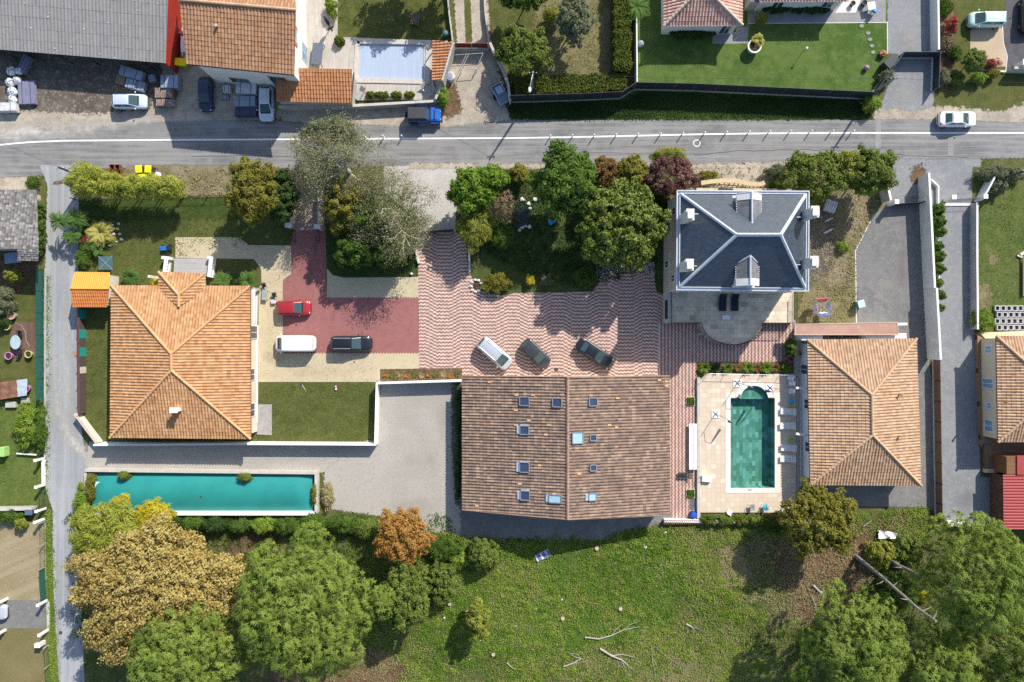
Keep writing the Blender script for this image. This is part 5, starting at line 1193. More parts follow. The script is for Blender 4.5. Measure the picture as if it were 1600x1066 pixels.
# ---------------------------------------------------------------- vehicles
TYRE = plain('tyre', (.02, .02, .02), .9, .2); RIM = plain('rim', (.45, .45, .46), .35, .5, .8)
CGLASS = plain('car_glass', (.045, .085, .095), .05, .7, var=.05); TRIM = plain('car_trim', (.022, .022, .024), .6, .3)
HEADL = plain('headlight', (.75, .77, .80), .1, .6); TAILL = plain('taillight', (.40, .02, .02), .2, .5)
def paint(name, c, metal=0.0, rough=.32): return plain('paint_' + name, c, rough, .5, metal, var=.02, coat=.6)
def car(label, px, py, ang, L, Wd, Ht, pm, kind='hatch', roofm=None, name='car', rails=False, group='parked cars'):
    X, Y, _ = W(px, py, .75); t = thing(name, label, 'van' if kind == 'van' else 'car', (X, Y, .02), R(ang), group)
    K = {'hatch': (.27, .055, -.37, -.475, .92), 'sedan': (.235, .05, -.22, -.375, .90), 'suv': (.25, .04, -.43, -.485, 1.02), 'van': (.40, .27, -.475, -.49, 1.02), 'mpv': (.34, .15, -.42, -.485, .98)}[kind]
    xw, xr, xrr, xb, hb = K; hw = Wd / 2
    xs = [-.5, -.49, -.47, -.43, -.36, -.25, -.1, .05, .2, .30, .38, .43, .465, .488, .5]
    def wid(t_): a = abs(t_) * 2; return hw * (1 - .06 * a ** 4 - .34 * max(0, (a - .80) / .20) ** 2.4)
    def ht(t_):
        if t_ > xw: k = (t_ - xw) / (.5 - xw); return hb - .10 * k - .16 * k ** 3 - .10 * max(0, k - .9) * 10 * .8
        if kind == 'sedan' and t_ < xb: k = (xb - t_) / (.5 + xb); return hb + .05 - .10 * k ** 3
        k = max(0, (-t_ - .45) / .05); return hb + .02 - .12 * k ** 2
    prof = [(.90, .22), (.985, .34), (1.0, .55), (.985, .72), (.93, .93), (.86, 1.0), (.5, 1.022), (0, 1.03)]
    V = []; n2 = len(prof) * 2 - 1
    for t_ in xs:
        w_, h_ = wid(t_), ht(t_)
        ring = [(-a * w_, (b if b < .3 else .30 + (b - .22) / .78 * (h_ - .30)) if b > .22 else .2) for a, b in prof] + [(a * w_, (.30 + (b - .22) / .78 * (h_ - .30)) if b > .22 else .2) for a, b in prof[-2::-1]]
        V += [(t_ * L, y, z) for y, z in ring]
    F = [(i * n2 + j, (i + 1) * n2 + j, (i + 1) * n2 + j + 1, i * n2 + j + 1) for i in range(len(xs) - 1) for j in range(n2 - 1)]
    F += [(i * n2 + n2 - 1, (i + 1) * n2 + n2 - 1, (i + 1) * n2, i * n2) for i in range(len(xs) - 1)]
    F += [tuple(range(n2)), tuple(range(len(xs) * n2 - 1, (len(xs) - 1) * n2 - 1, -1))]
    m = MB(); m.add(V, F); bo = m.build('body', pm, t, True, smooth=True)
    # cabin shell
    wb, wr = hw * .86, hw * (.70 if kind != 'van' else .80); zb = hb + .0; G_ = MB(); xf, xR = xr * L, xrr * L; rows = []
    N = 7; M_ = 7
    for i in range(N):
        u = i / (N - 1); x = xR + (xf - xR) * u; e = abs(2 * u - 1)
        rows.append([(x, wr * (1 - .06 * e ** 3) * (2 * j / (M_ - 1) - 1), Ht - .055 * abs(2 * j / (M_ - 1) - 1) ** 2.5 - .05 * e ** 3) for j in range(M_)])
    V = [p for r in rows for p in r]; F = [(i * M_ + j, (i + 1) * M_ + j, (i + 1) * M_ + j + 1, i * M_ + j + 1) for i in range(N - 1) for j in range(M_ - 1)]
    F = [f[::-1] for f in F]
    o = len(V); base = [(xb * L, -wb * .94, zb), (xb * L, wb * .94, zb), (xw * L, wb * .92, zb), (xw * L, -wb * .92, zb)]
    V += base; rr = [i for i in range(M_)]; fr = [(N - 1) * M_ + i for i in range(M_)]; lf = [i * M_ for i in range(N)]; rt = [i * M_ + M_ - 1 for i in range(N)]
    F += [tuple([o, *rr, o + 1]), tuple([o + 2, *fr[::-1], o + 3]), tuple([o + 3, *lf[::-1], o]), tuple([o + 1, *rt, o + 2])]
    G_.add(V, F); G_.build('cabin', roofm or pm, t, True, bevel=.05)
    def pane(c, u0, u1, v0, v1, name, off, mat=CGLASS, par=None):
        a, b, d, e = [Vector(p) for p in c]   # bottom a->b, top e->d
        q = lambda u, v: (a.lerp(b, u)).lerp(e.lerp(d, u), v)
        nrm = (b - a).cross(e - a).normalized()
        mid = q(.5, .5)
        if (mid - Vector(((xf + xR) / 2, 0, .9))).dot(nrm) < 0: nrm = -nrm
        mm = MB(); P = [q(u0, v0), q(u1, v0), q(u1, v1), q(u0, v1)]; P2 = [p + nrm * off for p in P]; P1 = [p - nrm * .05 for p in P]
        mm.add(P1 + P2, [(4, 5, 6, 7), (0, 1, 5, 4), (1, 2, 6, 5), (2, 3, 7, 6), (3, 0, 4, 7)]); return mm.build(name, mat, par or t, True)
    c3 = lambda i: V[i]
    pane((base[3], base[2], c3(fr[-1]), c3(fr[0])), .05, .95, .02, .97, 'windscreen', .014)
    pane((base[0], base[1], c3(rr[-1]), c3(rr[0])), .10, .90, .12, .92, 'rear_window', .014) if kind != 'van' else None
    for sd in (0, 1):
        a, b, d, e = (base[0], base[3], c3(fr[0]), c3(rr[0])) if sd == 0 else (base[1], base[2], c3(fr[-1]), c3(rr[-1]))
        for u0, u1 in (((.62, .90),) if kind == 'van' else ((.12, .47), (.52, .88))): pane((a, b, d, e), u0, u1, .12, .86, 'side_window', .016)
    for sx, sy in ((.315, 1), (.315, -1), (-.31, 1), (-.31, -1)):
        x, y = sx * L, sy * (hw - .12); r = .31
        wh = MB(); wh.tube([(x, y - .11, r), (x, y + .11, r)], r, 18); wo = wh.build('wheel', TYRE, t, True)
        wh = MB(); wh.tube([(x, y + sy * .105, r), (x, y + sy * .122, r)], r * .62, 14); wh.build('rim', RIM, wo, True)
    for sy in (1, -1):
        h = MB(); h.blob((L * .452, sy * hw * .66, .66), (.30, .32, .16), 10, 0); h.build('headlight', HEADL, t, True, True)
        h = MB(); h.blob((-L * .470, sy * hw * .70, .82), (.14, .26, .26), 10, 0); h.build('taillight', TAILL, t, True, True)
        h = MB(); h.blob((xw * L - .28, sy * (hw + .10), hb + .06), (.16, .24, .16), 10, 0); h.build('mirror', pm if rails is not None else TRIM, t, True, True)
    g_ = MB(); g_.box((L * .494, 0, .42), (.06, Wd * .6, .16)); g_.build('grille', TRIM, t, True)
    b_ = MB(); b_.box((-L * .497, 0, .42), (.05, Wd * .72, .12)); b_.build('rear_bumper', TRIM, t, True)
    s_ = MB(); s_.box((xw * L + .06, 0, hb + .015), (.13, Wd * .66, .03)); s_.build('wiper_panel', TRIM, t, True)
    if rails:
        for sy in (1, -1): q = MB(); q.tube([(xR + .15, sy * wr * .9, Ht + .03), (xf - .1, sy * wr * .9, Ht + .03)], .025, 6); q.build('roof_rail', METALL, t, True)
    return t
PW = paint('white', (.80, .80, .81)); PS = paint('silver', (.58, .62, .68), .35); PN = paint('navy', (.012, .022, .075)); PR = paint('red', (.36, .018, .025))
PK = paint('black', (.012, .014, .018)); PG = paint('graphite', (.055, .06, .068), .3); PM = paint('mint', (.55, .74, .68)); PI = paint('ice', (.62, .69, .80), .2)
car('pale silver hatchback parked in the warehouse yard facing right', 202, 158.5, 0, 4.1, 1.74, 1.5, PI)
car('dark navy boxy hatchback parked nose down in front of the white house', 321, 147, -90, 3.95, 1.68, 1.42, PN)
car('white hatchback parked nose down beside the orange tiled annex', 416, 162, -90, 4.1, 1.76, 1.5, PI, name='car')
car('white saloon driving on the road at the right', 1496.5, 186, 0, 4.4, 1.8, 1.46, PW, 'sedan', group=None)
car('mint green hatchback on the sand patio, top right corner', 1542, 30.5, 180, 4.2, 1.74, 1.55, PM, 'mpv')
car('red hatchback on the red paving near the bungalow', 458, 481, 0, 4.05, 1.74, 1.5, PR)
car('white panel van on the red paving facing the bungalow', 462, 537, 180, 4.75, 1.95, 1.9, PW, 'van', name='van')
car('black estate car with roof rails beside the white van', 549, 537, 0, 4.8, 1.86, 1.6, PK, 'suv', rails=True)
car('silver people carrier parked slantwise, leftmost of three in the zigzag courtyard', 773, 552, -41, 4.6, 1.84, 1.66, PS, 'mpv', rails=True)
car('graphite hatchback parked slantwise between the silver and black cars', 837, 553, -46, 4.0, 1.76, 1.5, PG)
car('long black saloon parked slantwise, rightmost of three in the zigzag courtyard', 929, 552.5, -34, 4.75, 1.84, 1.44, PK, 'sedan')
car('silver car cut off by the left frame edge on the neighbour drive', -18, 957, 0, 4.2, 1.78, 1.5, PS)
car('pale car squeezed in the dark alley beside the red wall', 295, 64, 90, 4.2, 1.72, 1.5, PW)
car('dark car cut off by the right frame edge in the top corner', 1608, 22, 90, 4.3, 1.8, 1.5, PK)
def jeep():
    X, Y, _ = W(662.5, 181, .8); t = thing('off_road_car', 'bright blue open off road car with black roof parked at the road edge', 'car', (X, Y, .02), 0, 'parked cars')
    bl = paint('blue', (.012, .13, .55)); m = MB(); m.box((-.75, 0, .82), (2.3, 1.62, .68)); m.box((1.22, 0, .80), (1.5, 1.36, .62)); m.build('body', bl, t, True, bevel=.05)
    m = MB(); m.box((1.1, 0, 1.135), (1.1, 1.1, .06)); m.build('bonnet', bl, t, True, bevel=.03)
    m = MB(); m.box((.75, 0, 1.13), (.22, 1.32, .10)); m.build('cowl', TRIM, t, True)
    m = MB(); m.box((1.25, 0, 1.17), (.16, 1.12, .04)); m.build('bonnet_stripe', TRIM, t, True)
    V = [(-1.88, -.74, 1.16), (-1.88, .74, 1.16), (.55, .74, 1.16), (.55, -.74, 1.16), (-1.78, -.66, 1.80), (-1.78, .66, 1.80), (.28, .66, 1.82), (.28, -.66, 1.82)]
    m = MB(); m.add(V, [(4, 5, 6, 7), (0, 4, 7, 3), (1, 2, 6, 5), (0, 1, 5, 4), (2, 3, 7, 6)]); m.build('soft_top', plain('soft_top', (.055, .058, .066), .85), t, True, bevel=.05)
    m = MB(); m.add([(.565, -.66, 1.18), (.565, .66, 1.18), (.315, .6, 1.78), (.315, -.6, 1.78)], [(0, 1, 2, 3)]); m.build('windscreen', CGLASS, t, True)
    for sx, sy in ((1.25, 1), (1.25, -1), (-1.2, 1), (-1.2, -1)):
        x, y = sx, sy * .78; q = MB(); q.tube([(x, y - .13, .38), (x, y + .13, .38)], .38, 16); wo = q.build('wheel', TYRE, t, True); q = MB(); q.tube([(x, y + sy * .12, .38), (x, y + sy * .14, .38)], .22, 12); q.build('rim', RIM, wo, True)
        q = MB(); q.box((sx, sy * .80, .86), (.95, .30, .07)); q.build('fender', bl if sx > 0 else TRIM, t, True, bevel=.03)
    q = MB(); q.tube([(-1.93, .1, .95), (-2.15, .1, .95)], .37, 18); q.build('spare_wheel', TYRE, t, True)
    q = MB(); q.box((2.05, 0, .52), (.18, 1.5, .18)); q.build('front_bumper', TRIM, t, True)
    for sy in (1, -1):
        q = MB(); q.tube([(1.96, sy * .45, .85), (2.0, sy * .45, .85)], .11, 12); q.build('headlight', HEADL, t, True)
        q = MB(); q.blob((.42, sy * .92, 1.2), (.12, .24, .18), 8, 0); q.build('mirror', TRIM, t, True)
jeep()

# ---------------------------------------------------------------- street furniture
def bollards():
    B = [(482, 214.5), (511.5, 214.2), (541, 214), (571, 213.8), (600, 213.8), (629, 213.8), (859.5, 213.5), (894, 213), (927.5, 212.6), (961.5, 212), (995.5, 211), (1030.5, 210.5), (1065, 209.5), (1099, 208.8), (1133, 208), (1168, 207.5), (1199.5, 207), (1232, 206.5), (1264, 206.3), (1297, 206.2), (1329.5, 206.3)]
    nm = ['first', 'second', 'third', 'fourth', 'fifth', 'sixth', 'seventh', 'eighth', 'ninth', 'tenth', 'eleventh', 'twelfth', 'thirteenth', 'fourteenth', 'fifteenth']
    pr = None
    for i, (px, py) in enumerate(B):
        lab = 'white road bollard by the white line, ' + (nm[i] + ' from the west under the grey tree' if i < 6 else nm[i - 6] + ' from the west in the long eastern row')
        if pr is None:
            pr = thing('bollard', lab, 'bollard', W(px, py + 1.2), group='white bollards along the road line')
            m = MB(); m.lathe((0, 0, .02), [(.10, 0), (.10, .05), (.06, .07), (.06, .78), (.085, .80), (.085, .84), (.03, .87)], 12); m.build('post', WHITEP, pr, True)
            m = MB(); m.lathe((0, 0, .58), [(.064, 0), (.064, .12)], 12); m.build('reflector_band', plain('grey_band', (.45, .46, .5), .3), pr, True)
        else: dup(pr, W(px, py + 1.2), label=lab)
bollards()
def pole(label, px, py, h, arm=None, mat=None, lean=(0, 0)):
    t = thing('utility_pole', label, 'pole', W(px, py)); m = MB(); m.tube([(0, 0, 0), (lean[0], lean[1], h)], [.17, .11], 10); m.build('mast', mat or plain('pole_grey', (.26, .25, .23), .9), t, True)
    m = MB(); m.box((lean[0], lean[1], h - .3), (.9, .08, .08)); m.build('crossarm', METALD, t, True)
    for dx in (-.38, .38): m = MB(); m.lathe((lean[0] + dx, lean[1], h - .26), [(.04, 0), (.05, .06), (.03, .16)], 8); m.build('insulator', WHITEP, t, True)
    if arm:
        m = MB(); m.tube([(0, 0, h - .2), (arm[0] * .5, arm[1] * .5, h + .1), (*arm, h - .1)], .04, 6); m.build('lamp_arm', METALL, t, True)
        m = MB(); m.blob((arm[0], arm[1] - .1, h - .15), (.34, .7, .2), 10, 0); m.build('lamp_head', WHITEP, t, True, True)
    return t
pole('grey utility pole with lamp arm standing at the hedge behind the dark fence', 830, 149, 7.0, (-.35, -1.75))
pole('dark utility pole at the corner of bright lawn and gravel entrance', 1356, 151, 5.8)
pole('dark utility pole in the bamboo at the lane corner', 137, 279, 5.2, mat=plain('pole_dark', (.08, .075, .07), .9))
pole('slim dark pole by the angled wall at the upper right', 1560, 281, 4.6, mat=plain('pole_dark', (.08, .075, .07), .9))
WIRE = plain('wire_black', (.05, .05, .05))
def wire(label, a, b, sag=.5):
    A, B_ = Vector(a), Vector(b); m = MB(); m.tube([A.lerp(B_, k / 14) - Vector((0, 0, sag * 4 * (k / 14) * (1 - k / 14))) for k in range(15)], .013, 4); tag(m.build('overhead_wire', WIRE), label, 'wire')
wire('thin overhead wire from the lamp pole to the corner pole over the bright lawn', W(830, 149)[:2] + (6.8,), W(1356, 151)[:2] + (5.6,), .8)
wire('thin overhead wire from the corner pole off the right edge', W(1356, 151)[:2] + (5.6,), W(1750, 160)[:2] + (5.6,), .4)
wire('thin overhead wire from the lane pole across the road to the upper left', W(137, 279)[:2] + (5.0,), W(-120, 170)[:2] + (5.6,), .4)
wire('thin overhead wire from the lamp pole west over the red gate', W(830, 149)[:2] + (6.8,), W(560, 60)[:2] + (4.8,), .4)
# ---------------------------------------------------------------- yard goods and garden things
BARKM = plain('bark', (.16, .12, .09), .95, .1, var=.3, scale=6); BARKG = plain('grey_bark', (.40, .37, .32), .95, .1, var=.2, scale=6)
PAL = plain('pallet_wood', (.30, .22, .15), .9, .1, var=.2, scale=6); WRAP = plain('blue_grey_wrap', (.26, .31, .40), .35, .5, var=.15, scale=2)
WRAPD = plain('navy_wrap', (.05, .06, .12), .4, .4, var=.2); WRAPW = plain('white_wrap', (.60, .61, .64), .35, .5, var=.2, scale=3)
SLABP = plain('purple_slab', (.20, .20, .30), .8, .2, var=.12); TILEST = tile_mat('stacked_tiles', .24, .12, [(.50, .42, .38), (.30, .20, .17), (.62, .56, .52)], (.08, .06, .05), .04, rot=math.pi / 2)
CLAY = plain('terracotta', (.42, .20, .12), .8, .2); SOIL = plain('soil', (.07, .05, .035), .95, .1, var=.3)
def stack(label, px, py, wpx, hpx, ht, mat, rot=0, layers=3, name='pallet_stack', cat='stack', group='goods in the builders yard', slats=False):
    a, b = wpx / S, hpx / S; t = thing(name, label, cat, W(px, py, ht), R(rot), group); t.location.z = .02
    m = MB()
    for dy in (-b * .42, 0, b * .42): m.box((0, dy, .05), (a, b * .12, .10))
    for i in range(6): m.box((-a / 2 + a * (i + .5) / 6, 0, .12), (a * .13, b, .03))
    m.build('pallet', PAL, t, True); m = MB(); rg = random.Random(int(px * 7 + py)); z = .14; hh = (ht - .14) / layers
    for k in range(layers):
        if slats:
            n = int(a / .22)
            for i in range(n): m.box((-a / 2 + a * (i + .5) / n, rg.uniform(-.03, .03), z + hh / 2), (a / n * .8, b * .96, hh * .92), rg.uniform(-.02, .02))
        else: m.box((rg.uniform(-.05, .05), rg.uniform(-.04, .04), z + hh / 2), (a * rg.uniform(.94, 1), b * rg.uniform(.94, 1), hh * .97), rg.uniform(-.03, .03))
        z += hh
    m.build('load', mat, t, True, bevel=.03 if not slats else 0)
    if not slats:
        m = MB()
        for dx in (-.25, .25): m.box((a * dx, 0, ht + .008), (.05, b * .98, .012))
        m.build('strap', METALD, t, True)
    return t
stack('purple grey slab stack lying in the shaded dirt of the warehouse yard', 41, 144, 26, 38, .5, SLABP, 3, 2)
stack('ragged leaning pile of grey sheets by the warehouse wall', 37, 100, 12, 28, .7, SLABP, -24, 4)
stack('long white topped crate at the left edge below the bulk bags', 8, 167, 32, 13, .9, WRAPW, 0, 2)
stack('blue grey wrapped pallet lying askew under the warehouse eave', 204, 113, 37, 15, 1.0, WRAP, -17, 2)
stack('blue grey block pallet above the silver hatchback', 204, 131, 15, 14, .9, WRAP, -14, 2)
stack('half empty brown pallet left of the blue grey block pallet', 188, 124, 14, 14, .5, PAL, -14, 2, slats=True)
stack('pallet of loose plates right of the blue grey block pallet', 218, 135, 15, 15, .7, WRAP, -14, 3)
stack('small grey square pallet between the goods and the red wall', 237, 121, 10, 11, .6, WRAP, 20, 2)
stack('wide blue grey wrapped pallet below the red wall corner', 264, 127, 28, 20, 1.1, WRAP, 0, 2)
stack('pallet of standing roof tiles below the wide wrapped pallet', 255, 145, 27, 16, .9, TILEST, 0, 1, slats=True)
stack('lower pallet of pale standing roof tiles at the road side', 257, 160, 27, 11, .8, TILEST, 0, 1, slats=True)
stack('white wrapped pallet in front of the white house wall', 384, 137, 32, 19, 1.1, WRAPW, -2, 2)
stack('blue grey wrapped pallet between the white and the navy one', 382, 158, 33, 16, 1.0, WRAP, 0, 2)
stack('navy covered pallet nearest the road by the white hatchback', 383, 175, 34, 13, .8, WRAPD, 0, 1)
stack('small crate of white bits beside the dark navy hatchback', 354, 139, 12, 11, .6, WRAPW, 4, 2)
stack('small flat grey pallet below the crate of white bits', 351, 152, 13, 7, .3, WRAP, 3, 1)
BAG = plain('bulk_bag', (.72, .73, .76), .7, .2, var=.1, scale=4)
for i, (px, py, r, lab) in enumerate(((14, 109, 15, 'large bulk bag with dark folds, top left of the bag pile'), (26, 109, 12, 'bulk bag half hidden at the top right of the bag pile'), (12, 127, 14, 'slumped bulk bag in the middle left of the bag pile'), (23, 124, 13, 'bulk bag in the middle right of the bag pile'), (15, 142, 15, 'wide bulk bag third from the top of the pile'), (15, 154, 13, 'smallest bulk bag at the bottom of the bag pile'))):
    t = thing('bulk_bag', lab, 'bag', W(px, py, .9)[:2] + (0,), random.Random(i).uniform(0, 3), 'white bulk bags at the left edge'); d = r / S; m = MB(); m.blob((0, 0, .45), (d * 1.05, d * 1.0, 1.0), 12, .07, i); m.build('sack', BAG, t, True)
    m = MB()
    for k in range(4):
        a = k * 1.57 + .4; m.tube([(.1 * math.cos(a), .1 * math.sin(a), .96), (.3 * d * math.cos(a), .3 * d * math.sin(a), .99), (.42 * d * math.cos(a + .3), .42 * d * math.sin(a + .3), .86)], .035, 5)
    m.build('loop', METALD, t, True)
def drum(label, px, py, r, h, mat, lid, name='drum', cat='drum'):
    t = thing(name, label, cat, W(px, py)); m = MB(); m.lathe((0, 0, 0), [(r * .95, 0), (r, .05), (r, h * .5), (r * 1.03, h * .52), (r, h * .54), (r * .97, h)], 20); m.build('body', mat, t, True)
    m = MB(); m.lathe((0, 0, h), [(r * .8, 0), (r * .8, .05), (r * .3, .09)], 16); m.build('lid', lid, t, True); return t
drum('rust brown drum beside the standing roof tiles', 273, 148, .38, .8, plain('rust', (.20, .09, .045), .9, .1, var=.3), WOODD)
drum('white round tank with grey lid beside the sandy drive', 704.5, 123, .48, .9, WHITEP, WRAP, 'tank', 'tank')
drum('dark teal compost bin at the corner of the pool garden', 697, 56, .33, .8, plain('dark_teal', (.03, .10, .11), .5), plain('teal_lid', (.06, .17, .18), .5), 'compost_bin', 'bin')
drum('blue tub at the bottom end of the zigzag path', 1082, 803, .42, .6, plain('blue_plastic', (.015, .06, .35), .4), plain('blue_lid', (.03, .10, .42), .4), 'tub', 'tub')
YEL = plain('yellow_plastic', (.78, .70, .01), .45, .4); YELD = plain('yellow_edge', (.55, .48, .01), .5)
def wheelie(label, px, py, rz, body, lid, sx=.55, sy=.6, h=1.0, group=None):
    t = thing('wheeled_bin', label, 'bin', W(px, py, 1.0)[:2] + (0,), R(rz), group); m = MB()
    m.add([(-sx * .4, -sy * .4, .08), (sx * .4, -sy * .4, .08), (sx * .4, sy * .4, .08), (-sx * .4, sy * .4, .08), (-sx / 2, -sy / 2, h), (sx / 2, -sy / 2, h), (sx / 2, sy / 2, h), (-sx / 2, sy / 2, h)], [(3, 2, 1, 0), (4, 5, 6, 7), (0, 1, 5, 4), (1, 2, 6, 5), (2, 3, 7, 6), (3, 0, 4, 7)]); m.build('body', body, t, True)
    m = MB(); m.box((0, 0, h + .05), (sx * 1.08, sy * 1.08, .09)); m.build('lid', lid, t, True, bevel=.03); m = MB(); m.tube([(-sx * .4, sy * .55, h - .05), (sx * .4, sy * .55, h - .05)], .03, 6); m.build('handle', METALD, t, True)
    for s in (-1, 1): m = MB(); m.tube([(s * sx * .42, sy * .42, .1), (s * sx * .5, sy * .42, .1)], .1, 10); m.build('wheel', TYRE, t, True)
DG = plain('dark_grey_plastic', (.06, .06, .065), .5)
YB = 'yellow lidded bins on the road verge'
for px, py, rz, lab in ((217, 264.5, 5, 'yellow lidded bin nearest the road, beside the rusty crates'), (231.5, 264.5, -4, 'yellow lidded bin nearest the road, right of its twin'), (222, 278, 8, 'yellow lidded bin half under the bamboo, left of three'), (231, 279, 0, 'yellow lidded bin half under the bamboo, middle of three'), (240, 279, -6, 'yellow lidded bin half under the bamboo, right of three')):
    wheelie(lab, px, py, rz, DG, YEL, .72, .8, 1.0, YB)
wheelie('big yellow bin wedged between the red wall and the white house', 283, 97.5, -4, YELD, YEL, 1.25, .8, 1.1)
wheelie('teal bin with white lid on the grey driveway beside the dry yard', 1346, 475, 15, plain('teal_bin', (.05, .27, .30), .5), plain('pale_aqua', (.50, .66, .68), .5), .75, .8, .95)
wheelie('dark bin behind the rough grey wall at the left', 44, 801, 0, DG, plain('slate_blue', (.10, .13, .20), .5), .8, .6, .9)
for px, py, lab in ((179, 263, 'rusty crate nearest the road, left one'), (187, 263, 'rusty crate nearest the road, right one'), (180, 272, 'rusty crate at the bamboo edge, left one'), (189, 272, 'rusty crate at the bamboo edge, right one')):
    t = thing('crate', lab, 'crate', W(px, py), R(2), 'rusty crates on the verge'); m = MB()
    for s in (-1, 1): m.box((s * .27, 0, .3), (.04, .6, .56)); m.box((0, s * .28, .3), (.5, .04, .56))
    m.build('side', plain('rust', (.20, .09, .045), .9, .1, var=.3), t, True); m = MB(); m.box((0, 0, .12), (.5, .52, .1)); m.build('floor', plain('rust_dark', (.14, .06, .035), .9, .1), t, True)
m = MB(); m.blob(W(246, 275, .2)[:2] + (.2,), (.9, 1.0, .5), 10, .15, 3); tag(m.build('tarp_bundle', plain('pale_green_tarp', (.50, .58, .50), .6)), 'crumpled pale green tarp bundle right of the yellow bins', 'tarp')
m = MB(); m.tube([W(262, 288, .15), W(270, 293, .3), W(276, 297, .2)], [.14, .1, .05], 6); tag(m.build('log', BARKG), 'pale forked log lying on the dry verge', 'log')
def lounger(label, px, py, rz, mat, fr, L_=1.9, wd=.65, group=None, tilt=.28, z=0, slat=True):
    t = thing('sun_lounger', label, 'lounger', (*W2(px, py, z + .3), z), R(rz), group); m = MB()
    n = 14
    for i in range(n):
        x = -L_ / 2 + L_ * (i + .5) / n; zz = .32 + max(0, x - L_ * .18) * tilt * 2.2; m.box((x, 0, zz), (L_ / n * (.74 if slat else .99), wd - .1, .04))
    m.build('bed', mat, t, True); m = MB()
    for s in (-1, 1): m.tube([(-L_ / 2, s * wd / 2, .3), (L_ * .18, s * wd / 2, .3), (L_ / 2, s * wd / 2, .3 + L_ * .32 * tilt * 2.2)], .035, 6)
    m.build('frame', fr, t, True)
    for sx in (-.38, .3):
        for s in (-1, 1): m = MB(); m.tube([(sx * L_, s * wd / 2, 0), (sx * L_, s * wd / 2, .3)], .03, 6); m.build('leg', fr, t, True)
    return t
for i, (px, py) in enumerate(((1231, 643), (1230, 665.5), (1231.5, 700), (1230.5, 717))):
    lounger('white slatted lounger east of the pool, ' + ('northernmost', 'second', 'third', 'southernmost')[i] + ' of the four', px, py, (-3, 2, -2, 1)[i], WHITEP, WHITEP, 1.75, .68, 'white loungers east of the pool', z=.15)
NAVYF = plain('navy_cushion', (.022, .030, .05), .8, .2)
for px, lab in ((1129, 'dark navy lounger on the stone terrace, left one'), (1148, 'dark navy lounger on the stone terrace, right one')): lounger(lab, px, 473, 90, NAVYF, METALD, 1.95, .85, 'navy loungers on the terrace', z=.95, slat=False)
lounger('grey lounger at the west end of the timber terrace', 563, 146, 58, plain('grey_canvas', (.36, .35, .34), .8), METALL, 1.7, .6, 'grey loungers on the timber terrace', z=.2, slat=False)
lounger('grey lounger in the shaded east corner of the timber terrace', 666, 141, 122, plain('grey_canvas', (.36, .35, .34), .8), METALL, 1.7, .6, 'grey loungers on the timber terrace', z=.2, slat=False)
lounger('black lounger on the zigzag path beside the long white benches', 1070, 743, 0, METALD, METALD, 1.6, .7, z=0)
def table(label, px, py, wx, wy, h, mat, rz=0, z=0, name='table', glass=False):
    t = thing(name, label, 'table', (*W2(px, py, z + h), z), R(rz)); m = MB(); m.box((0, 0, h - .025), (wx, wy, .05)); m.build('tabletop', mat, t, True, bevel=.015)
    for sx in (-1, 1):
        for sy in (-1, 1): m = MB(); m.box((sx * (wx / 2 - .06), sy * (wy / 2 - .06), (h - .05) / 2), (.06, .06, h - .05)); m.build('leg', METALD, t, True)
table('low white table beside the navy loungers', 1135, 496, .95, .5, .4, WHITEP, 0, .95)
table('long slate grey garden table on the timber terrace', 495.5, 84, 1.25, 2.5, .75, plain('slate_table', (.12, .14, .18), .5), -6, .2)
def parasol(label, px, py, bx, by, col, h=2.5):
    """cantilever parasol, closed: slab base with cross, mast, boom, folded canopy hanging from its tip (bx, by metres)"""
    t = thing('closed_parasol', label, 'parasol', (*W2(px, py, .2), .15), group='closed cantilever parasols at the pool'); m = MB()
    for sx in (-1, 1):
        for sy in (-1, 1): m.box((sx * .245, sy * .245, .04), (.47, .47, .07), 0)
    m.build('slab', WHITEP, t, True); m = MB(); m.box((0, 0, .09), (.95, .06, .04), R(45)); m.box((0, 0, .095), (.95, .06, .04), R(-45)); m.build('base_cross', METALD, t, True)
    m = MB(); m.tube([(0, 0, .08), (0, 0, h)], .035, 8); m.build('mast', plain('mast_grey', (.30, .29, .27), .5), t, True); m = MB(); m.tube([(0, 0, h - .6), (bx * .55, by * .55, h + .15), (bx, by, h)], .03, 6); m.build('boom', plain('mast_grey', (.30, .29, .27), .5), t, True)
    m = MB(); m.lathe((bx, by, h - 1.55), [(.03, 0), (.16, .1), (.13, .7), (.09, 1.3), (.03, 1.6)], 10); m.build('canopy', col, t, True); return t
PURP = plain('purple_canvas', (.12, .09, .16), .8)
parasol('closed parasol on white slabs west of the pool', 1118, 647, 1.25, -.75, PURP)
parasol('closed parasol on white slabs at the north west of the pool bow', 1152, 599, 1.0, -.35, PURP)
parasol('closed parasol on white slabs at the north east of the pool bow', 1203, 606, -.8, -.3, PURP)
def chair(label, px, py, rz, mat, group=None, z=0, fr=None):
    t = thing('garden_chair', label, 'chair', (*W2(px, py, z + .45), z), R(rz), group); fr = fr or mat; m = MB(); m.box((0, 0, .43), (.5, .5, .04)); m.build('seat', mat, t, True, bevel=.015)
    m = MB(); m.box((-.27, 0, .68), (.04, .48, .46), M=Matrix.Rotation(-.2, 3, 'Y')); m.build('backrest', mat, t, True, bevel=.015)
    for s in (-1, 1): m = MB(); m.tube([(-.24, s * .27, .62), (.2, s * .27, .62), (.22, s * .27, .45)], .025, 6); m.build('armrest', fr, t, True)
    for sx in (-1, 1):
        for s in (-1, 1): m = MB(); m.tube([(sx * .22, s * .22, .42), (sx * .25, s * .25, 0)], .02, 6); m.build('leg', fr, t, True)
CH = 'chairs round the pool deck'
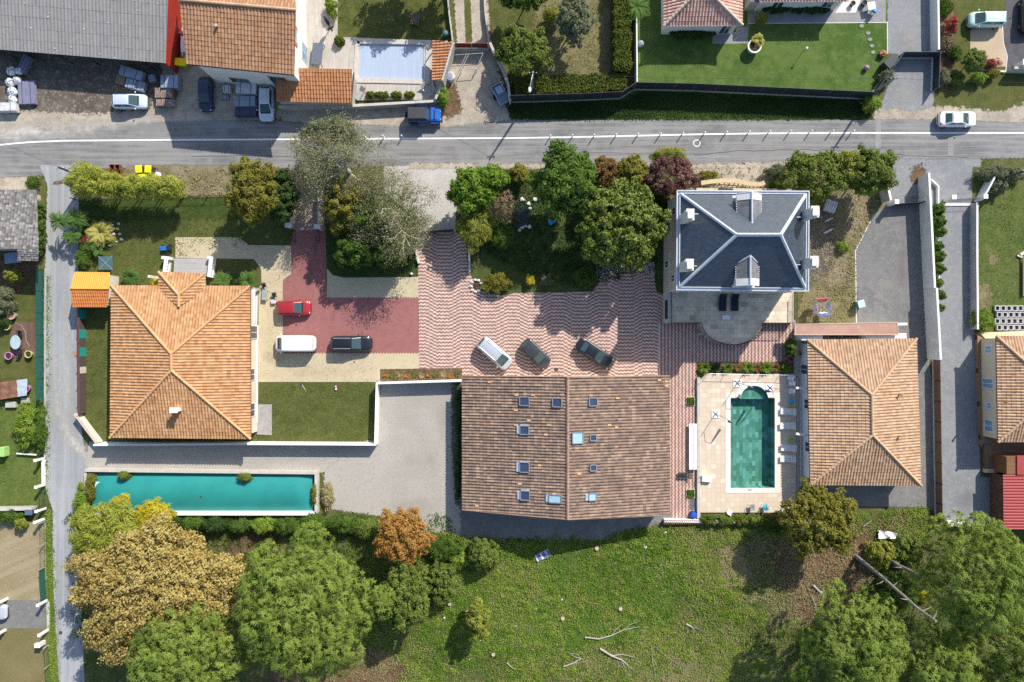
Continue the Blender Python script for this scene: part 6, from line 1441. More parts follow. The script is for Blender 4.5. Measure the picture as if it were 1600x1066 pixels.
chair('white chair tilted at the north east corner of the pool deck', 1234, 590, 160, WHITEP, CH, .15); chair('white chair second from the north along the pool railing', 1236, 599, 180, WHITEP, CH, .15); chair('white chair third from the north along the pool railing', 1236, 611, 180, WHITEP, CH, .15)
chair('white chair among the planting south of the pool', 1140, 800, 60, WHITEP, CH, .15); chair('grey chair at the south edge of the pool deck', 1175, 792, 100, plain('grey_plastic', (.25, .26, .28), .5), CH, .15); chair('turquoise chair at the south edge of the pool deck', 1196, 792, 100, plain('turquoise_plastic', (.08, .50, .62), .4), CH, .15); chair('pale chair half hidden by the olive green tree', 1219, 798, 40, WHITEP, CH, .15)
chair('black garden chair at the corner of the fan palm bed', 412, 446, 200, METALD, 'black chairs on the cream paving'); chair('black garden chair just north of the red hatchback', 428, 461, 190, METALD, 'black chairs on the cream paving')
table('small grey glass table below the first black chair', 413, 461, .6, 1.2, .5, plain('glass_grey', (.30, .36, .36), .15, .6), -5); table('small pale crate table beside the red hatchback', 427, 471, .55, .5, .4, plain('lilac_white', (.58, .57, .66), .6), 8)
t = thing('float', 'blue and orange pool float lying by the pool railing', 'float', W(1236, 629, .2)[:2] + (.15,)); m = MB(); m.blob((0, .15, .1), (.6, .9, .18), 12, .06, 1); m.build('float_body', plain('aqua_vinyl', (.05, .42, .55), .3), t, True); m = MB(); m.blob((-.05, -.5, .1), (.5, .4, .16), 10, .08, 2); m.build('float_tail', plain('orange_vinyl', (.70, .34, .04), .3), t, True)
t = thing('cushion', 'lime green cushion between the white loungers', 'cushion', W(1236, 686.5, .2)[:2] + (.15,)); m = MB(); m.box((0, 0, .08), (.62, .62, .14)); m.build('cushion_cover', plain('lime_fabric', (.34, .50, .10), .8), t, True, bevel=.05); m = MB(); m.box((0, 0, .16), (.12, .12, .02)); m.build('button', plain('lime_dark', (.22, .36, .06), .8), t, True)
t = thing('cleaner_trolley', 'white pool cleaner trolley at the west edge of the pool deck', 'trolley', W(1102, 748, .4)[:2] + (.15,), R(-4)); m = MB(); m.box((.15, 0, .25), (1.15, .75, .4)); m.build('case', WHITEP, t, True, bevel=.06); m = MB(); m.tube([(-.4, -.3, .3), (-.75, -.3, .55), (-.75, .3, .55), (-.4, .3, .3)], .03, 6); m.build('handle', METALL, t, True)
for px, lab in ((1079.5, 'long white bench slab on the zigzag path, western one'), (1086, 'long white bench slab on the zigzag path, beside the pool kerb')):
    t = thing('bench', lab, 'bench', W(px, 698, .45)[:2] + (0,), group='long white benches on the zigzag path'); m = MB(); m.box((0, 0, .45), (.42, 5.4, .08)); m.build('seat', FACEW, t, True)
    for k in (-2.2, 0, 2.2): m = MB(); m.box((0, k, .205), (.34, .3, .41)); m.build('leg', GREYW, t, True)
PLANTSQ = []
for px, py, hh, lab in ((1078.5, 627, 1, 'small square of planting on the zigzag path, northern one'), (1078.5, 771, 1, 'small square of planting on the zigzag path, southern one')):
    t = thing('planting_square', lab, 'planter', W(px, py), group='planting squares on the zigzag path'); m = MB(); m.ribbon([(-.5, -.5), (.5, -.5), (.5, .5), (-.5, .5), (-.5, -.5)], .06, 0, .12); m.build('edging', CREAMW, t, True)
    PLANTSQ.append(t)
sheet('path_grate', 13, [(1078, 779), (1086, 779), (1086, 796), (1078, 796)], tile_mat('grate', .12, .12, [(.30, .31, .33), (.34, .35, .37)], (.03, .03, .03), .05, off=0), 0)
t = wall('tiled_wall', 'low white wall capped with orange tiles below the zigzag path and pool', [(1036, 811.5), (1150, 813)], .75, .3, FACEW)
t = thing('tile_capping', 'row of orange barrel tiles capping the wall below the pool', 'tiles', W(1092, 817)); tr = TileRoof(.24, .5, .06, .0); tr.slope([W(1037, 819, .5), W(1152, 819, .5), W(1152, 813.6, .8), W(1037, 812.8, .8)]); tr.build('tile_row', REDT, t)
t = thing('pergola_beam', 'two white cross beams joining annex and pool railing', 'beam', W(1252, 640)); m = MB(); m.box(W(1253, 607, 2.0)[:2] + (2.0,), (1.4, .25, .2), -.1); m.build('north_beam', WHITE, t); m = MB(); m.box(W(1253, 679, 2.0)[:2] + (2.0,), (1.4, .25, .2), -.15); m.build('south_beam', WHITE, t)
t = thing('clay_planter', 'terracotta trough on the pale strip west of the annex', 'planter', W(1251, 553)); m = MB(); m.box((0, 0, .18), (.55, .3, .36)); m.build('trough', CLAY, t, True, bevel=.03); m = MB(); m.box((0, 0, .365), (.45, .2, .03)); m.build('soil', SOIL, t, True)
sheet('annex_strip', 7, [(1243, 524), (1262, 524), (1264, 790), (1243, 790)], CONC(), 0)
def pot(label, px, py, r, h, mat, group=None, soil=SOIL):
    t = thing('flower_pot', label, 'pot', W(px, py), group=group); m = MB(); m.lathe((0, 0, 0), [(r * .7, 0), (r * .95, h * .9), (r, h * .9), (r, h), (r * .8, h), (r * .78, h - .08)], 20, cap=False); m.build('pot_body', mat, t, True); m = MB(); m.lathe((0, 0, h - .1), [(r * .8, 0), (.01, .03)], 16); m.build('soil', soil, t, True); return t
GP = 'pots in the neighbour garden'
PINKP = plain('pink_pot', (.52, .22, .44), .5); LIMEP = plain('yellow_green_pot', (.52, .54, .16), .5)
pot('clay rimmed cream pot on the neighbour lawn', 23, 493, .5, .6, plain('cream_pot', (.55, .44, .34), .7), GP, CLAY); pot('yellow green pot above the brown terrace', 15, 510, .48, .55, LIMEP, GP, plain('green_soil', (.12, .18, .04), .9)); pot('pink pot at the lower left corner of the brown terrace', 18, 556, .46, .55, PINKP, GP); pot('yellow pot at the lower right corner of the brown terrace', 49, 553.5, .44, .55, LIMEP, GP); pot('pink pot at the end of the rusty trailer', 46, 606.5, .44, .6, PINKP, GP)
sheet('brown_terrace', 6, [(18, 502), (56, 504), (56, 559), (17, 558)], tile_mat('brown_boards', .14, 2.5, [(.14, .085, .065), (.18, .11, .085), (.16, .10, .075)], (.06, .04, .03), .02, off=.5), 0)
t = thing('glass_table', 'oval glass table with chairs on the brown terrace', 'table', W(31, 535)); m = MB(); m.lathe((0, 0, .72), [(.01, .03), (.6, .03), (.62, .015), (.6, 0), (.01, 0)], 24, cap=False); o = m.build('tabletop', plain('aqua_glass', (.38, .50, .52), .12, .6), t, True); o.scale = (1, 1.35, 1)
for a in range(4): m = MB(); m.tube([(.35 * math.cos(a * 1.57 + .8), .5 * math.sin(a * 1.57 + .8), 0), (.3 * math.cos(a * 1.57 + .8), .4 * math.sin(a * 1.57 + .8), .72)], .03, 6); m.build('leg', METALD, t, True)
chair('grey chair south of the oval glass table', 31, 549, 90, METALD, 'chairs at the glass table'); chair('grey chair north of the oval glass table', 31, 521, -90, METALD, 'chairs at the glass table')
m = MB(); rg = random.Random(5); P0 = [(22, 504), (34, 509), (40, 520), (41, 534), (46, 540), (40, 548), (47, 552)]; m.tube([W(*p, .04) for p in P0], .025, 5); tag(m.build('garden_hose', plain('hose', (.35, .33, .30), .6)), 'pale garden hose trailing over the brown terrace', 'hose')
t = thing('rusty_trailer', 'low rusty sheet metal shelter with a bluish end in the neighbour garden', 'shelter', W(10, 610)); tr = TileRoof(.16, 5, .03, 0, 4, 0); A = [W(-60, 634, .9), W(28, 620, .9), W(26, 594, 1.2), W(-60, 606, 1.2)]; tr.slope(A); tr.build('roof', plain('rust_sheet', (.26, .13, .085), .8, .2, var=.35, scale=1.2), t); tr = TileRoof(.16, 5, .03, 0, 4, 0); tr.slope([W(28, 620, .9), W(42, 618, .9), W(43, 592, 1.2), W(26, 594, 1.2)]); e = tr.build('roof', plain('pale_sheet_metal', (.46, .52, .60), .5, .4, var=.15), t); tag(e, 'pale blue unrusted end sheet')
m = MB()
for px, py in ((2, 628), (40, 616), (40, 596)): m.tube([W(px, py), W(px, py, .9)[:2] + (.95,)], .05, 6)
m.build('post', METALD, t); m = MB(); m.box(W(18, 632, .2)[:2] + (.2,), (1.2, .7, .4)); m.build('storage_box', GREYW, t); m = MB(); m.box(W(40, 626, .2)[:2] + (.2,), (.8, .6, .4)); m.build('storage_box', GREYW, t)
t = thing('play_slide', 'green and pink plastic play slide at the left frame edge', 'toy', W(6, 706)); m = MB(); m.box((.35, .1, .5), (.7, 1.1, 1.0)); m.build('tower', plain('lime_plastic', (.35, .58, .18), .5), t, True, bevel=.05); m = MB(); m.box((-.6, 0, .4), (1.2, .8, .12), M=Matrix.Rotation(-.4, 3, 'Y')); m.build('slide', plain('pink_plastic', (.72, .40, .55), .5), t, True, bevel=.03)
# front gardens
t = thing('ride_mower', 'blue ride on toy mower at the edge of the front lawn', 'mower', W(259, 388, .4)[:2] + (0,), R(4)); m = MB(); m.box((-.22, 0, .4), (.75, .55, .3)); m.build('bonnet', plain('cobalt', (.02, .16, .50), .4), t, True, bevel=.06); m = MB(); m.box((.42, 0, .45), (.55, .55, .35)); m.build('seat', plain('ink', (.02, .025, .05), .6), t, True, bevel=.06)
for sx in (-.4, .42):
    for s in (-1, 1): m = MB(); m.tube([(sx, s * .34, .2), (sx, s * .44, .2)], .2, 12); m.build('wheel', TYRE, t, True)
t = thing('netted_frame', 'square teal net on a crossed pole frame behind the garden shed', 'net', W(166, 411, 1.2)[:2] + (0,), R(4)); m = MB(); m.poly([(-.85, -.75, 1.3), (.75, -.85, 1.3), (.85, .75, 1.3), (-.8, .8, 1.3)]); m.build('net', plain('teal_net', (.06, .13, .135), .8), t, True); m = MB(); m.tube([(-.85, -.75, 1.33), (.85, .75, 1.33)], .025, 5); m.tube([(.75, -.85, 1.33), (-.8, .8, 1.33)], .025, 5); m.tube([(0, 0, 0), (0, 0, 1.33)], .03, 6); m.build('pole', METALL, t, True)
STN = plain('white_stone', (.56, .53, .49), .9, .2, var=.15)
def stones(label, spots, seed, smin=.25, smax=.5, mat=STN, name='stone', cat='stone', group=None):
    rg = random.Random(seed)
    for i, (px, py) in enumerate(spots):
        m = MB(); d = rg.uniform(smin, smax); x, y, _ = W(px, py); m.blob((x, y, d * .2), (d, d * rg.uniform(.6, 1), d * .6), 8, .2, seed * 50 + i); tag(m.build(name, mat), label, cat, group)
stones('small pale stone in the gravel bed round the yellow palm', [(176, 352), (184, 358), (187, 366), (190, 374), (182, 378), (178, 366), (172, 384), (186, 350)], 1, group='stones round the yellow palm')
stones('pale stone on the rim of the dark garden pond', [(816, 312), (821, 314), (826, 319), (828, 326), (812, 360), (816, 356), (821, 354), (827, 355), (836, 312), (842, 313)], 2, .3, .6, group='rim stones of the pond')
stones('small pale rubble stone beside the villa in the dry yard', [(1283 + (i * 37 % 19), 340 + (i * 53 % 35)) for i in range(14)], 3, .15, .35, group='rubble in the dry yard')
m = MB(); m.poly([(x, y, .05) for x, y in [W2(px, py) for px, py in ((806, 318), (822, 316), (828, 330), (824, 350), (812, 360), (802, 352), (800, 334))]]); tag(m.build('pond', plain('dark_water', (.012, .016, .022), .08, .6)), kind='structure')
t = thing('play_table', 'bright blue plastic toy on the shaded lawn', 'toy', W(862, 346), R(15)); m = MB(); m.box((0, 0, .25), (.85, .6, .3)); m.build('tray', plain('sky_blue_plastic', (.03, .35, .70), .4), t, True, bevel=.08); m = MB(); m.box((-.2, -.25, .3), (.3, .4, .5)); m.build('tower', plain('sky_blue_plastic', (.03, .35, .70), .4), t, True, bevel=.05)
t = thing('white_ring_planter', 'white ring of stones round a small plant at the courtyard corner', 'planter', W(744, 447))
for i in range(9): a = i * .7 - 1; m = MB(); m.blob((.62 * math.cos(a), .72 * math.sin(a), .1), (.45, .32, .3), 8, .15, i); m.build('edge_stone', STN, t, True)
m = MB(); m.blob((0, 0, .02), (.9, 1.0, .1), 10, .1, 4); m.build('soil', SOIL, t, True)
for px, py, mt, lab in ((937, 418, METALD, 'black square planter on the cobbled corner'), (969, 412, METALD, 'small black pot at the foot of the magnolia'), (1012, 406, CLAY, 'reddish pot on the cobbles near the villa'), (987, 413, METALL, 'grey green watering pot on the cobbles'), (932, 402, CLAY, 'dark red pot at the west end of the cobbles')): pot(lab, px, py, .3, .45, mt, 'pots on the cobbled corner')
m = MB(); m.blob(W(643, 428, .2)[:2] + (.2,), (.4, .3, .4), 8, .1, 3); tag(m.build('meter_cover', WHITEP), 'small white box at the corner of the tree bed', 'box')
m = MB(); m.blob(W(778, 462, .2)[:2] + (.15,), (.4, .3, .3), 8, .1, 8); tag(m.build('lamp_stone', WHITEP), 'small white garden lamp at the courtyard lawn edge', 'lamp')
t = thing('toy_mill', 'small pink toy on the back lawn', 'toy', W(525, 606)); m = MB(); m.blob((0, .1, .15), (.3, .36, .3), 8, .05, 1); m.build('toy_body', plain('hot_pink', (.68, .25, .42), .5), t, True); m = MB(); m.box((.03, -.15, .1), (.18, .2, .2)); m.build('base', WHITEP, t, True)
t = thing('rake', 'green and white rake lying on the back lawn', 'rake', W(475, 606), R(-60)); m = MB(); m.tube([(-.5, 0, .04), (.5, 0, .04)], .02, 5); m.build('handle', WHITEP, t, True); m = MB(); m.box((-.5, 0, .05), (.12, .5, .04)); m.build('head', plain('dark_teal', (.03, .10, .11), .5), t, True)
# rotary dryer with washing
t = thing('rotary_dryer', 'rotary clothes dryer hung with red, blue and white washing', 'clothes dryer', W(1277, 481), R(8)); m = MB(); m.tube([(0, 0, 0), (0, 0, 1.9)], .03, 6); m.build('pole', METALL, t, True)
m = MB()
for a in range(4): m.tube([(0, 0, 1.5), (1.25 * math.cos(a * 1.571 + .75), 1.25 * math.sin(a * 1.571 + .75), 1.85)], .02, 5)
for rr in (.5, .85, 1.2):
    for a in range(4): p = [(rr * math.cos(b * 1.571 + .75), rr * math.sin(b * 1.571 + .75), 1.5 + .28 * rr) for b in (a, a + 1)]; m.tube(p, .008, 4)
m.build('arms', METALL, t, True)
for a, rr, c, nm in ((0, 1.2, (.50, .14, .16), 'red_towel'), (0, .95, (.42, .10, .14), 'red_towel'), (1, 1.2, (.70, .58, .56), 'pale_towel'), (1, .85, (.62, .60, .66), 'white_shirt'), (2, 1.2, (.20, .30, .60), 'blue_shirt'), (2, .9, (.66, .68, .76), 'white_shirt'), (3, 1.15, (.70, .70, .72), 'white_sheet'), (3, .8, (.55, .58, .66), 'grey_towel')):
    p, q = [Vector((rr * math.cos(b * 1.571 + .75), rr * math.sin(b * 1.571 + .75), 1.48 + .28 * rr)) for b in (a, a + 1)]; u0, u1 = .12, .88; A, B_ = p.lerp(q, u0), p.lerp(q, u1); nv = Vector((A + B_)) / 2; nv.z = 0; nv.normalize(); V = []; N = 8
    for k in range(N + 1):
        w0 = A.lerp(B_, k / N); s = .06 * math.sin(k * 1.9); V += [w0 + nv * .10 + Vector((0, 0, -.02)), w0 + nv * (.26 + s) - Vector((0, 0, .62)), w0 - nv * (.10 - s) - Vector((0, 0, .6))]
    m = MB(); m.add(V, [(i * 3, i * 3 + 1, i * 3 + 4, i * 3 + 3) for i in range(N)] + [(i * 3, i * 3 + 3, i * 3 + 5, i * 3 + 2) for i in range(N)]); m.build(nm, plain(nm + str(a), c, .9, .1), t, True)
stack('white and grey slatted crate under the green laurel', 1299, 322, 17, 18, .7, WRAPW, -18, 1, 'crate', 'crate', None, slats=True)
# right edge garden
t = thing('timber_rack', 'stack of brown timber boards at the right frame edge', 'timber', W(1600, 430)); m = MB()
for i in range(5): m.box((-.3 + i * .16, -.2, .3 + .04 * i), (.13, 4.6 - i * .3, .1), .02 * i)
m.build('board', PAL, t, True); m = MB(); m.box((-.2, 2.6, .2), (.9, .35, .2), .5); m.box((-.6, 2.2, .15), (.7, .2, .15), -.4); m.build('offcut', plain('pale_offcut', (.62, .54, .44), .9), t, True)
k = 0
for j in range(4):
    for i in range(6):
        x, y = 1556 + i * 9 + (j % 2) * 3, 482 + j * 10; k += 1
        t = thing('paving_pot', 'white square block with dark hollow in the block rows at the right edge', 'block', W(x, y), group='rows of hollow white blocks')
        m = MB(); m.ribbon([(-.26, -.28), (.26, -.28), (.26, .28), (-.26, .28), (-.26, -.28)], .11, 0, .3); m.build('block_shell', plain('grey_block', (.46, .46, .47), .9, .2), t, True); m = MB(); m.box((0, 0, .06), (.42, .44, .1)); m.build('hollow', METALD, t, True)
# top side things
t = thing('folded_parasol', 'folded black cantilever parasol on the timber terrace', 'parasol', W(517, 44, .2)[:2] + (.2,)); m = MB(); m.box((0, 0, .05), (.8, .1, .1), .5); m.box((0, 0, .055), (.8, .1, .1), -.9); m.build('base_cross', METALD, t, True); m = MB(); m.tube([(0, 0, .1), (0, 0, 2.6)], .05, 8); m.build('mast', METALD, t, True); m = MB(); m.tube([(0, 0, 1.0), (-.02, .04, 1.4), (-.08, .1, 2.8)], [.14, .22, .06], 10); m.build('canopy', plain('black_canvas', (.025, .025, .028), .9), t, True)
def trailer():
    t = thing('box_trailer', 'open grey blue box trailer parked against the curved wall', 'trailer', W(782, 148, .5)[:2] + (0,), R(-63)); st = plain('galvanised', (.34, .42, .50), .45, .4, .3)
    m = MB(); m.box((0, 0, .5), (2.3, 1.2, .06)); m.build('bed', plain('trailer_bed', (.20, .27, .35), .5), t, True); m = MB()
    m.box((0, .62, .68), (2.4, .06, .42)); m.box((0, -.62, .68), (2.4, .06, .42)); m.box((1.17, 0, .68), (.06, 1.18, .42)); m.box((-1.17, 0, .68), (.06, 1.18, .42)); m.box((.1, 0, .58), (.05, 1.18, .1)); m.build('side_panel', st, t, True)
    m = MB(); m.tube([(1.2, 0, .5), (2.1, 0, .45)], .05, 6); m.build('drawbar', METALD, t, True); m = MB(); m.box((-.5, .1, .62), (.9, .8, .16)); m.build('load', plain('pale_load', (.40, .48, .58), .6), t, True)
    for s in (-1, 1): m = MB(); m.tube([(-.1, s * .68, .3), (-.1, s * .84, .3)], .3, 14); m.build('wheel', TYRE, t, True)
trailer()
t = thing('log_pile', 'brown pallet seat of rough logs on the pool garden lawn', 'logs', W(649, 33), R(80)); rg = random.Random(8)
for i in range(5): m = MB(); m.tube([(-.6, -.4 + i * .2, .35), (.6, -.4 + i * .2 + rg.uniform(-.05, .05), .35)], .1, 8); m.build('log', BARKM, t, True)
m = MB(); m.box((0, 0, .12), (1.0, .9, .24)); m.build('pallet', PAL, t, True)
m = MB(); m.lathe(W(1000, 71), [(.05, 0), (.3, .12), (.42, .4), (.3, .7), (.05, .8)], 16); tag(m.build('stone_ball', plain('blue_grey_stone', (.25, .29, .34), .5)), 'round grey stone ball beside the white boundary wall', 'ornament')
t = pot('big white tub holding a small palm on the bright lawn', 1175, 77, .82, .9, WHITE)
m = MB(); m.box(W(1391.5, 97, .9)[:2] + (.55,), (1.5, 1.0, 1.1), .75); m.box(W(1391.5, 97, .9)[:2] + (1.14,), (1.56, 1.06, .06), .75); tag(m.build('bin_shelter', plain('charcoal_cover', (.055, .06, .07), .6)), 'dark grey covered box beside the entrance gate', 'box')
t = thing('wood_planter', 'rust brown dried plant beside the dark covered box', 'plant', W(1377, 86)); m = MB(); m.blob((0, 0, .3), (.9, .8, .6), 12, .25, 5); m.build('dried_foliage', plain('dried_plant', (.34, .18, .10), .9, .1, var=.4, scale=8), t, True); m = MB(); m.box((0, 0, .05), (.5, .5, .1)); m.build('base', SOIL, t, True)
m = MB(); m.blob(W(1354, 106, .3)[:2] + (.3,), (.6, .6, .6), 12, .0); tag(m.build('ball', plain('mauve_ball', (.42, .22, .36), .4), smooth=True), 'mauve ball on the bright lawn near the gate', 'ball')
for i, (px, py) in enumerate(((1346, 41), (1356, 52), (1359, 62), (1362, 72), (1364, 82))):
    m = MB(); x, y, _ = W(px, py); m.prism([(x + .28 * math.cos(a * .9 + i), y + .22 * math.sin(a * .9 + i)) for a in range(7)], .0, .06); tag(m.build('stepping_stone', SLAB), 'grey stepping stone on the bright lawn, number ' + ('one', 'two', 'three', 'four', 'five')[i] + ' counting down from the terrace', 'stone', 'stepping stones on the bright lawn')
t = thing('lawn_lamp', 'thin garden lamp post casting a thin shadow on the bright lawn', 'lamp', W(1252, 84)); m = MB(); m.tube([(0, 0, 0), (0, 0, 1.5)], .03, 6); m.build('stake', METALD, t, True); m = MB(); m.lathe((0, 0, 1.5), [(.1, 0), (.14, .1), (.03, .16)], 10); m.build('lamp_shade', WHITEP, t, True)
table('white garden table on the white patio', 1362, 9, .9, .9, .74, WHITEP, 10); pot('dark pot with plant left on the white patio', 1330, 8, .3, .5, METALD); pot('dark pot with plant right on the white patio', 1348, 7, .32, .5, METALD)
chair('blue chair beside the white garden table', 1366, 17, 60, plain('sky_blue_plastic', (.03, .35, .70), .4))
# meadow finds
t = thing('striped_deckchair', 'folded blue and white striped deckchair in the shade below the barn', 'deckchair', W(848, 867), R(28))
for i in range(6): m = MB(); m.box((-.75 + i * .3, 0, .25 + .1 * math.sin(i)), (.27, .75, .05), M=Matrix.Rotation(.25 * math.sin(i * 1.3), 3, 'Y')); m.build('canvas', plain('deck_blue', (.12, .16, .40), .8) if i % 2 else plain('deck_white', (.62, .62, .70), .8), t, True)
m = MB()
for s in (-1, 1): m.tube([(-.95, s * .4, .1), (.95, s * .4, .4)], .03, 5)
m.build('frame', METALL, t, True)
def branch(label, pts, r, seed, mat=BARKG, forks=2, name='fallen_branch', z=.15):
    rg = random.Random(seed); m = MB(); P = [Vector(W(*p, z)) + Vector((0, 0, rg.uniform(-.03, .12))) for p in pts]; n = len(P); m.tube(P, [r * (1 - .7 * i / (n - 1)) for i in range(n)], 7)
    for k in range(forks):
        i = rg.randint(1, n - 2); d = (P[i + 1] - P[i]).normalized(); s = Vector((-d.y, d.x, .15)) * rg.choice((-1, 1)); m.tube([P[i], P[i] + (d + s * .6) * r * 9, P[i] + (d * 1.4 + s * .5) * r * 16], [r * .5, r * .35, r * .12], 5)
    tag(m.build(name, mat), label, 'branch')
branch('bleached forked branch in the middle of the meadow', [(914, 996), (935, 998), (955, 993), (975, 984), (1000, 979)], .09, 1); branch('grey broken branch lower right in the meadow', [(937, 1013), (955, 1024), (972, 1032), (987, 1045)], .13, 2, z=.2)
branch('short curled pale branch left of the grey broken branch', [(880, 1042), (896, 1036), (908, 1029), (902, 1022), (893, 1021)], .08, 3); branch('thin pale twig right of the grey broken branch', [(1025, 1012), (1040, 1025), (1060, 1038)], .05, 4, forks=1); branch('thin pale twig standing out near the bottom edge of the meadow', [(1018, 1010), (1019, 1030), (1025, 1060)], .05, 5, forks=1); branch('pale stick near the left bottom of the meadow', [(792, 1035), (800, 1043), (806, 1046)], .06, 6, forks=0)
WTR = plain('weathered_trunk', (.24, .22, .20), .95, .1, var=.3, scale=5)
def dead_tree(label, b, tp, h, r, seed, n=5):
    rg = random.Random(seed); A = Vector(W(*b)); B_ = Vector(W(*tp, h)); t = thing('dead_tree', label, 'tree', A, group='bare standing trunks'); P = [A.lerp(B_, k / 6) + Vector((rg.uniform(-.12, .12), rg.uniform(-.12, .12), 0)) for k in range(7)]
    m = MB(); m.tube(P, [r * (1 - .09 * k) for k in range(7)], 8); m.build('trunk', WTR, t)
    for k in range(n):
        i = rg.randint(2, 5); a = rg.uniform(0, 6.28); d = Vector((math.cos(a), math.sin(a), rg.uniform(-.2, .4))); L_ = rg.uniform(.5, 1.7); q = P[i].lerp(P[min(6, i + 1)], rg.random()); m = MB(); m.tube([q, q + d * L_ * .6, q + d * L_ + Vector((0, 0, -.15))], [r * .3, r * .2, r * .06], 5); m.build('limb', WTR, t)
dead_tree('tall bare grey trunk standing between the pines at the lower right', (1338, 868), (1463, 972), 16, .24, 7, 6); dead_tree('thick dark bare trunk beside the tall pine, above the grey one', (1388, 874), (1444, 904), 6.8, .28, 8, 1)
branch('short dead log in the brown clearing', [(1270, 914), (1280, 924), (1289, 934)], .16, 9, forks=1); branch('pale stick on the brown clearing', [(1268, 932), (1274, 945), (1275, 955)], .07, 10, forks=0); branch('pale stick below the annex lawn', [(1349, 823), (1356, 817), (1362, 813)], .06, 11, forks=0)
branch('bleached twisted branch right in the meadow', [(1072, 975), (1080, 979), (1085, 984)], .11, 12, forks=2)
STMP = plain('cut_wood', (.50, .42, .32), .9)
for px, py, lab in ((879, 965, 'pale cut stump left in the meadow'), (969, 950, 'pale cut stump in the centre of the meadow'), (932, 856, 'dark ringed stump in the shade below the barn'), (731, 955, 'pale cut stump beside the yellow sapling'), (771, 1021, 'square pale stump near the bottom edge'), (703, 942, 'bleached stump below the olive willow')):
    t = thing('tree_stump', lab, 'stump', W(px, py), group='stumps on the meadow'); m = MB(); m.lathe((0, 0, 0), [(.36, 0), (.27, .15), (.25, .34)], 12); m.build('stump_bark', BARKM, t, True); m = MB(); m.lathe((0, 0, .33), [(.22, 0), (.22, .02)], 12); m.build('cut_face', STMP, t, True)
t = thing('white_sheet', 'crumpled white sheet on poles below the annex', 'sheet', W(1384, 834)); V = []; rg = random.Random(9)
for j in range(5):
    for i in range(9): V.append((-1.1 + 2.2 * i / 8, -.5 + 1.0 * j / 4 * (1 - .3 * i / 8), .35 + .12 * math.sin(i * 1.3 + j) + rg.uniform(-.04, .04)))
m = MB(); m.add(V, [(j * 9 + i, j * 9 + i + 1, (j + 1) * 9 + i + 1, (j + 1) * 9 + i) for j in range(4) for i in range(8)]); m.build('sheet_fabric', WHITEP, t, True); m = MB(); m.tube([(-1.1, -.7, .2), (-1.05, .7, .5)], .05, 6); m.build('pole', METALD, t, True)
stones('small pale stone lying in the meadow grass', [(1008, 855), (1040, 832), (806, 978), (878, 937), (985, 949), (733, 1030), (750, 1000), (1090, 930), (1285, 920), (694, 965)], 6, .2, .4, group='pale stones in the meadow')
m = MB(); m.box(W(118, 553)[:2] + (.04,), (.4, .55, .03)); tag(m.build('drain_lid', CLAY), 'reddish drain lid at the lane edge below the garden shed', 'drain lid')
m = MB(); m.box(W(145, 678, .4)[:2] + (.5,), (.25, .5, .4), .6); tag(m.build('letter_box', plain('pale_blue_box', (.50, .58, .66), .5)), 'pale blue letter box on the lane side of the low wall', 'letter box')
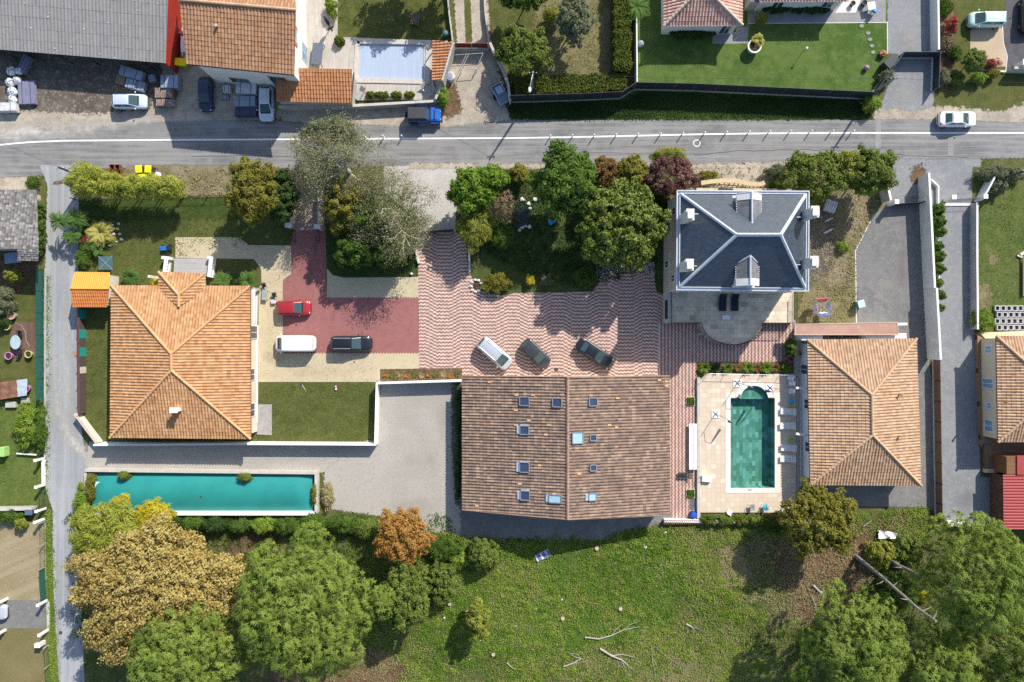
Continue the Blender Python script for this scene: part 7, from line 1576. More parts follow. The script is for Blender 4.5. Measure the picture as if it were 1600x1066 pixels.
# ---------------------------------------------------------------- vegetation
def leaf_mat(name, cols, trans=.3, rough=.75, spec=.08):
    trans = min(trans, .22)
    if name in _MC: return _MC[name]
    g = G(name, rough, spec); n = len(cols)
    col = g.ramp(g.attr('tint'), [(i / (n - 1), c) for i, c in enumerate(cols)])
    g.base(col)
    t = g.n('ShaderNodeBsdfTranslucent'); g.put(t.inputs[0], g.mix(.5, col, tuple(min(1, c * 1.5) for c in cols[-1])))
    mx = g.n('ShaderNodeMixShader'); mx.inputs[0].default_value = trans
    g.nt.links.new(g.b.outputs[0], mx.inputs[1]); g.nt.links.new(t.outputs[0], mx.inputs[2]); g.nt.links.new(mx.outputs[0], g.out.inputs['Surface'])
    _MC[name] = g.mat; return g.mat
L = dict(
 pine=leaf_mat('pine_needles', [(.080, .118, .020), (.140, .195, .034), (.205, .275, .052), (.275, .345, .08)], .15),
 oak=leaf_mat('golden_leaves', [(0.232, 0.155, 0.043), (0.348, 0.251, 0.073), (0.425, 0.328, 0.107), (0.483, 0.406, 0.165), (0.290, 0.251, 0.073)], .3),
 rust=leaf_mat('rust_leaves', [(0.250, 0.116, 0.027), (0.357, 0.178, 0.045), (0.411, 0.241, 0.071), (0.268, 0.178, 0.045)], .3),
 bamboo=leaf_mat('bamboo_leaves', [(0.155, 0.203, 0.030), (0.243, 0.284, 0.043), (0.338, 0.365, 0.061), (0.432, 0.405, 0.095)], .35),
 yellow=leaf_mat('yellow_leaves', [(0.330, 0.297, 0.022), (0.462, 0.396, 0.028), (0.550, 0.462, 0.055)], .3),
 willow=leaf_mat('olive_green_leaves', [(0.088, 0.128, 0.024), (0.135, 0.182, 0.035), (0.189, 0.230, 0.057)], .3),
 green=leaf_mat('green_leaves', [(0.043, 0.082, 0.014), (0.071, 0.128, 0.020), (0.101, 0.167, 0.030), (0.138, 0.201, 0.046)], .3),
 bright=leaf_mat('bright_green_leaves', [(0.058, 0.116, 0.011), (0.094, 0.174, 0.017), (0.137, 0.216, 0.027), (0.190, 0.253, 0.042)], .32, .5),
 dark=leaf_mat('dark_green_leaves', [(0.030, 0.057, 0.016), (0.049, 0.088, 0.024), (0.074, 0.119, 0.035)], .25),
 magnolia=leaf_mat('magnolia_leaves', [(0.054, 0.089, 0.011), (0.095, 0.142, 0.016), (0.155, 0.203, 0.027), (0.243, 0.263, 0.054)], .2, .5, .3),
 olive=leaf_mat('grey_green_leaves', [(0.115, 0.135, 0.074), (0.162, 0.182, 0.101), (0.209, 0.223, 0.135)], .3),
 euc=leaf_mat('dry_grey_leaves', [(0.095, 0.120, 0.048), (0.203, 0.209, 0.101), (0.257, 0.257, 0.135), (0.324, 0.297, 0.176)], .3),
 ochre=leaf_mat('olive_gold_leaves', [(0.115, 0.115, 0.019), (0.169, 0.162, 0.027), (0.223, 0.203, 0.041), (0.149, 0.176, 0.034)], .3),
 limeg=leaf_mat('lime_leaves', [(0.135, 0.162, 0.027), (0.216, 0.236, 0.041), (0.297, 0.297, 0.061)], .32),
 purple=leaf_mat('purple_leaves', [(0.074, 0.035, 0.032), (0.128, 0.057, 0.049), (0.203, 0.115, 0.095), (0.270, 0.176, 0.149)], .25),
 russet=leaf_mat('russet_leaves', [(0.135, 0.074, 0.030), (0.216, 0.121, 0.047), (0.162, 0.149, 0.041)], .3),
 brown=leaf_mat('brown_leaves', [(0.162, 0.115, 0.068), (0.243, 0.176, 0.108), (0.135, 0.149, 0.054)], .25),
 hedge=leaf_mat('hedge_leaves', [(0.047, 0.084, 0.014), (0.078, 0.124, 0.019), (0.115, 0.162, 0.027), (0.230, 0.135, 0.047)], .25),
 straw=leaf_mat('straw_blades', [(0.297, 0.257, 0.121), (0.405, 0.338, 0.176), (0.189, 0.203, 0.068)], .3),
 red=leaf_mat('red_leaves', [(0.216, 0.041, 0.034), (0.378, 0.081, 0.068), (0.162, 0.081, 0.041)], .25),
 meadow=leaf_mat('meadow_weeds', [(0.071, 0.147, 0.014), (0.118, 0.218, 0.024), (0.177, 0.283, 0.035), (0.271, 0.342, 0.059), (0.319, 0.295, 0.106)], .3),
 palmy=leaf_mat('yellow_palm', [(0.270, 0.270, 0.054), (0.405, 0.378, 0.095), (0.513, 0.459, 0.162)], .3),
 palmg=leaf_mat('green_palm', [(0.061, 0.121, 0.027), (0.095, 0.176, 0.041), (0.135, 0.216, 0.061)], .3),
)
def unit(v): return v / (np.linalg.norm(v, axis=1, keepdims=True) + 1e-9)
def leaf_quads(c, nrm, size, aspect, rs, along=None):
    """diamond leaves at c facing nrm; along = preferred long axis"""
    n = len(c); r = rs.normal(size=(n, 3)) if along is None else along + rs.normal(size=(n, 3)) * .25
    a = unit(np.cross(nrm, np.cross(r, nrm))); b = np.cross(nrm, a)
    sz = size * rs.uniform(.6, 1.3, (n, 1))
    V = np.stack([c + a * sz, c + b * sz * aspect + a * sz * .1, c - a * sz, c - b * sz * aspect + a * sz * .1], 1).reshape(-1, 3)
    return V, np.arange(4 * n).reshape(n, 4)
def limbs(base, top, targets, r0, rs, mat, parent, n=9):
    m = MB(); base, top = Vector(base), Vector(top)
    mid = base.lerp(top, .5) + Vector((rs.normal() * .15, rs.normal() * .15, 0))
    m.tube([base, mid, top], [r0, r0 * .7, r0 * .25], 8)
    for i in rs.permutation(len(targets))[:n]:
        t = Vector(targets[i]); s = base.lerp(top, float(rs.uniform(.35, .8))); q = s.lerp(t, .5) + Vector((0, 0, .25 * (t - s).length * .4))
        m.tube([s, q, t], [r0 * .38, r0 * .24, r0 * .07], 5)
    return m.build('trunk', mat, parent, True)
TREES = 0
def tree(name, label, cat, px, py, rxp, ryp, h, leaf, style='broad', dens=1.0, lsize=.2, crad=.55, group=None, base=.18, flat=.55, bark=None, name_crown='crown', lobes=5, hollow=.45):
    """crown centre and radii in photo pixels; h total height in metres"""
    global TREES; TREES += 1; rs = np.random.RandomState(100 + TREES * 7)
    zc = h * (1 - flat * .45); k = (H - zc) / H / S; X, Y, _ = W(px, py, zc); rx, ry = rxp * k, ryp * k; rz = h * flat * .55
    t = thing(name, label, cat, (X, Y, 0), group=group)
    area = rx * ry * math.pi + rz * (rx + ry) * 1.2; ncl = int(max(14, area / (crad * crad) * (.80 if style == 'pine' else 1.15) * dens))
    d = unit(rs.normal(size=(ncl * 3, 3))); d = d[d[:, 2] > -.45][:ncl]
    ph = np.arctan2(d[:, 1], d[:, 0]); lob = 1 + .13 * np.sin(lobes * ph + rs.uniform(0, 6)) + .09 * np.sin((lobes * 2 + 1) * ph + rs.uniform(0, 6) + 3 * d[:, 2]) + rs.normal(size=len(d)) * .05
    rr = (hollow + (1 - hollow) * rs.uniform(0, 1, len(d)) ** .55) * lob
    C = d * rr[:, None] * np.array([rx - crad * .5, ry - crad * .5, rz]); C[:, 2] += zc; C[:, 2] = np.maximum(C[:, 2], crad * .5)
    out = unit(C - np.array([0, 0, zc - rz * .6])); ct = rs.uniform(0, 1, len(C))
    if style == 'pine':
        # puffs spread over a dome, each puff a ball of needle tufts
        pr = 1.12; want = int(3.4 * rx * ry / (pr * pr) * dens); Q = []
        for _ in range(want * 9):
            a = rs.uniform(0, 6.283); q = rs.uniform(0, 1) ** .5 * (1 + .13 * math.sin(lobes * a + TREES) + .09 * math.sin(8 * a + 2 * TREES)); x, y = q * rx * math.cos(a), q * ry * math.sin(a)
            z = zc + rz * (math.sqrt(max(0, 1 - min(1, q) ** 2)) * 1.1 - .35) - abs(rs.normal()) * .9
            if all((x - u[0]) ** 2 + (y - u[1]) ** 2 + (z - u[2]) ** 2 * .35 > (pr * .98) ** 2 for u in Q): Q.append((x, y, z))
            if len(Q) >= want: break
        C = np.array(Q); nt_, nn = 40, 26; ps = np.repeat(rs.uniform(.75, 1.2, (len(C), 1)), nt_, 0)
        td = unit(rs.normal(size=(len(C) * nt_, 3)) + np.array([0, 0, .45])); TC = np.repeat(C, nt_, 0) + td * pr * ps * np.array([1, 1, .7])
        nd = unit(rs.normal(size=(len(TC) * nn, 3)) + np.repeat(td, nn, 0) * .9); pp = np.repeat(TC, nn, 0) + nd * rs.uniform(.08, .30, (len(nd), 1))
        nrm = unit(np.repeat(td, nn, 0) * .9 + nd * .2 + np.array([0, 0, .3]) + rs.normal(size=nd.shape) * .35); V, F = leaf_quads(pp, nrm, .19, .15, rs, nd * 1.6)
        tint = np.clip(.30 + .30 * np.repeat(np.repeat(rs.uniform(0, 1, len(C)), nt_), nn) + .25 * np.repeat(rs.uniform(0, 1, len(TC)), nn) + rs.normal(size=len(pp)) * .08, 0, 1)
    else:
        nl = int({'broad': 46, 'fine': 60, 'sparse': 14, 'bamboo': 44}[style]); cc = np.repeat(C, nl, 0); oo = np.repeat(out, nl, 0)
        cs = np.repeat(rs.uniform(.65, 1.3, (len(C), 1)), nl, 0); dr = unit(rs.normal(size=cc.shape) + oo * .35); off = dr * crad * cs * rs.uniform(.1, 1.55 if style == 'bamboo' else 1, (len(cc), 1)) ** .5; p = cc + off; p[:, 2] = np.maximum(p[:, 2], .05)
        nrm = unit(dr * .9 + oo * .25 + np.array([0, 0, .35]) + rs.normal(size=p.shape) * .45)
        asp = {'broad': .55, 'fine': .45, 'sparse': .5, 'bamboo': .13}[style]
        al = None
        if style == 'bamboo': al = oo * 1.2 + np.repeat(unit(rs.normal(size=C.shape)), nl, 0) * .8
        V, F = leaf_quads(p, nrm, lsize * (1.9 if style == 'bamboo' else 1), asp, rs, al)
        tint = np.clip(.5 * np.repeat(ct, nl) + rs.uniform(0, .5, len(p)), 0, 1)
    o = mesh_obj(name_crown, V.astype(np.float32), F, L[leaf], t, True, tint=tint)
    if h > 1.6: limbs((0, 0, 0), (0, 0, zc + rz * .3), C, max(.05, h * .02), rs, bark or BARKM, t)
    else:
        m = MB()
        for i in range(5): q = C[rs.randint(len(C))]; m.tube([(q[0] * .2, q[1] * .2, 0), tuple(q)], [.02, .01], 4)
        m.build('stem', bark or BARKM, t, True)
    return t
def bush(label, px, py, rx, ry, h, leaf='green', style='broad', lsize=.13, crad=.3, dens=1.0, group=None, name='shrub', cat='shrub'):
    return tree(name, label, cat, px, py, rx, ry, h, leaf, style, dens, lsize, crad, group, flat=.9, name_crown='foliage', hollow=.35)
P_ = 'pine trees at the bottom of the photo'
tree('pine_tree', 'broad bright green pine, left of the orange brown tree', 'tree', 474, 954, 100, 100, 14, 'pine', 'pine', 1.0, .15, .82, P_, hollow=.62)
tree('pine_tree', 'bright green pine at the bottom edge below the golden oak', 'tree', 290, 1026, 80, 74, 12.5, 'pine', 'pine', 1.0, .15, .82, P_, hollow=.62)
tree('pine_tree', 'tall bright green pine beside the red metal roof at the lower right', 'tree', 1534, 900, 68, 80, 14.5, 'pine', 'pine', 1.0, .15, .82, P_, hollow=.62)
tree('pine_tree', 'bright green pine at the bottom edge right of the green meadow', 'tree', 1342, 1010, 68, 70, 12, 'pine', 'pine', 1.0, .15, .82, P_, hollow=.62)
tree('pine_tree', 'pine at the bottom edge between two larger pines', 'tree', 1480, 1046, 52, 46, 11, 'pine', 'pine', .95, .15, .82, P_, hollow=.62)
tree('pine_tree', 'pine in the bottom right corner of the photo', 'tree', 1594, 1022, 52, 62, 12.5, 'pine', 'pine', .95, .15, .82, P_, hollow=.62)
tree('oak_tree', 'wide golden brown oak beside the lane at the lower left', 'tree', 245, 928, 130, 108, 9.5, 'oak', 'broad', 2.2, .15, .62)
tree('deciduous_tree', 'orange brown autumn tree at the south edge of the gravel yard', 'tree', 628, 840, 42, 44, 6, 'rust', 'broad', 1.8, .13, .45)
tree('willow_tree', 'soft olive green willow below the orange brown tree', 'tree', 634, 930, 38, 56, 6.5, 'willow', 'fine', 1.2, .17, .5)
bush('small pale green bush beside the olive willow', 690, 912, 26, 34, 2.2, 'willow', 'fine', .14, .4)
bush('lone feathery green bush below the barn gable', 757, 866, 24, 24, 2.6, 'willow', 'fine', .15, .4)
tree('sapling', 'slender yellow sapling alone on the meadow', 'tree', 748, 968, 17, 30, 4.5, 'limeg', 'broad', 1.1, .15, .35)
tree('bay_tree', 'dense olive green tree at the south west corner of the annex', 'tree', 1278, 812, 58, 55, 6.5, 'ochre', 'fine', 1.3, .17, .5)
B_ = 'bamboo clumps of the lower plot'
tree('bamboo', 'big yellow green bamboo clump at the lane corner below the turquoise basin', 'bamboo', 165, 832, 52, 48, 6, 'bamboo', 'bamboo', 1.5, .16, .5, B_)
tree('bamboo', 'bright yellow bush leaning over the south wall of the turquoise basin', 'bamboo', 240, 808, 30, 26, 3.6, 'yellow', 'bamboo', 1.3, .14, .4, B_)
tree('bamboo', 'small yellow tuft on the corner of the turquoise basin', 'bamboo', 190, 786, 13, 14, 3.0, 'yellow', 'bamboo', 1.2, .12, .3, B_)
H_ = 'clumps of the bamboo hedge by the road'
for px, py, rx, ry, lab in ((135, 283, 28, 28, 'westernmost clump of the bamboo hedge, at the lane corner'), (172, 290, 24, 20, 'bamboo hedge clump below the rusty crates'), (207, 292, 22, 19, 'bamboo hedge clump right below the leftmost bins'), (240, 293, 22, 18, 'bamboo hedge clump below the eastern yellow bins'), (268, 294, 18, 17, 'yellowish easternmost clump of the bamboo hedge')):
    tree('bamboo', lab, 'bamboo', px, py, rx, ry, 4.2, 'bamboo', 'bamboo', 1.5, .14, .42, H_)
tree('olive_tree', 'dense ochre green tree at the front lawn by the road', 'tree', 396, 298, 39, 52, 6.5, 'ochre', 'fine', 1.3, .16, .5)
tree('conifer', 'dark green conifer beside the leafy red drive', 'tree', 440, 306, 24, 40, 5, 'dark', 'fine', 1.2, .15, .4)
# courtyard garden
tree('laurel_tree', 'bright glossy green tree beside the concrete apron', 'tree', 737, 298, 36, 36, 6, 'bright', 'broad', 1.1, .19, .5)
tree('laurel_tree', 'bright green tree next to the road above the pond', 'tree', 766, 282, 26, 24, 5.5, 'bright', 'broad', 1.0, .19, .5)
tree('weeping_tree', 'weeping lime green tree hanging over the zigzag courtyard', 'tree', 741, 352, 25, 38, 4.2, 'limeg', 'bamboo', 1.2, .14, .4)
tree('bare_tree', 'thin brownish half bare tree beside the garden pond', 'tree', 786, 322, 22, 26, 4.5, 'brown', 'sparse', 1.2, .12, .4, bark=BARKG)
bush('dark green shrub south of the brownish half bare tree', 783, 368, 20, 20, 2.4, 'green', 'bamboo', .13, .35)
bush('yellow green round shrub by the road above the pond', 812, 272, 16, 14, 2.4, 'ochre', 'fine', .13, .32)
tree('evergreen_tree', 'large dark evergreen by the road north of the blue toy', 'tree', 884, 284, 50, 58, 8, 'green', 'fine', 1.25, .19, .6)
tree('maple_tree', 'small russet tree right of the large dark evergreen', 'tree', 944, 268, 20, 24, 4.2, 'russet', 'fine', 1.1, .15, .4)
tree('garden_tree', 'olive yellow tree between the russet and purple trees', 'tree', 988, 270, 26, 26, 4.6, 'ochre', 'fine', 1.2, .16, .42)
tree('purple_tree', 'dark purple leaved tree at the villa corner by the road', 'tree', 1048, 276, 40, 33, 4.8, 'purple', 'fine', 1.2, .15, .42)
tree('garden_tree', 'loose lime coloured tree behind the purple tree', 'tree', 1046, 244, 30, 14, 4.0, 'limeg', 'bamboo', .8, .13, .4)
tree('magnolia_tree', 'big round glossy magnolia beside the villa', 'tree', 972, 353, 68, 67, 8, 'magnolia', 'broad', 1.6, .17, .5)
bush('weedy low shrub on the courtyard corner by the white ring', 776, 443, 22, 16, 1.2, 'ochre', 'bamboo', .13, .3)
bush('low shrub at the courtyard edge left of the cobbles', 915, 434, 18, 16, 1.2, 'green', 'bamboo', .12, .3)
bush('tiny yellow shrub on the shaded lawn', 828, 438, 7, 7, .9, 'yellow', 'bamboo', .1, .2)
bush('small grey green shrub near the courtyard edge', 853, 438, 9, 9, .9, 'olive', 'bamboo', .1, .2)
bush('low green bush under the hedge trees at the villa wall', 930, 300, 16, 16, 2.4, 'dark', 'fine', .14, .35)
bush('dark undergrowth bush west of the villa wall', 1030, 318, 14, 22, 2.0, 'dark', 'fine', .14, .35)
bush('dark bush between evergreen and magnolia', 915, 335, 16, 16, 2.2, 'dark', 'fine', .14, .35)
# tree bed by the red drive
bush('yellow green shrub under the grey tree, beside the red drive', 540, 325, 33, 40, 6.0, 'ochre', 'fine', .16, .42)
bush('olive shrub under the grey tree near the courtyard wall', 612, 385, 30, 32, 5.2, 'willow', 'fine', .16, .42)
bush('dark green shrub at the rounded corner of the tree bed', 560, 395, 38, 26, 4.6, 'green', 'fine', .15, .42)
bush('green shrub in the middle of the tree bed', 585, 345, 30, 30, 5.8, 'green', 'fine', .15, .42)
def grey_tree(label, px, py, rp, h, seed, dens=1.0):
    rs = np.random.RandomState(seed); k = (H - h * .6) / H / S; X, Y, _ = W(px, py, h * .55); t = thing('eucalyptus_tree', label, 'tree', (X, Y, 0), group='sparse grey trees by the red drive')
    m = MB(); tips = []
    def grow(p, d, ln, r, lv):
        q = p + d * ln * .5 + Vector(rs.normal(size=3) * ln * .05); e = q + (d + Vector((0, 0, .10)) + Vector(rs.normal(size=3) * .12)).normalized() * ln * .5
        m.tube([p, q, e], [r, r * .8, r * .6], 5 if lv > 0 else 8, cap=False)
        if lv >= 2: tips.append(e); tips.append(q)
        if lv >= 4: return
        for i in range(int(rs.randint(2, 4)) + (2 if lv == 0 else 0)):
            a = Vector(rs.normal(size=3)); a -= d * a.dot(d); a.normalize(); s = float(rs.uniform(.45, .95))
            nd = (d * (1 - s * .45) + a * s).normalized(); nd.z = nd.z * .75 + .08; grow(e if i < 2 else q, nd.normalized(), ln * float(rs.uniform(.62, .84)), r * .58, lv + 1)
    R_ = rp * k
    grow(Vector((0, 0, 0)), Vector((.05, .05, 1)).normalized(), h * .34, .24, 0)
    tr = m.build('trunk', plain('pale_bark', (.50, .47, .41), .95, .1, var=.2, scale=6), t, True)
    T = np.array([tuple(v) for v in tips]); lim = np.hypot(T[:, 0], T[:, 1]); sc = R_ / (np.percentile(lim, 93) + 1e-6)
    for v in tr.data.vertices: v.co.x *= sc; v.co.y *= sc
    T[:, :2] *= sc
    rc = unit(rs.normal(size=(260, 3))); rc[:, 2] = np.abs(rc[:, 2]); rc = rc * rs.uniform(.3, 1, (260, 1)) ** .5 * np.array([R_ * .95, R_ * .85, h * .36]) * (1 + .15 * np.sin(5 * np.arctan2(rc[:, 1], rc[:, 0])))[:, None]; rc[:, 2] += h * .48; T = np.concatenate([T, rc])
    nl = int(54 * dens); c = np.repeat(T, nl, 0) + rs.normal(size=(len(T) * nl, 3)) * .38
    nrm = unit(np.array([0, 0, .5]) + rs.normal(size=c.shape) * .8); V, F = leaf_quads(c, nrm, .105, .38, rs)
    mesh_obj('crown', V.astype(np.float32), F, L['euc'], t, True, tint=np.clip(rs.uniform(0, 1, len(c)), 0, 1))
grey_tree('sparse grey barked tree reaching over the road line', 528, 250, 82, 9.5, 5, .9)
grey_tree('sparse grey barked tree over the tree bed beside the concrete apron', 604, 322, 76, 9.0, 9, .9)
tree('garden_tree', 'small grey green tree leaning over the road by the pool terrace', 'tree', 512, 206, 44, 22, 5.5, 'olive', 'fine', .8, .13, .42, bark=BARKG)
# right of villa
tree('laurel_tree', 'wide dense green laurel behind the villa corner', 'tree', 1272, 276, 50, 40, 5.5, 'willow', 'fine', 1.3, .17, .5)
tree('laurel_tree', 'round green laurel at the grey driveway gate', 'tree', 1360, 270, 38, 38, 5.5, 'willow', 'fine', 1.3, .17, .5)
tree('laurel_tree', 'yellow blossoming shrub between the two green laurels', 'tree', 1322, 262, 26, 24, 5.0, 'limeg', 'fine', 1.1, .15, .42)
bush('scrub at the road bank east of the balustrade', 1216, 268, 20, 10, 1.2, 'olive', 'bamboo', .13, .3)
bush('scrub on the road bank above the ochre balustrade', 1105, 276, 18, 8, .9, 'ochre', 'bamboo', .12, .25)
bush('scrub at the road bank beside the green laurel', 1216, 290, 16, 8, 1.0, 'green', 'bamboo', .12, .25)
bush('overgrown hedge east of the long drive gate', 1562, 272, 36, 14, 1.4, 'olive', 'bamboo', .14, .35)
bush('grey green bush behind the angled white wall', 1558, 292, 16, 12, 1.3, 'olive', 'fine', .13, .3)
bush('leafy green weeds at the end of the rough lawn', 1534, 500, 16, 18, 1.0, 'meadow', 'bamboo', .13, .3)
bush('small green weed in the dry side yard', 1318, 386, 9, 9, .6, 'meadow', 'bamboo', .12, .25)
ords = ['first', 'second', 'third', 'fourth', 'fifth', 'sixth', 'seventh', 'eighth', 'ninth']
for i, (px, py, r) in enumerate(((1466, 328, 9), (1465, 347, 10), (1467, 362, 9), (1464, 385, 8), (1466, 401, 9), (1466, 420, 9), (1464, 443, 8), (1469, 461, 7), (1470, 482, 5))):
    bush('clipped ball shrub in the planter along the long drive, ' + ords[i] + ' from the gate', px, py, r, r, 1.5 * r / 9, 'green', 'fine', .11, .22, 1.3, 'clipped ball shrubs along the long drive')
# north side
tree('orchard_tree', 'leafy green tree on the dry paddock by the dark fence', 'tree', 818, 78, 44, 36, 4.5, 'willow', 'fine', 1.1, .17, .5)
tree('orchard_tree', 'dark green tree cut by the top edge over the paddock', 'tree', 818, -6, 40, 22, 4.5, 'green', 'fine', 1.1, .17, .5)
tree('orchard_tree', 'silvery olive tree on the dry paddock', 'tree', 898, 26, 28, 44, 5, 'olive', 'fine', .9, .15, .45)
bush('yellow green bush beside the silvery olive tree', 862, 26, 14, 12, 1.6, 'limeg', 'bamboo', .13, .3)
bush('round green bush at the end of the street wall', 692, 153, 9, 14, 1.6, 'meadow', 'bamboo', .12, .3)
tree('orchard_tree', 'tree above the top edge casting shade on the pool garden', 'tree', 632, -60, 42, 34, 6, 'green', 'fine', .8, .2, .55)
tree('orchard_tree', 'second tree above the top edge casting shade on the pool garden', 'tree', 700, -52, 30, 30, 6, 'green', 'fine', .8, .2, .55)
bush('leafy plant in the planter bed at the top of the timber terrace', 519, 12, 9, 14, 1.4, 'meadow', 'bamboo', .13, .3)
bush('square clipped potted shrub on the timber terrace', 530, 64, 8, 8, .9, 'hedge', 'fine', .09, .2, 1.4)
for i, (px, rx) in enumerate(((579, 9), (596, 11), (620, 9), (640, 9))):
    bush(('westernmost round shrub in the bed along the street wall', 'second round shrub from the west along the street wall', 'third round shrub from the west along the street wall', 'easternmost round shrub in the bed along the street wall')[i], px, 149, rx, 6, .8, 'hedge', 'fine', .1, .22, 1.2, 'shrubs in the pool terrace bed')
tree('ball_tree', 'round clipped green ball bush beside the sand patio', 'tree', 1522, 95, 17, 17, 2.4, 'willow', 'fine', 1.6, .12, .3)
bush('dark red shrub in the bed by the white entrance wall', 1486, 40, 9, 14, 1.4, 'red', 'fine', .12, .28)
for px, py, rx, ry, lf, lab in ((1478, 12, 10, 14, 'green', 'green shrub at the top of the entrance bed'), (1478, 70, 9, 12, 'brown', 'brownish shrub in the entrance bed below the red one'), (1492, 82, 10, 12, 'green', 'green shrub beside the entrance bed stones'), (1474, 122, 9, 14, 'olive', 'grey leaved shrub beside the panel fence at the entrance'), (1494, 122, 10, 12, 'willow', 'loose shrub at the lower end of the entrance bed'), (1530, 122, 12, 7, 'meadow', 'low leafy plant below the stone edging'), (1552, 116, 10, 6, 'ochre', 'ochre plant at the end of the stone edging'), (1548, 100, 14, 6, 'red', 'reddish flower strip at the foot of the sand patio')):
    bush(lab, px, py, rx, ry, .9, lf, 'bamboo', .12, .28)
bush('leafy shrub at the foot of the corner utility pole', 1360, 163, 15, 12, 1.2, 'meadow', 'bamboo', .13, .3)
bush('silvery agave like bush at the slanting panel fence', 1384, 122, 9, 10, 1.0, 'olive', 'bamboo', .16, .3)
bush('dark hedge strip along the white wing wall, west half', 1215, 15, 24, 5, .9, 'dark', 'fine', .1, .25)
bush('dark hedge strip along the white wing wall, east half', 1270, 16, 28, 5, .9, 'dark', 'fine', .1, .25)
bush('dark hedge under the south wall of the pink tiled bungalow', 1080, 54, 36, 6, .9, 'dark', 'fine', .1, .25)
bush('tall yellow green strap plant beside the wing terrace', 1190, 30, 8, 8, 1.5, 'limeg', 'bamboo', .16, .25)
def hedge(label, pts, wd, h, leaf='hedge', n=9000, seed=1):
    rs = np.random.RandomState(seed); P = [Vector(W2(*p)) for p in pts]; t = thing('hedge', label, 'hedge', (*P[0], 0)); segs = [(P[i], P[i + 1]) for i in range(len(P) - 1)]; tot = sum((b - a).length for a, b in segs); Vs = []; o = 0; Fs = []; Ts = []
    for a, b in segs:
        Ln = (b - a).length; k = int(n * Ln / tot); u = rs.uniform(0, 1, k); s = rs.uniform(-1, 1, k); z = rs.uniform(0, 1, k); face = rs.uniform(0, 1, k)
        top = face < .62; z = np.where(top, 1, z); s = np.where(top, s, np.sign(s)); wob = .07 * np.sin(u * Ln * 2.1) + .06 * np.sin(u * Ln * 5.3 + 2)
        d = (b - a).normalized(); nv = Vector((-d.y, d.x)); xy = np.array(a)[None] + u[:, None] * Ln * np.array(d)[None] + (s * (wd / 2 + wob))[:, None] * np.array(nv)[None]
        c = np.concatenate([xy, (z * (h + wob))[:, None]], 1) + rs.normal(size=(k, 3)) * .09; nr = np.zeros((k, 3)); nr[:, 2] = np.where(top, 1, .2); nr[:, :2] = np.where(top, 0, s)[:, None] * np.array(nv)[None]
        V, F = leaf_quads(c, unit(nr + rs.normal(size=c.shape) * .6), .13, .55, rs); Vs.append(V); Fs.append(F + o); o += len(V); Ts.append(rs.uniform(0, 1, k) ** 1.6)
    mesh_obj('foliage', np.concatenate(Vs).astype(np.float32), np.concatenate(Fs), L[leaf], t, tint=np.concatenate(Ts))
    m = MB(); m.ribbon(P, wd * .82, 0, h * .9); m.build('inner_twigs', plain('hedge_core', (.022, .03, .012), .95, .1), t)
hedge('tall clipped hedge running down from the top edge to the dark fence', [(967, -60), (968.5, 120)], 1.75, 2.0, n=12000)
hedge('clipped hedge along the dark fence below the dry paddock', [(805, 141), (880, 138), (975, 134)], 1.9, 1.3, n=12000, seed=2)
# lower plots
SH = 'scrub along the south wall of the basin'
for i, (px, py, rx, ry, h, lf) in enumerate(((270, 816, 14, 9, 1.2, 'dark'), (300, 818, 18, 10, 1.4, 'green'), (338, 820, 20, 10, 1.4, 'dark'), (376, 822, 18, 10, 1.3, 'green'), (412, 820, 20, 11, 1.5, 'meadow'), (450, 822, 22, 12, 1.6, 'green'), (492, 818, 24, 14, 1.8, 'green'), (535, 818, 24, 14, 1.7, 'green'), (572, 826, 22, 14, 1.6, 'willow'))):
    bush('low green scrub under the south basin wall, ' + ords[i] + ' clump from the west', px, py, rx, ry, h, lf, 'bamboo', .14, .35, 1.2, SH)
bush('green scrub right of the orange brown tree', 690, 855, 30, 18, 1.4, 'green', 'bamboo', .14, .35)
bush('bright scrub on the meadow right of the orange brown tree', 715, 875, 16, 14, 1.0, 'meadow', 'bamboo', .13, .3)
bush('golden brown shrub by the fallen trunk', 1376, 866, 26, 22, 1.6, 'limeg', 'broad', .15, .35)
bush('olive shrub beside the fallen trunk near the tall pine', 1416, 862, 22, 26, 1.8, 'willow', 'fine', .15, .35)
bush('dark green young fir between the pines', 1402, 925, 30, 30, 2.2, 'green', 'bamboo', .14, .4)
bush('orange undergrowth plant beside the fallen trunk', 1442, 932, 12, 8, .8, 'yellow', 'bamboo', .12, .25)
bush('ferny clump growing on the north basin wall', 196, 743, 8, 6, 1.3, 'willow', 'bamboo', .15, .25)
bush('ferny clump growing on the north basin wall near its east end', 383, 745, 9, 6, 1.3, 'willow', 'bamboo', .15, .25)
bush('weeds on the west end of the turquoise cover', 143, 762, 6, 22, 1.2, 'ochre', 'bamboo', .13, .3)
bush('weeds inside the east end of the basin', 492, 772, 3, 18, .9, 'ochre', 'bamboo', .12, .25)
bush('dry weeds outside the east end of the basin', 512, 775, 8, 18, .6, 'straw', 'bamboo', .13, .25)
bush('dark ivy strip at the north west corner of the barn', 717, 640, 6, 40, 1.5, 'dark', 'fine', .11, .3)
bush('dark ivy strip along the west wall of the barn', 717, 728, 6, 50, 1.5, 'dark', 'fine', .11, .3)
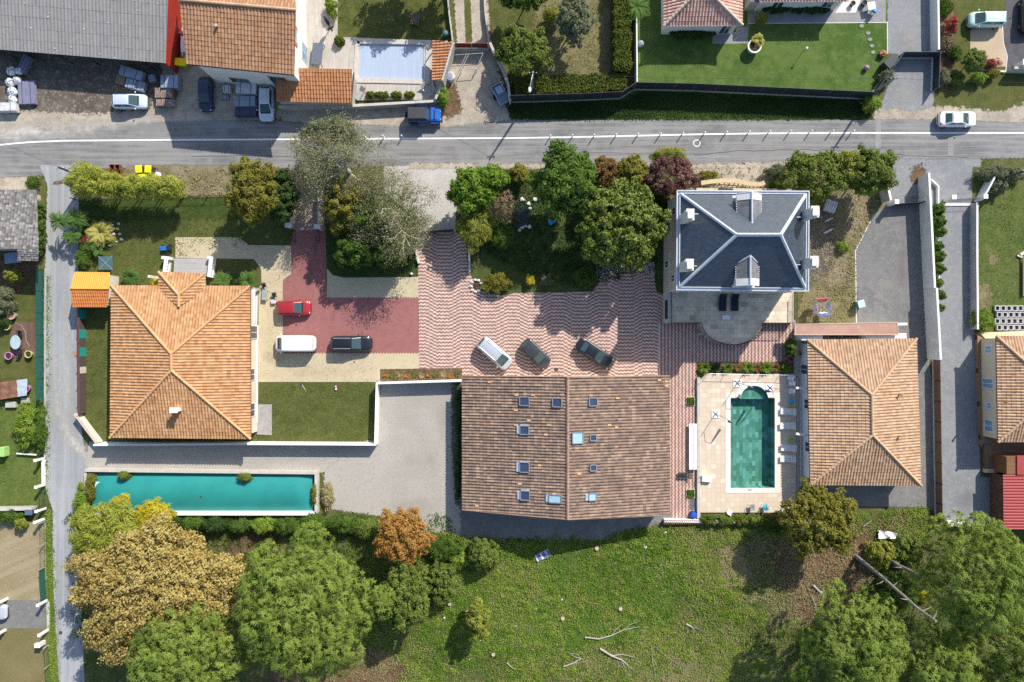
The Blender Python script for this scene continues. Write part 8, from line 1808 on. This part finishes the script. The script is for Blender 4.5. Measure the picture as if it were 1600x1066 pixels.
# neighbours at left
bush('green ivy along the wall of the old outbuilding', 61, 352, 9, 44, 1.8, 'green', 'fine', .12, .3)
bush('green weed tuft at the lane corner above the outbuilding', 52, 286, 10, 9, .9, 'green', 'bamboo', .12, .25)
bush('round yellow green bush in the neighbour garden', 21, 431, 11, 11, 1.6, 'limeg', 'fine', .12, .3)
bush('loose grey green bush at the left frame edge', 6, 470, 16, 22, 1.8, 'olive', 'bamboo', .14, .35)
bush('scraggly grey shrub at the left edge below the loose bush', 6, 505, 9, 10, 1.0, 'dark', 'bamboo', .13, .3)
bush('tangled green climbers beside the wire fence', 46, 665, 24, 32, 1.2, 'meadow', 'bamboo', .14, .35, .8)
bush('climbers hanging over the wire fence at the lane', 64, 668, 6, 40, 1.2, 'green', 'bamboo', .12, .25)
bush('low hedge plants behind the rough grey wall', 16, 806, 22, 10, .9, 'green', 'bamboo', .13, .3)
bush('small yellow green bush by the stubby white post', 34, 818, 10, 8, 1.2, 'limeg', 'fine', .12, .28)
bush('green weeds along the lane in front of the bamboo', 128, 790, 12, 34, .8, 'meadow', 'bamboo', .13, .3)
def palm(label, px, py, n, ln, h, leaf, seed, droop=.55, wd=.16, name='palm', group=None, trunk=True):
    rs = np.random.RandomState(seed); t = thing(name, label, 'palm' if trunk else 'plant', W(px, py), group=group); V = []; F = []; T = []
    for i in range(n):
        a = 2 * math.pi * (i + rs.uniform(-.3, .3)) / n; el = rs.uniform(.1, 1.1); l = ln * rs.uniform(.75, 1.1); K = 12; pts = []
        for k in range(K + 1):
            u = k / K; r = l * u * math.cos(el * (1 - .2 * u)); z = h + l * (math.sin(el) * u - droop * u * u); pts.append(np.array([r * math.cos(a), r * math.sin(a), max(.05, z)]))
        tv = rs.uniform(0, 1)
        for k in range(K):
            d = pts[k + 1] - pts[k]; d /= np.linalg.norm(d) + 1e-9; sd = np.cross(d, [0, 0, 1]); sd /= np.linalg.norm(sd) + 1e-9; u = (k + .5) / K; lw = wd * 3.2 * math.sin(math.pi * min(1, u * .85 + .18)) * ln / 2
            for s in (-1, 1):
                for q in (0, .5):
                    p0 = pts[k] + (pts[k + 1] - pts[k]) * q; tip = p0 + sd * s * lw * rs.uniform(.8, 1.1) + d * lw * .7 + np.array([0, 0, -.12 * lw]); o = len(V); V += [p0, p0 + d * .05 + sd * s * lw * .4, tip, p0 + d * .11 + sd * s * lw * .3]; F.append((o, o + 1, o + 2, o + 3)); T.append(np.clip(tv * .6 + rs.uniform(0, .4), 0, 1))
    mesh_obj('fronds', np.array(V, dtype=np.float32), np.array(F), L[leaf], t, True, tint=np.array(T))
    m = MB(); m.tube([(0, 0, 0), (0, 0, h)], [.16, .11] if trunk else [.06, .04], 8); m.build('trunk' if trunk else 'stem', BARKM, t, True)
palm('yellow feathery palm in the gravel bed at the lane garden', 164, 366, 20, 2.2, .9, 'palmy', 1)
palm('dark green palm beside the lane, north of the yellow palm', 136, 346, 15, 1.6, 2.2, 'palmg', 2)
palm('dark green palm overhanging the lane west of the yellow palm', 116, 352, 12, 1.5, 2.8, 'palmg', 3)
palm('small green palm below the yellow palm in the lane garden', 128, 374, 13, 1.4, 1.8, 'palmg', 4)
palm('small grey green palm south of the gravel bed', 160, 392, 12, 1.3, .8, 'palmg', 5)
palm('small palm just west of the bungalow porch', 210, 434, 14, 1.5, 1.0, 'palmg', 6)
palm('fan palm east of the bungalow porch', 352, 440, 13, 1.6, .8, 'palmg', 7)
palm('fan palm at the corner of the cream paving', 391, 440, 14, 1.7, .8, 'palmg', 8)
palm('banana like palm at the top of the white boundary wall', 990, 22, 9, 2.1, 1.8, 'palmg', 9, wd=.2)
palm('little palm in a big pot on the bright lawn', 1180, 68, 16, 1.0, 1.0, 'palmy', 10)
bush('reddish bromeliad in the lane garden', 137, 376, 6, 7, .7, 'red', 'bamboo', .14, .22)
bush('leafy shrub at the south end of the lane garden', 130, 405, 9, 14, 1.2, 'green', 'bamboo', .13, .3)
bush('low shrub beside the gravel bed of the lane garden', 140, 388, 12, 10, 1.0, 'green', 'bamboo', .13, .3)
bush('dark low plants between the fan palms', 372, 442, 14, 8, .7, 'dark', 'bamboo', .13, .25)
bush('yellow flowering plant beside the porch gable', 243, 440, 5, 8, .7, 'yellow', 'bamboo', .12, .2)
# planting beds round the pool and yard
sheet('planting_bed', 11, [(595, 577), (722, 575), (722, 594), (595, 598)], BARK(), 0)
sheet('planting_bed', 12, [(1088, 566), (1240, 566), (1240, 584), (1088, 584)], BARK(), .3)
for i in range(11):
    palm(['reddish', 'green', 'golden'][i % 3] + ' tuft in the narrow bed above the gravel yard wall, ' + (ords + ['tenth', 'eleventh'])[i] + ' from the west', 603 + i * 11.2, 586 + (i % 2) * 2 - 1, 11, .5, .05, ['rust', 'willow', 'straw'][i % 3], 60 + i, .3, .12, 'tuft', 'tufts in the narrow bed', False)
for i, (px, r, lf) in enumerate(((1099, 1.0, 'bright'), (1118, .8, 'dark'), (1135, .85, 'green'), (1152, .7, 'russet'), (1167, 1.0, 'bright'), (1182, .75, 'russet'), (1196, 1.0, 'bright'), (1210, .75, 'russet'), (1226, .95, 'bright'))):
    palm({'bright': 'bright green', 'dark': 'dark', 'green': 'green', 'russet': 'russet'}[lf] + ' plant in the bed north of the pool deck, ' + ords[i] + ' from the west', px, 575, 26, r, .25, lf, 80 + i, .35, .1, 'bed_plant', 'plants in the bed north of the pool', False)
bush('tall green shrub at the east end of the pool bed', 1236, 545, 8, 14, 1.4, 'green', 'fine', .12, .28)
bush('mauve flowering shrub at the east end of the pool bed', 1232, 560, 7, 9, 1.0, 'purple', 'fine', .1, .22)
for i, (px, rx) in enumerate(((1108, 14), (1132, 14), (1156, 14), (1180, 16), (1205, 16), (1228, 14))):
    bush('low hedge planting south of the pool deck, ' + ords[i] + ' clump from the west', px, 812, rx, 9, .9, 'willow' if i % 2 else 'hedge', 'fine', .11, .25, 1.3, 'planting south of the pool deck')
# ---- tufts and weeds that nobody could count
def tufts(name, polys, n, leaf, size, h, seed, avoid=(), label=None, sc=.22, patch=.1, kk=5):
    rs = np.random.RandomState(seed); out = []
    xs = [p[0] for q in polys for p in q]; ys = [p[1] for q in polys for p in q]
    Pw = [[W2(*p) for p in q] for q in polys]; Aw = [[W2(*p) for p in q] for q in avoid]
    X = rs.uniform(min(xs), max(xs), n); Y = rs.uniform(min(ys), max(ys), n); xy = np.array([W2(a, b) for a, b in zip(X, Y)])
    ok = np.zeros(n, bool)
    for q in Pw: ok |= sd_poly(q, xy[:, 0], xy[:, 1]) > 0
    for q in Aw: ok &= sd_poly(q, xy[:, 0], xy[:, 1]) < .15
    pn = sum(np.sin(xy[:, 0] * f * math.cos(a) + xy[:, 1] * f * math.sin(a) + p) for f, a, p in ((.5, .3, 1), (.8, 1.9, 2), (1.4, 2.7, 4), (2.3, .9, .5), (3.4, 1.5, 3))) / 5
    ok &= pn > rs.uniform(-1.1, .55, n) - patch; xy = xy[ok]; pn = pn[ok]; k = kk
    c = np.repeat(np.concatenate([xy, np.zeros((len(xy), 1))], 1), k, 0); N = len(c); dd = rs.normal(size=(N, 3)) * sc; c = c + dd; c[:, 2] = np.abs(rs.uniform(.03, h, N))
    nrm = unit(np.array([0, 0, 1.0]) + rs.normal(size=c.shape) * .55); V, F = leaf_quads(c, nrm, size, .4, rs)
    pb = np.sin(xy[:, 0] * .31 + 1) + np.sin(xy[:, 1] * .37 + xy[:, 0] * .17) + np.sin(xy[:, 0] * .9 - xy[:, 1] * .6 + 2) * .7; tint = np.clip(.42 + .25 * np.repeat(pn, k) + .16 * np.repeat(pb, k) + rs.normal(size=N) * .16, 0, 1)
    tag(mesh_obj(name, V.astype(np.float32), F, L[leaf], tint=tint), label, kind='stuff')
MEAD = [(560, 835), (1046, 822), (1240, 820), (1450, 790), (1455, 850), (1420, 900), (1300, 1000), (1230, 1110), (420, 1110), (560, 990)]
tufts('meadow_weeds', [MEAD], 30000, 'meadow', .095, .25, 3, kk=8, sc=.2, avoid=([(1110, 850), (1200, 835), (1340, 830), (1420, 880), (1340, 990), (1200, 985), (1130, 920)], [(470, 960), (560, 990), (640, 1040), (600, 1100), (420, 1100)], [(720, 780), (1050, 780), (1045, 815), (985, 828), (940, 846), (690, 838)],), patch=.05)
tufts('dry_grass', [MEAD], 16000, 'straw', .09, .2, 15, patch=-.45, kk=8, avoid=([(720, 780), (1050, 780), (1045, 815), (985, 828), (940, 846), (690, 838)],))
tufts('scrub_weeds', [[(1380, 880), (1460, 840), (1700, 850), (1700, 1100), (1240, 1100), (1300, 980)], [(100, 800), (700, 806), (720, 850), (700, 900), (560, 1000), (110, 1000), (124, 860)]], 20000, 'green', .13, .4, 4, kk=7)
tufts('dry_grass', [[(930, 1000), (1240, 980), (1240, 1090), (820, 1090)], [(1060, 840), (1330, 830), (1440, 800), (1440, 860), (1250, 1000)], [(480, 960), (640, 1040), (420, 1100)]], 15000, 'straw', .10, .2, 5, patch=-.1, kk=8)
tufts('verge_grass', [[(118, 262), (470, 262), (470, 306), (118, 306)], [(1060, 260), (1400, 262), (1390, 300), (1060, 296)], [(1262, 300), (1380, 300), (1340, 390), (1338, 505), (1245, 505), (1262, 450)]], 11000, 'straw', .12, .15, 6, patch=0)
tufts('lawn_tufts', [[(124, 312), (462, 308), (460, 372), (270, 402), (240, 440), (126, 470)], [(404, 598), (584, 598), (584, 688), (404, 688)], [(134, 486), (170, 486), (172, 690), (140, 650)], [(760, 330), (900, 380), (930, 450), (760, 455)], [(0, 620), (66, 600), (64, 790), (0, 790)], [(1522, 300), (1600, 300), (1600, 516), (1522, 516)], [(530, 0), (694, 0), (700, 60), (530, 54)], [(770, 0), (960, 0), (950, 130), (800, 130)]], 52000, 'willow', .085, .07, 7, patch=.15)
tufts('dark_verge_grass', [[(795, 162), (985, 160), (1000, 146), (1350, 160), (1366, 182), (800, 186)]], 9000, 'dark', .10, .15, 8, patch=.0)
tufts('garden_weeds', [[(735, 270), (1030, 262), (1030, 420), (905, 450), (800, 420), (735, 380)], [(512, 300), (648, 300), (652, 420), (515, 418)]], 9000, 'dark', .13, .25, 9, patch=.2)
tufts('lane_verge_grass', [[(73, 798), (81, 798), (92, 1066), (78, 1066)], [(70, 430), (76, 430), (74, 780), (70, 780)]], 2600, 'meadow', .1, .14, 10, patch=.3)
tufts('fallen_leaves', [[(464, 264), (504, 264), (506, 360), (462, 360)], [(600, 262), (650, 262), (650, 360), (620, 340)], [(274, 372), (372, 372), (450, 386), (452, 430), (440, 560), (408, 590), (408, 420)], [(480, 565), (590, 560), (590, 592), (480, 592)]], 2600, 'brown', .07, .03, 11, sc=.3, patch=-.1)

def weed_mounds(polys, n, seed, avoid=()):
    rs = np.random.RandomState(seed); Pw = [[W2(*p) for p in q] for q in polys]; Aw = [[W2(*p) for p in q] for q in avoid]; xs = [p[0] for q in Pw for p in q]; ys = [p[1] for q in Pw for p in q]
    xy = np.stack([rs.uniform(min(xs), max(xs), n), rs.uniform(min(ys), max(ys), n)], -1); ok = np.zeros(n, bool)
    for q in Pw: ok |= sd_poly(q, xy[:, 0], xy[:, 1]) > 0
    for q in Aw: ok &= sd_poly(q, xy[:, 0], xy[:, 1]) < .3
    pn = np.sin(xy[:, 0] * .55 + 1.3 * np.sin(xy[:, 1] * .4)) + np.sin(xy[:, 1] * .7 + xy[:, 0] * .3 + 2); ok &= pn > rs.uniform(-1.6, 1.2, n); xy = xy[ok]; pn = pn[ok]; m = len(xy)
    r = rs.uniform(.25, .85, m) * rs.choice([.7, 1, 1.3], m); h = r * rs.uniform(.25, .6, m); k = 130; c = np.repeat(np.concatenate([xy, np.zeros((m, 1))], 1), k, 0); d = unit(rs.normal(size=(m * k, 3))); d[:, 2] = np.abs(d[:, 2])
    q = rs.uniform(.2, 1, (m * k, 1)) ** .5; c = c + d * q * np.stack([np.repeat(r, k), np.repeat(r * rs.uniform(.6, 1.2, m), k), np.repeat(h, k)], -1); c[:, 2] = np.maximum(c[:, 2], .03)
    nrm = unit(d * .8 + np.array([0, 0, .5]) + rs.normal(size=c.shape) * .5); V, F = leaf_quads(c, nrm, .085, .42, rs); tint = np.clip(np.repeat(.45 + .16 * pn + rs.normal(size=m) * .2, k) + rs.normal(size=len(c)) * .12, 0, 1)
    tag(mesh_obj('weed_mounds', V.astype(np.float32), F, L['meadow'], tint=tint), kind='stuff')
weed_mounds([MEAD], 4200, 21, avoid=([(1130, 850), (1200, 835), (1340, 830), (1420, 880), (1340, 990), (1200, 985)], [(470, 960), (560, 990), (640, 1040), (600, 1100), (420, 1100)], [(720, 780), (1050, 780), (1045, 815), (985, 828), (940, 846), (690, 838)]))
for t in PLANTSQ:
    rs = np.random.RandomState(3); c = np.stack([rs.uniform(-.44, .44, 500), rs.uniform(-.44, .44, 500), rs.uniform(.05, .3, 500)], -1); V, F = leaf_quads(c, unit(np.array([0, 0, 1.]) + rs.normal(size=c.shape) * .5), .11, .4, rs)
    mesh_obj('foliage', V.astype(np.float32), F, L['green'], t, True, tint=rs.uniform(0, 1, 500))
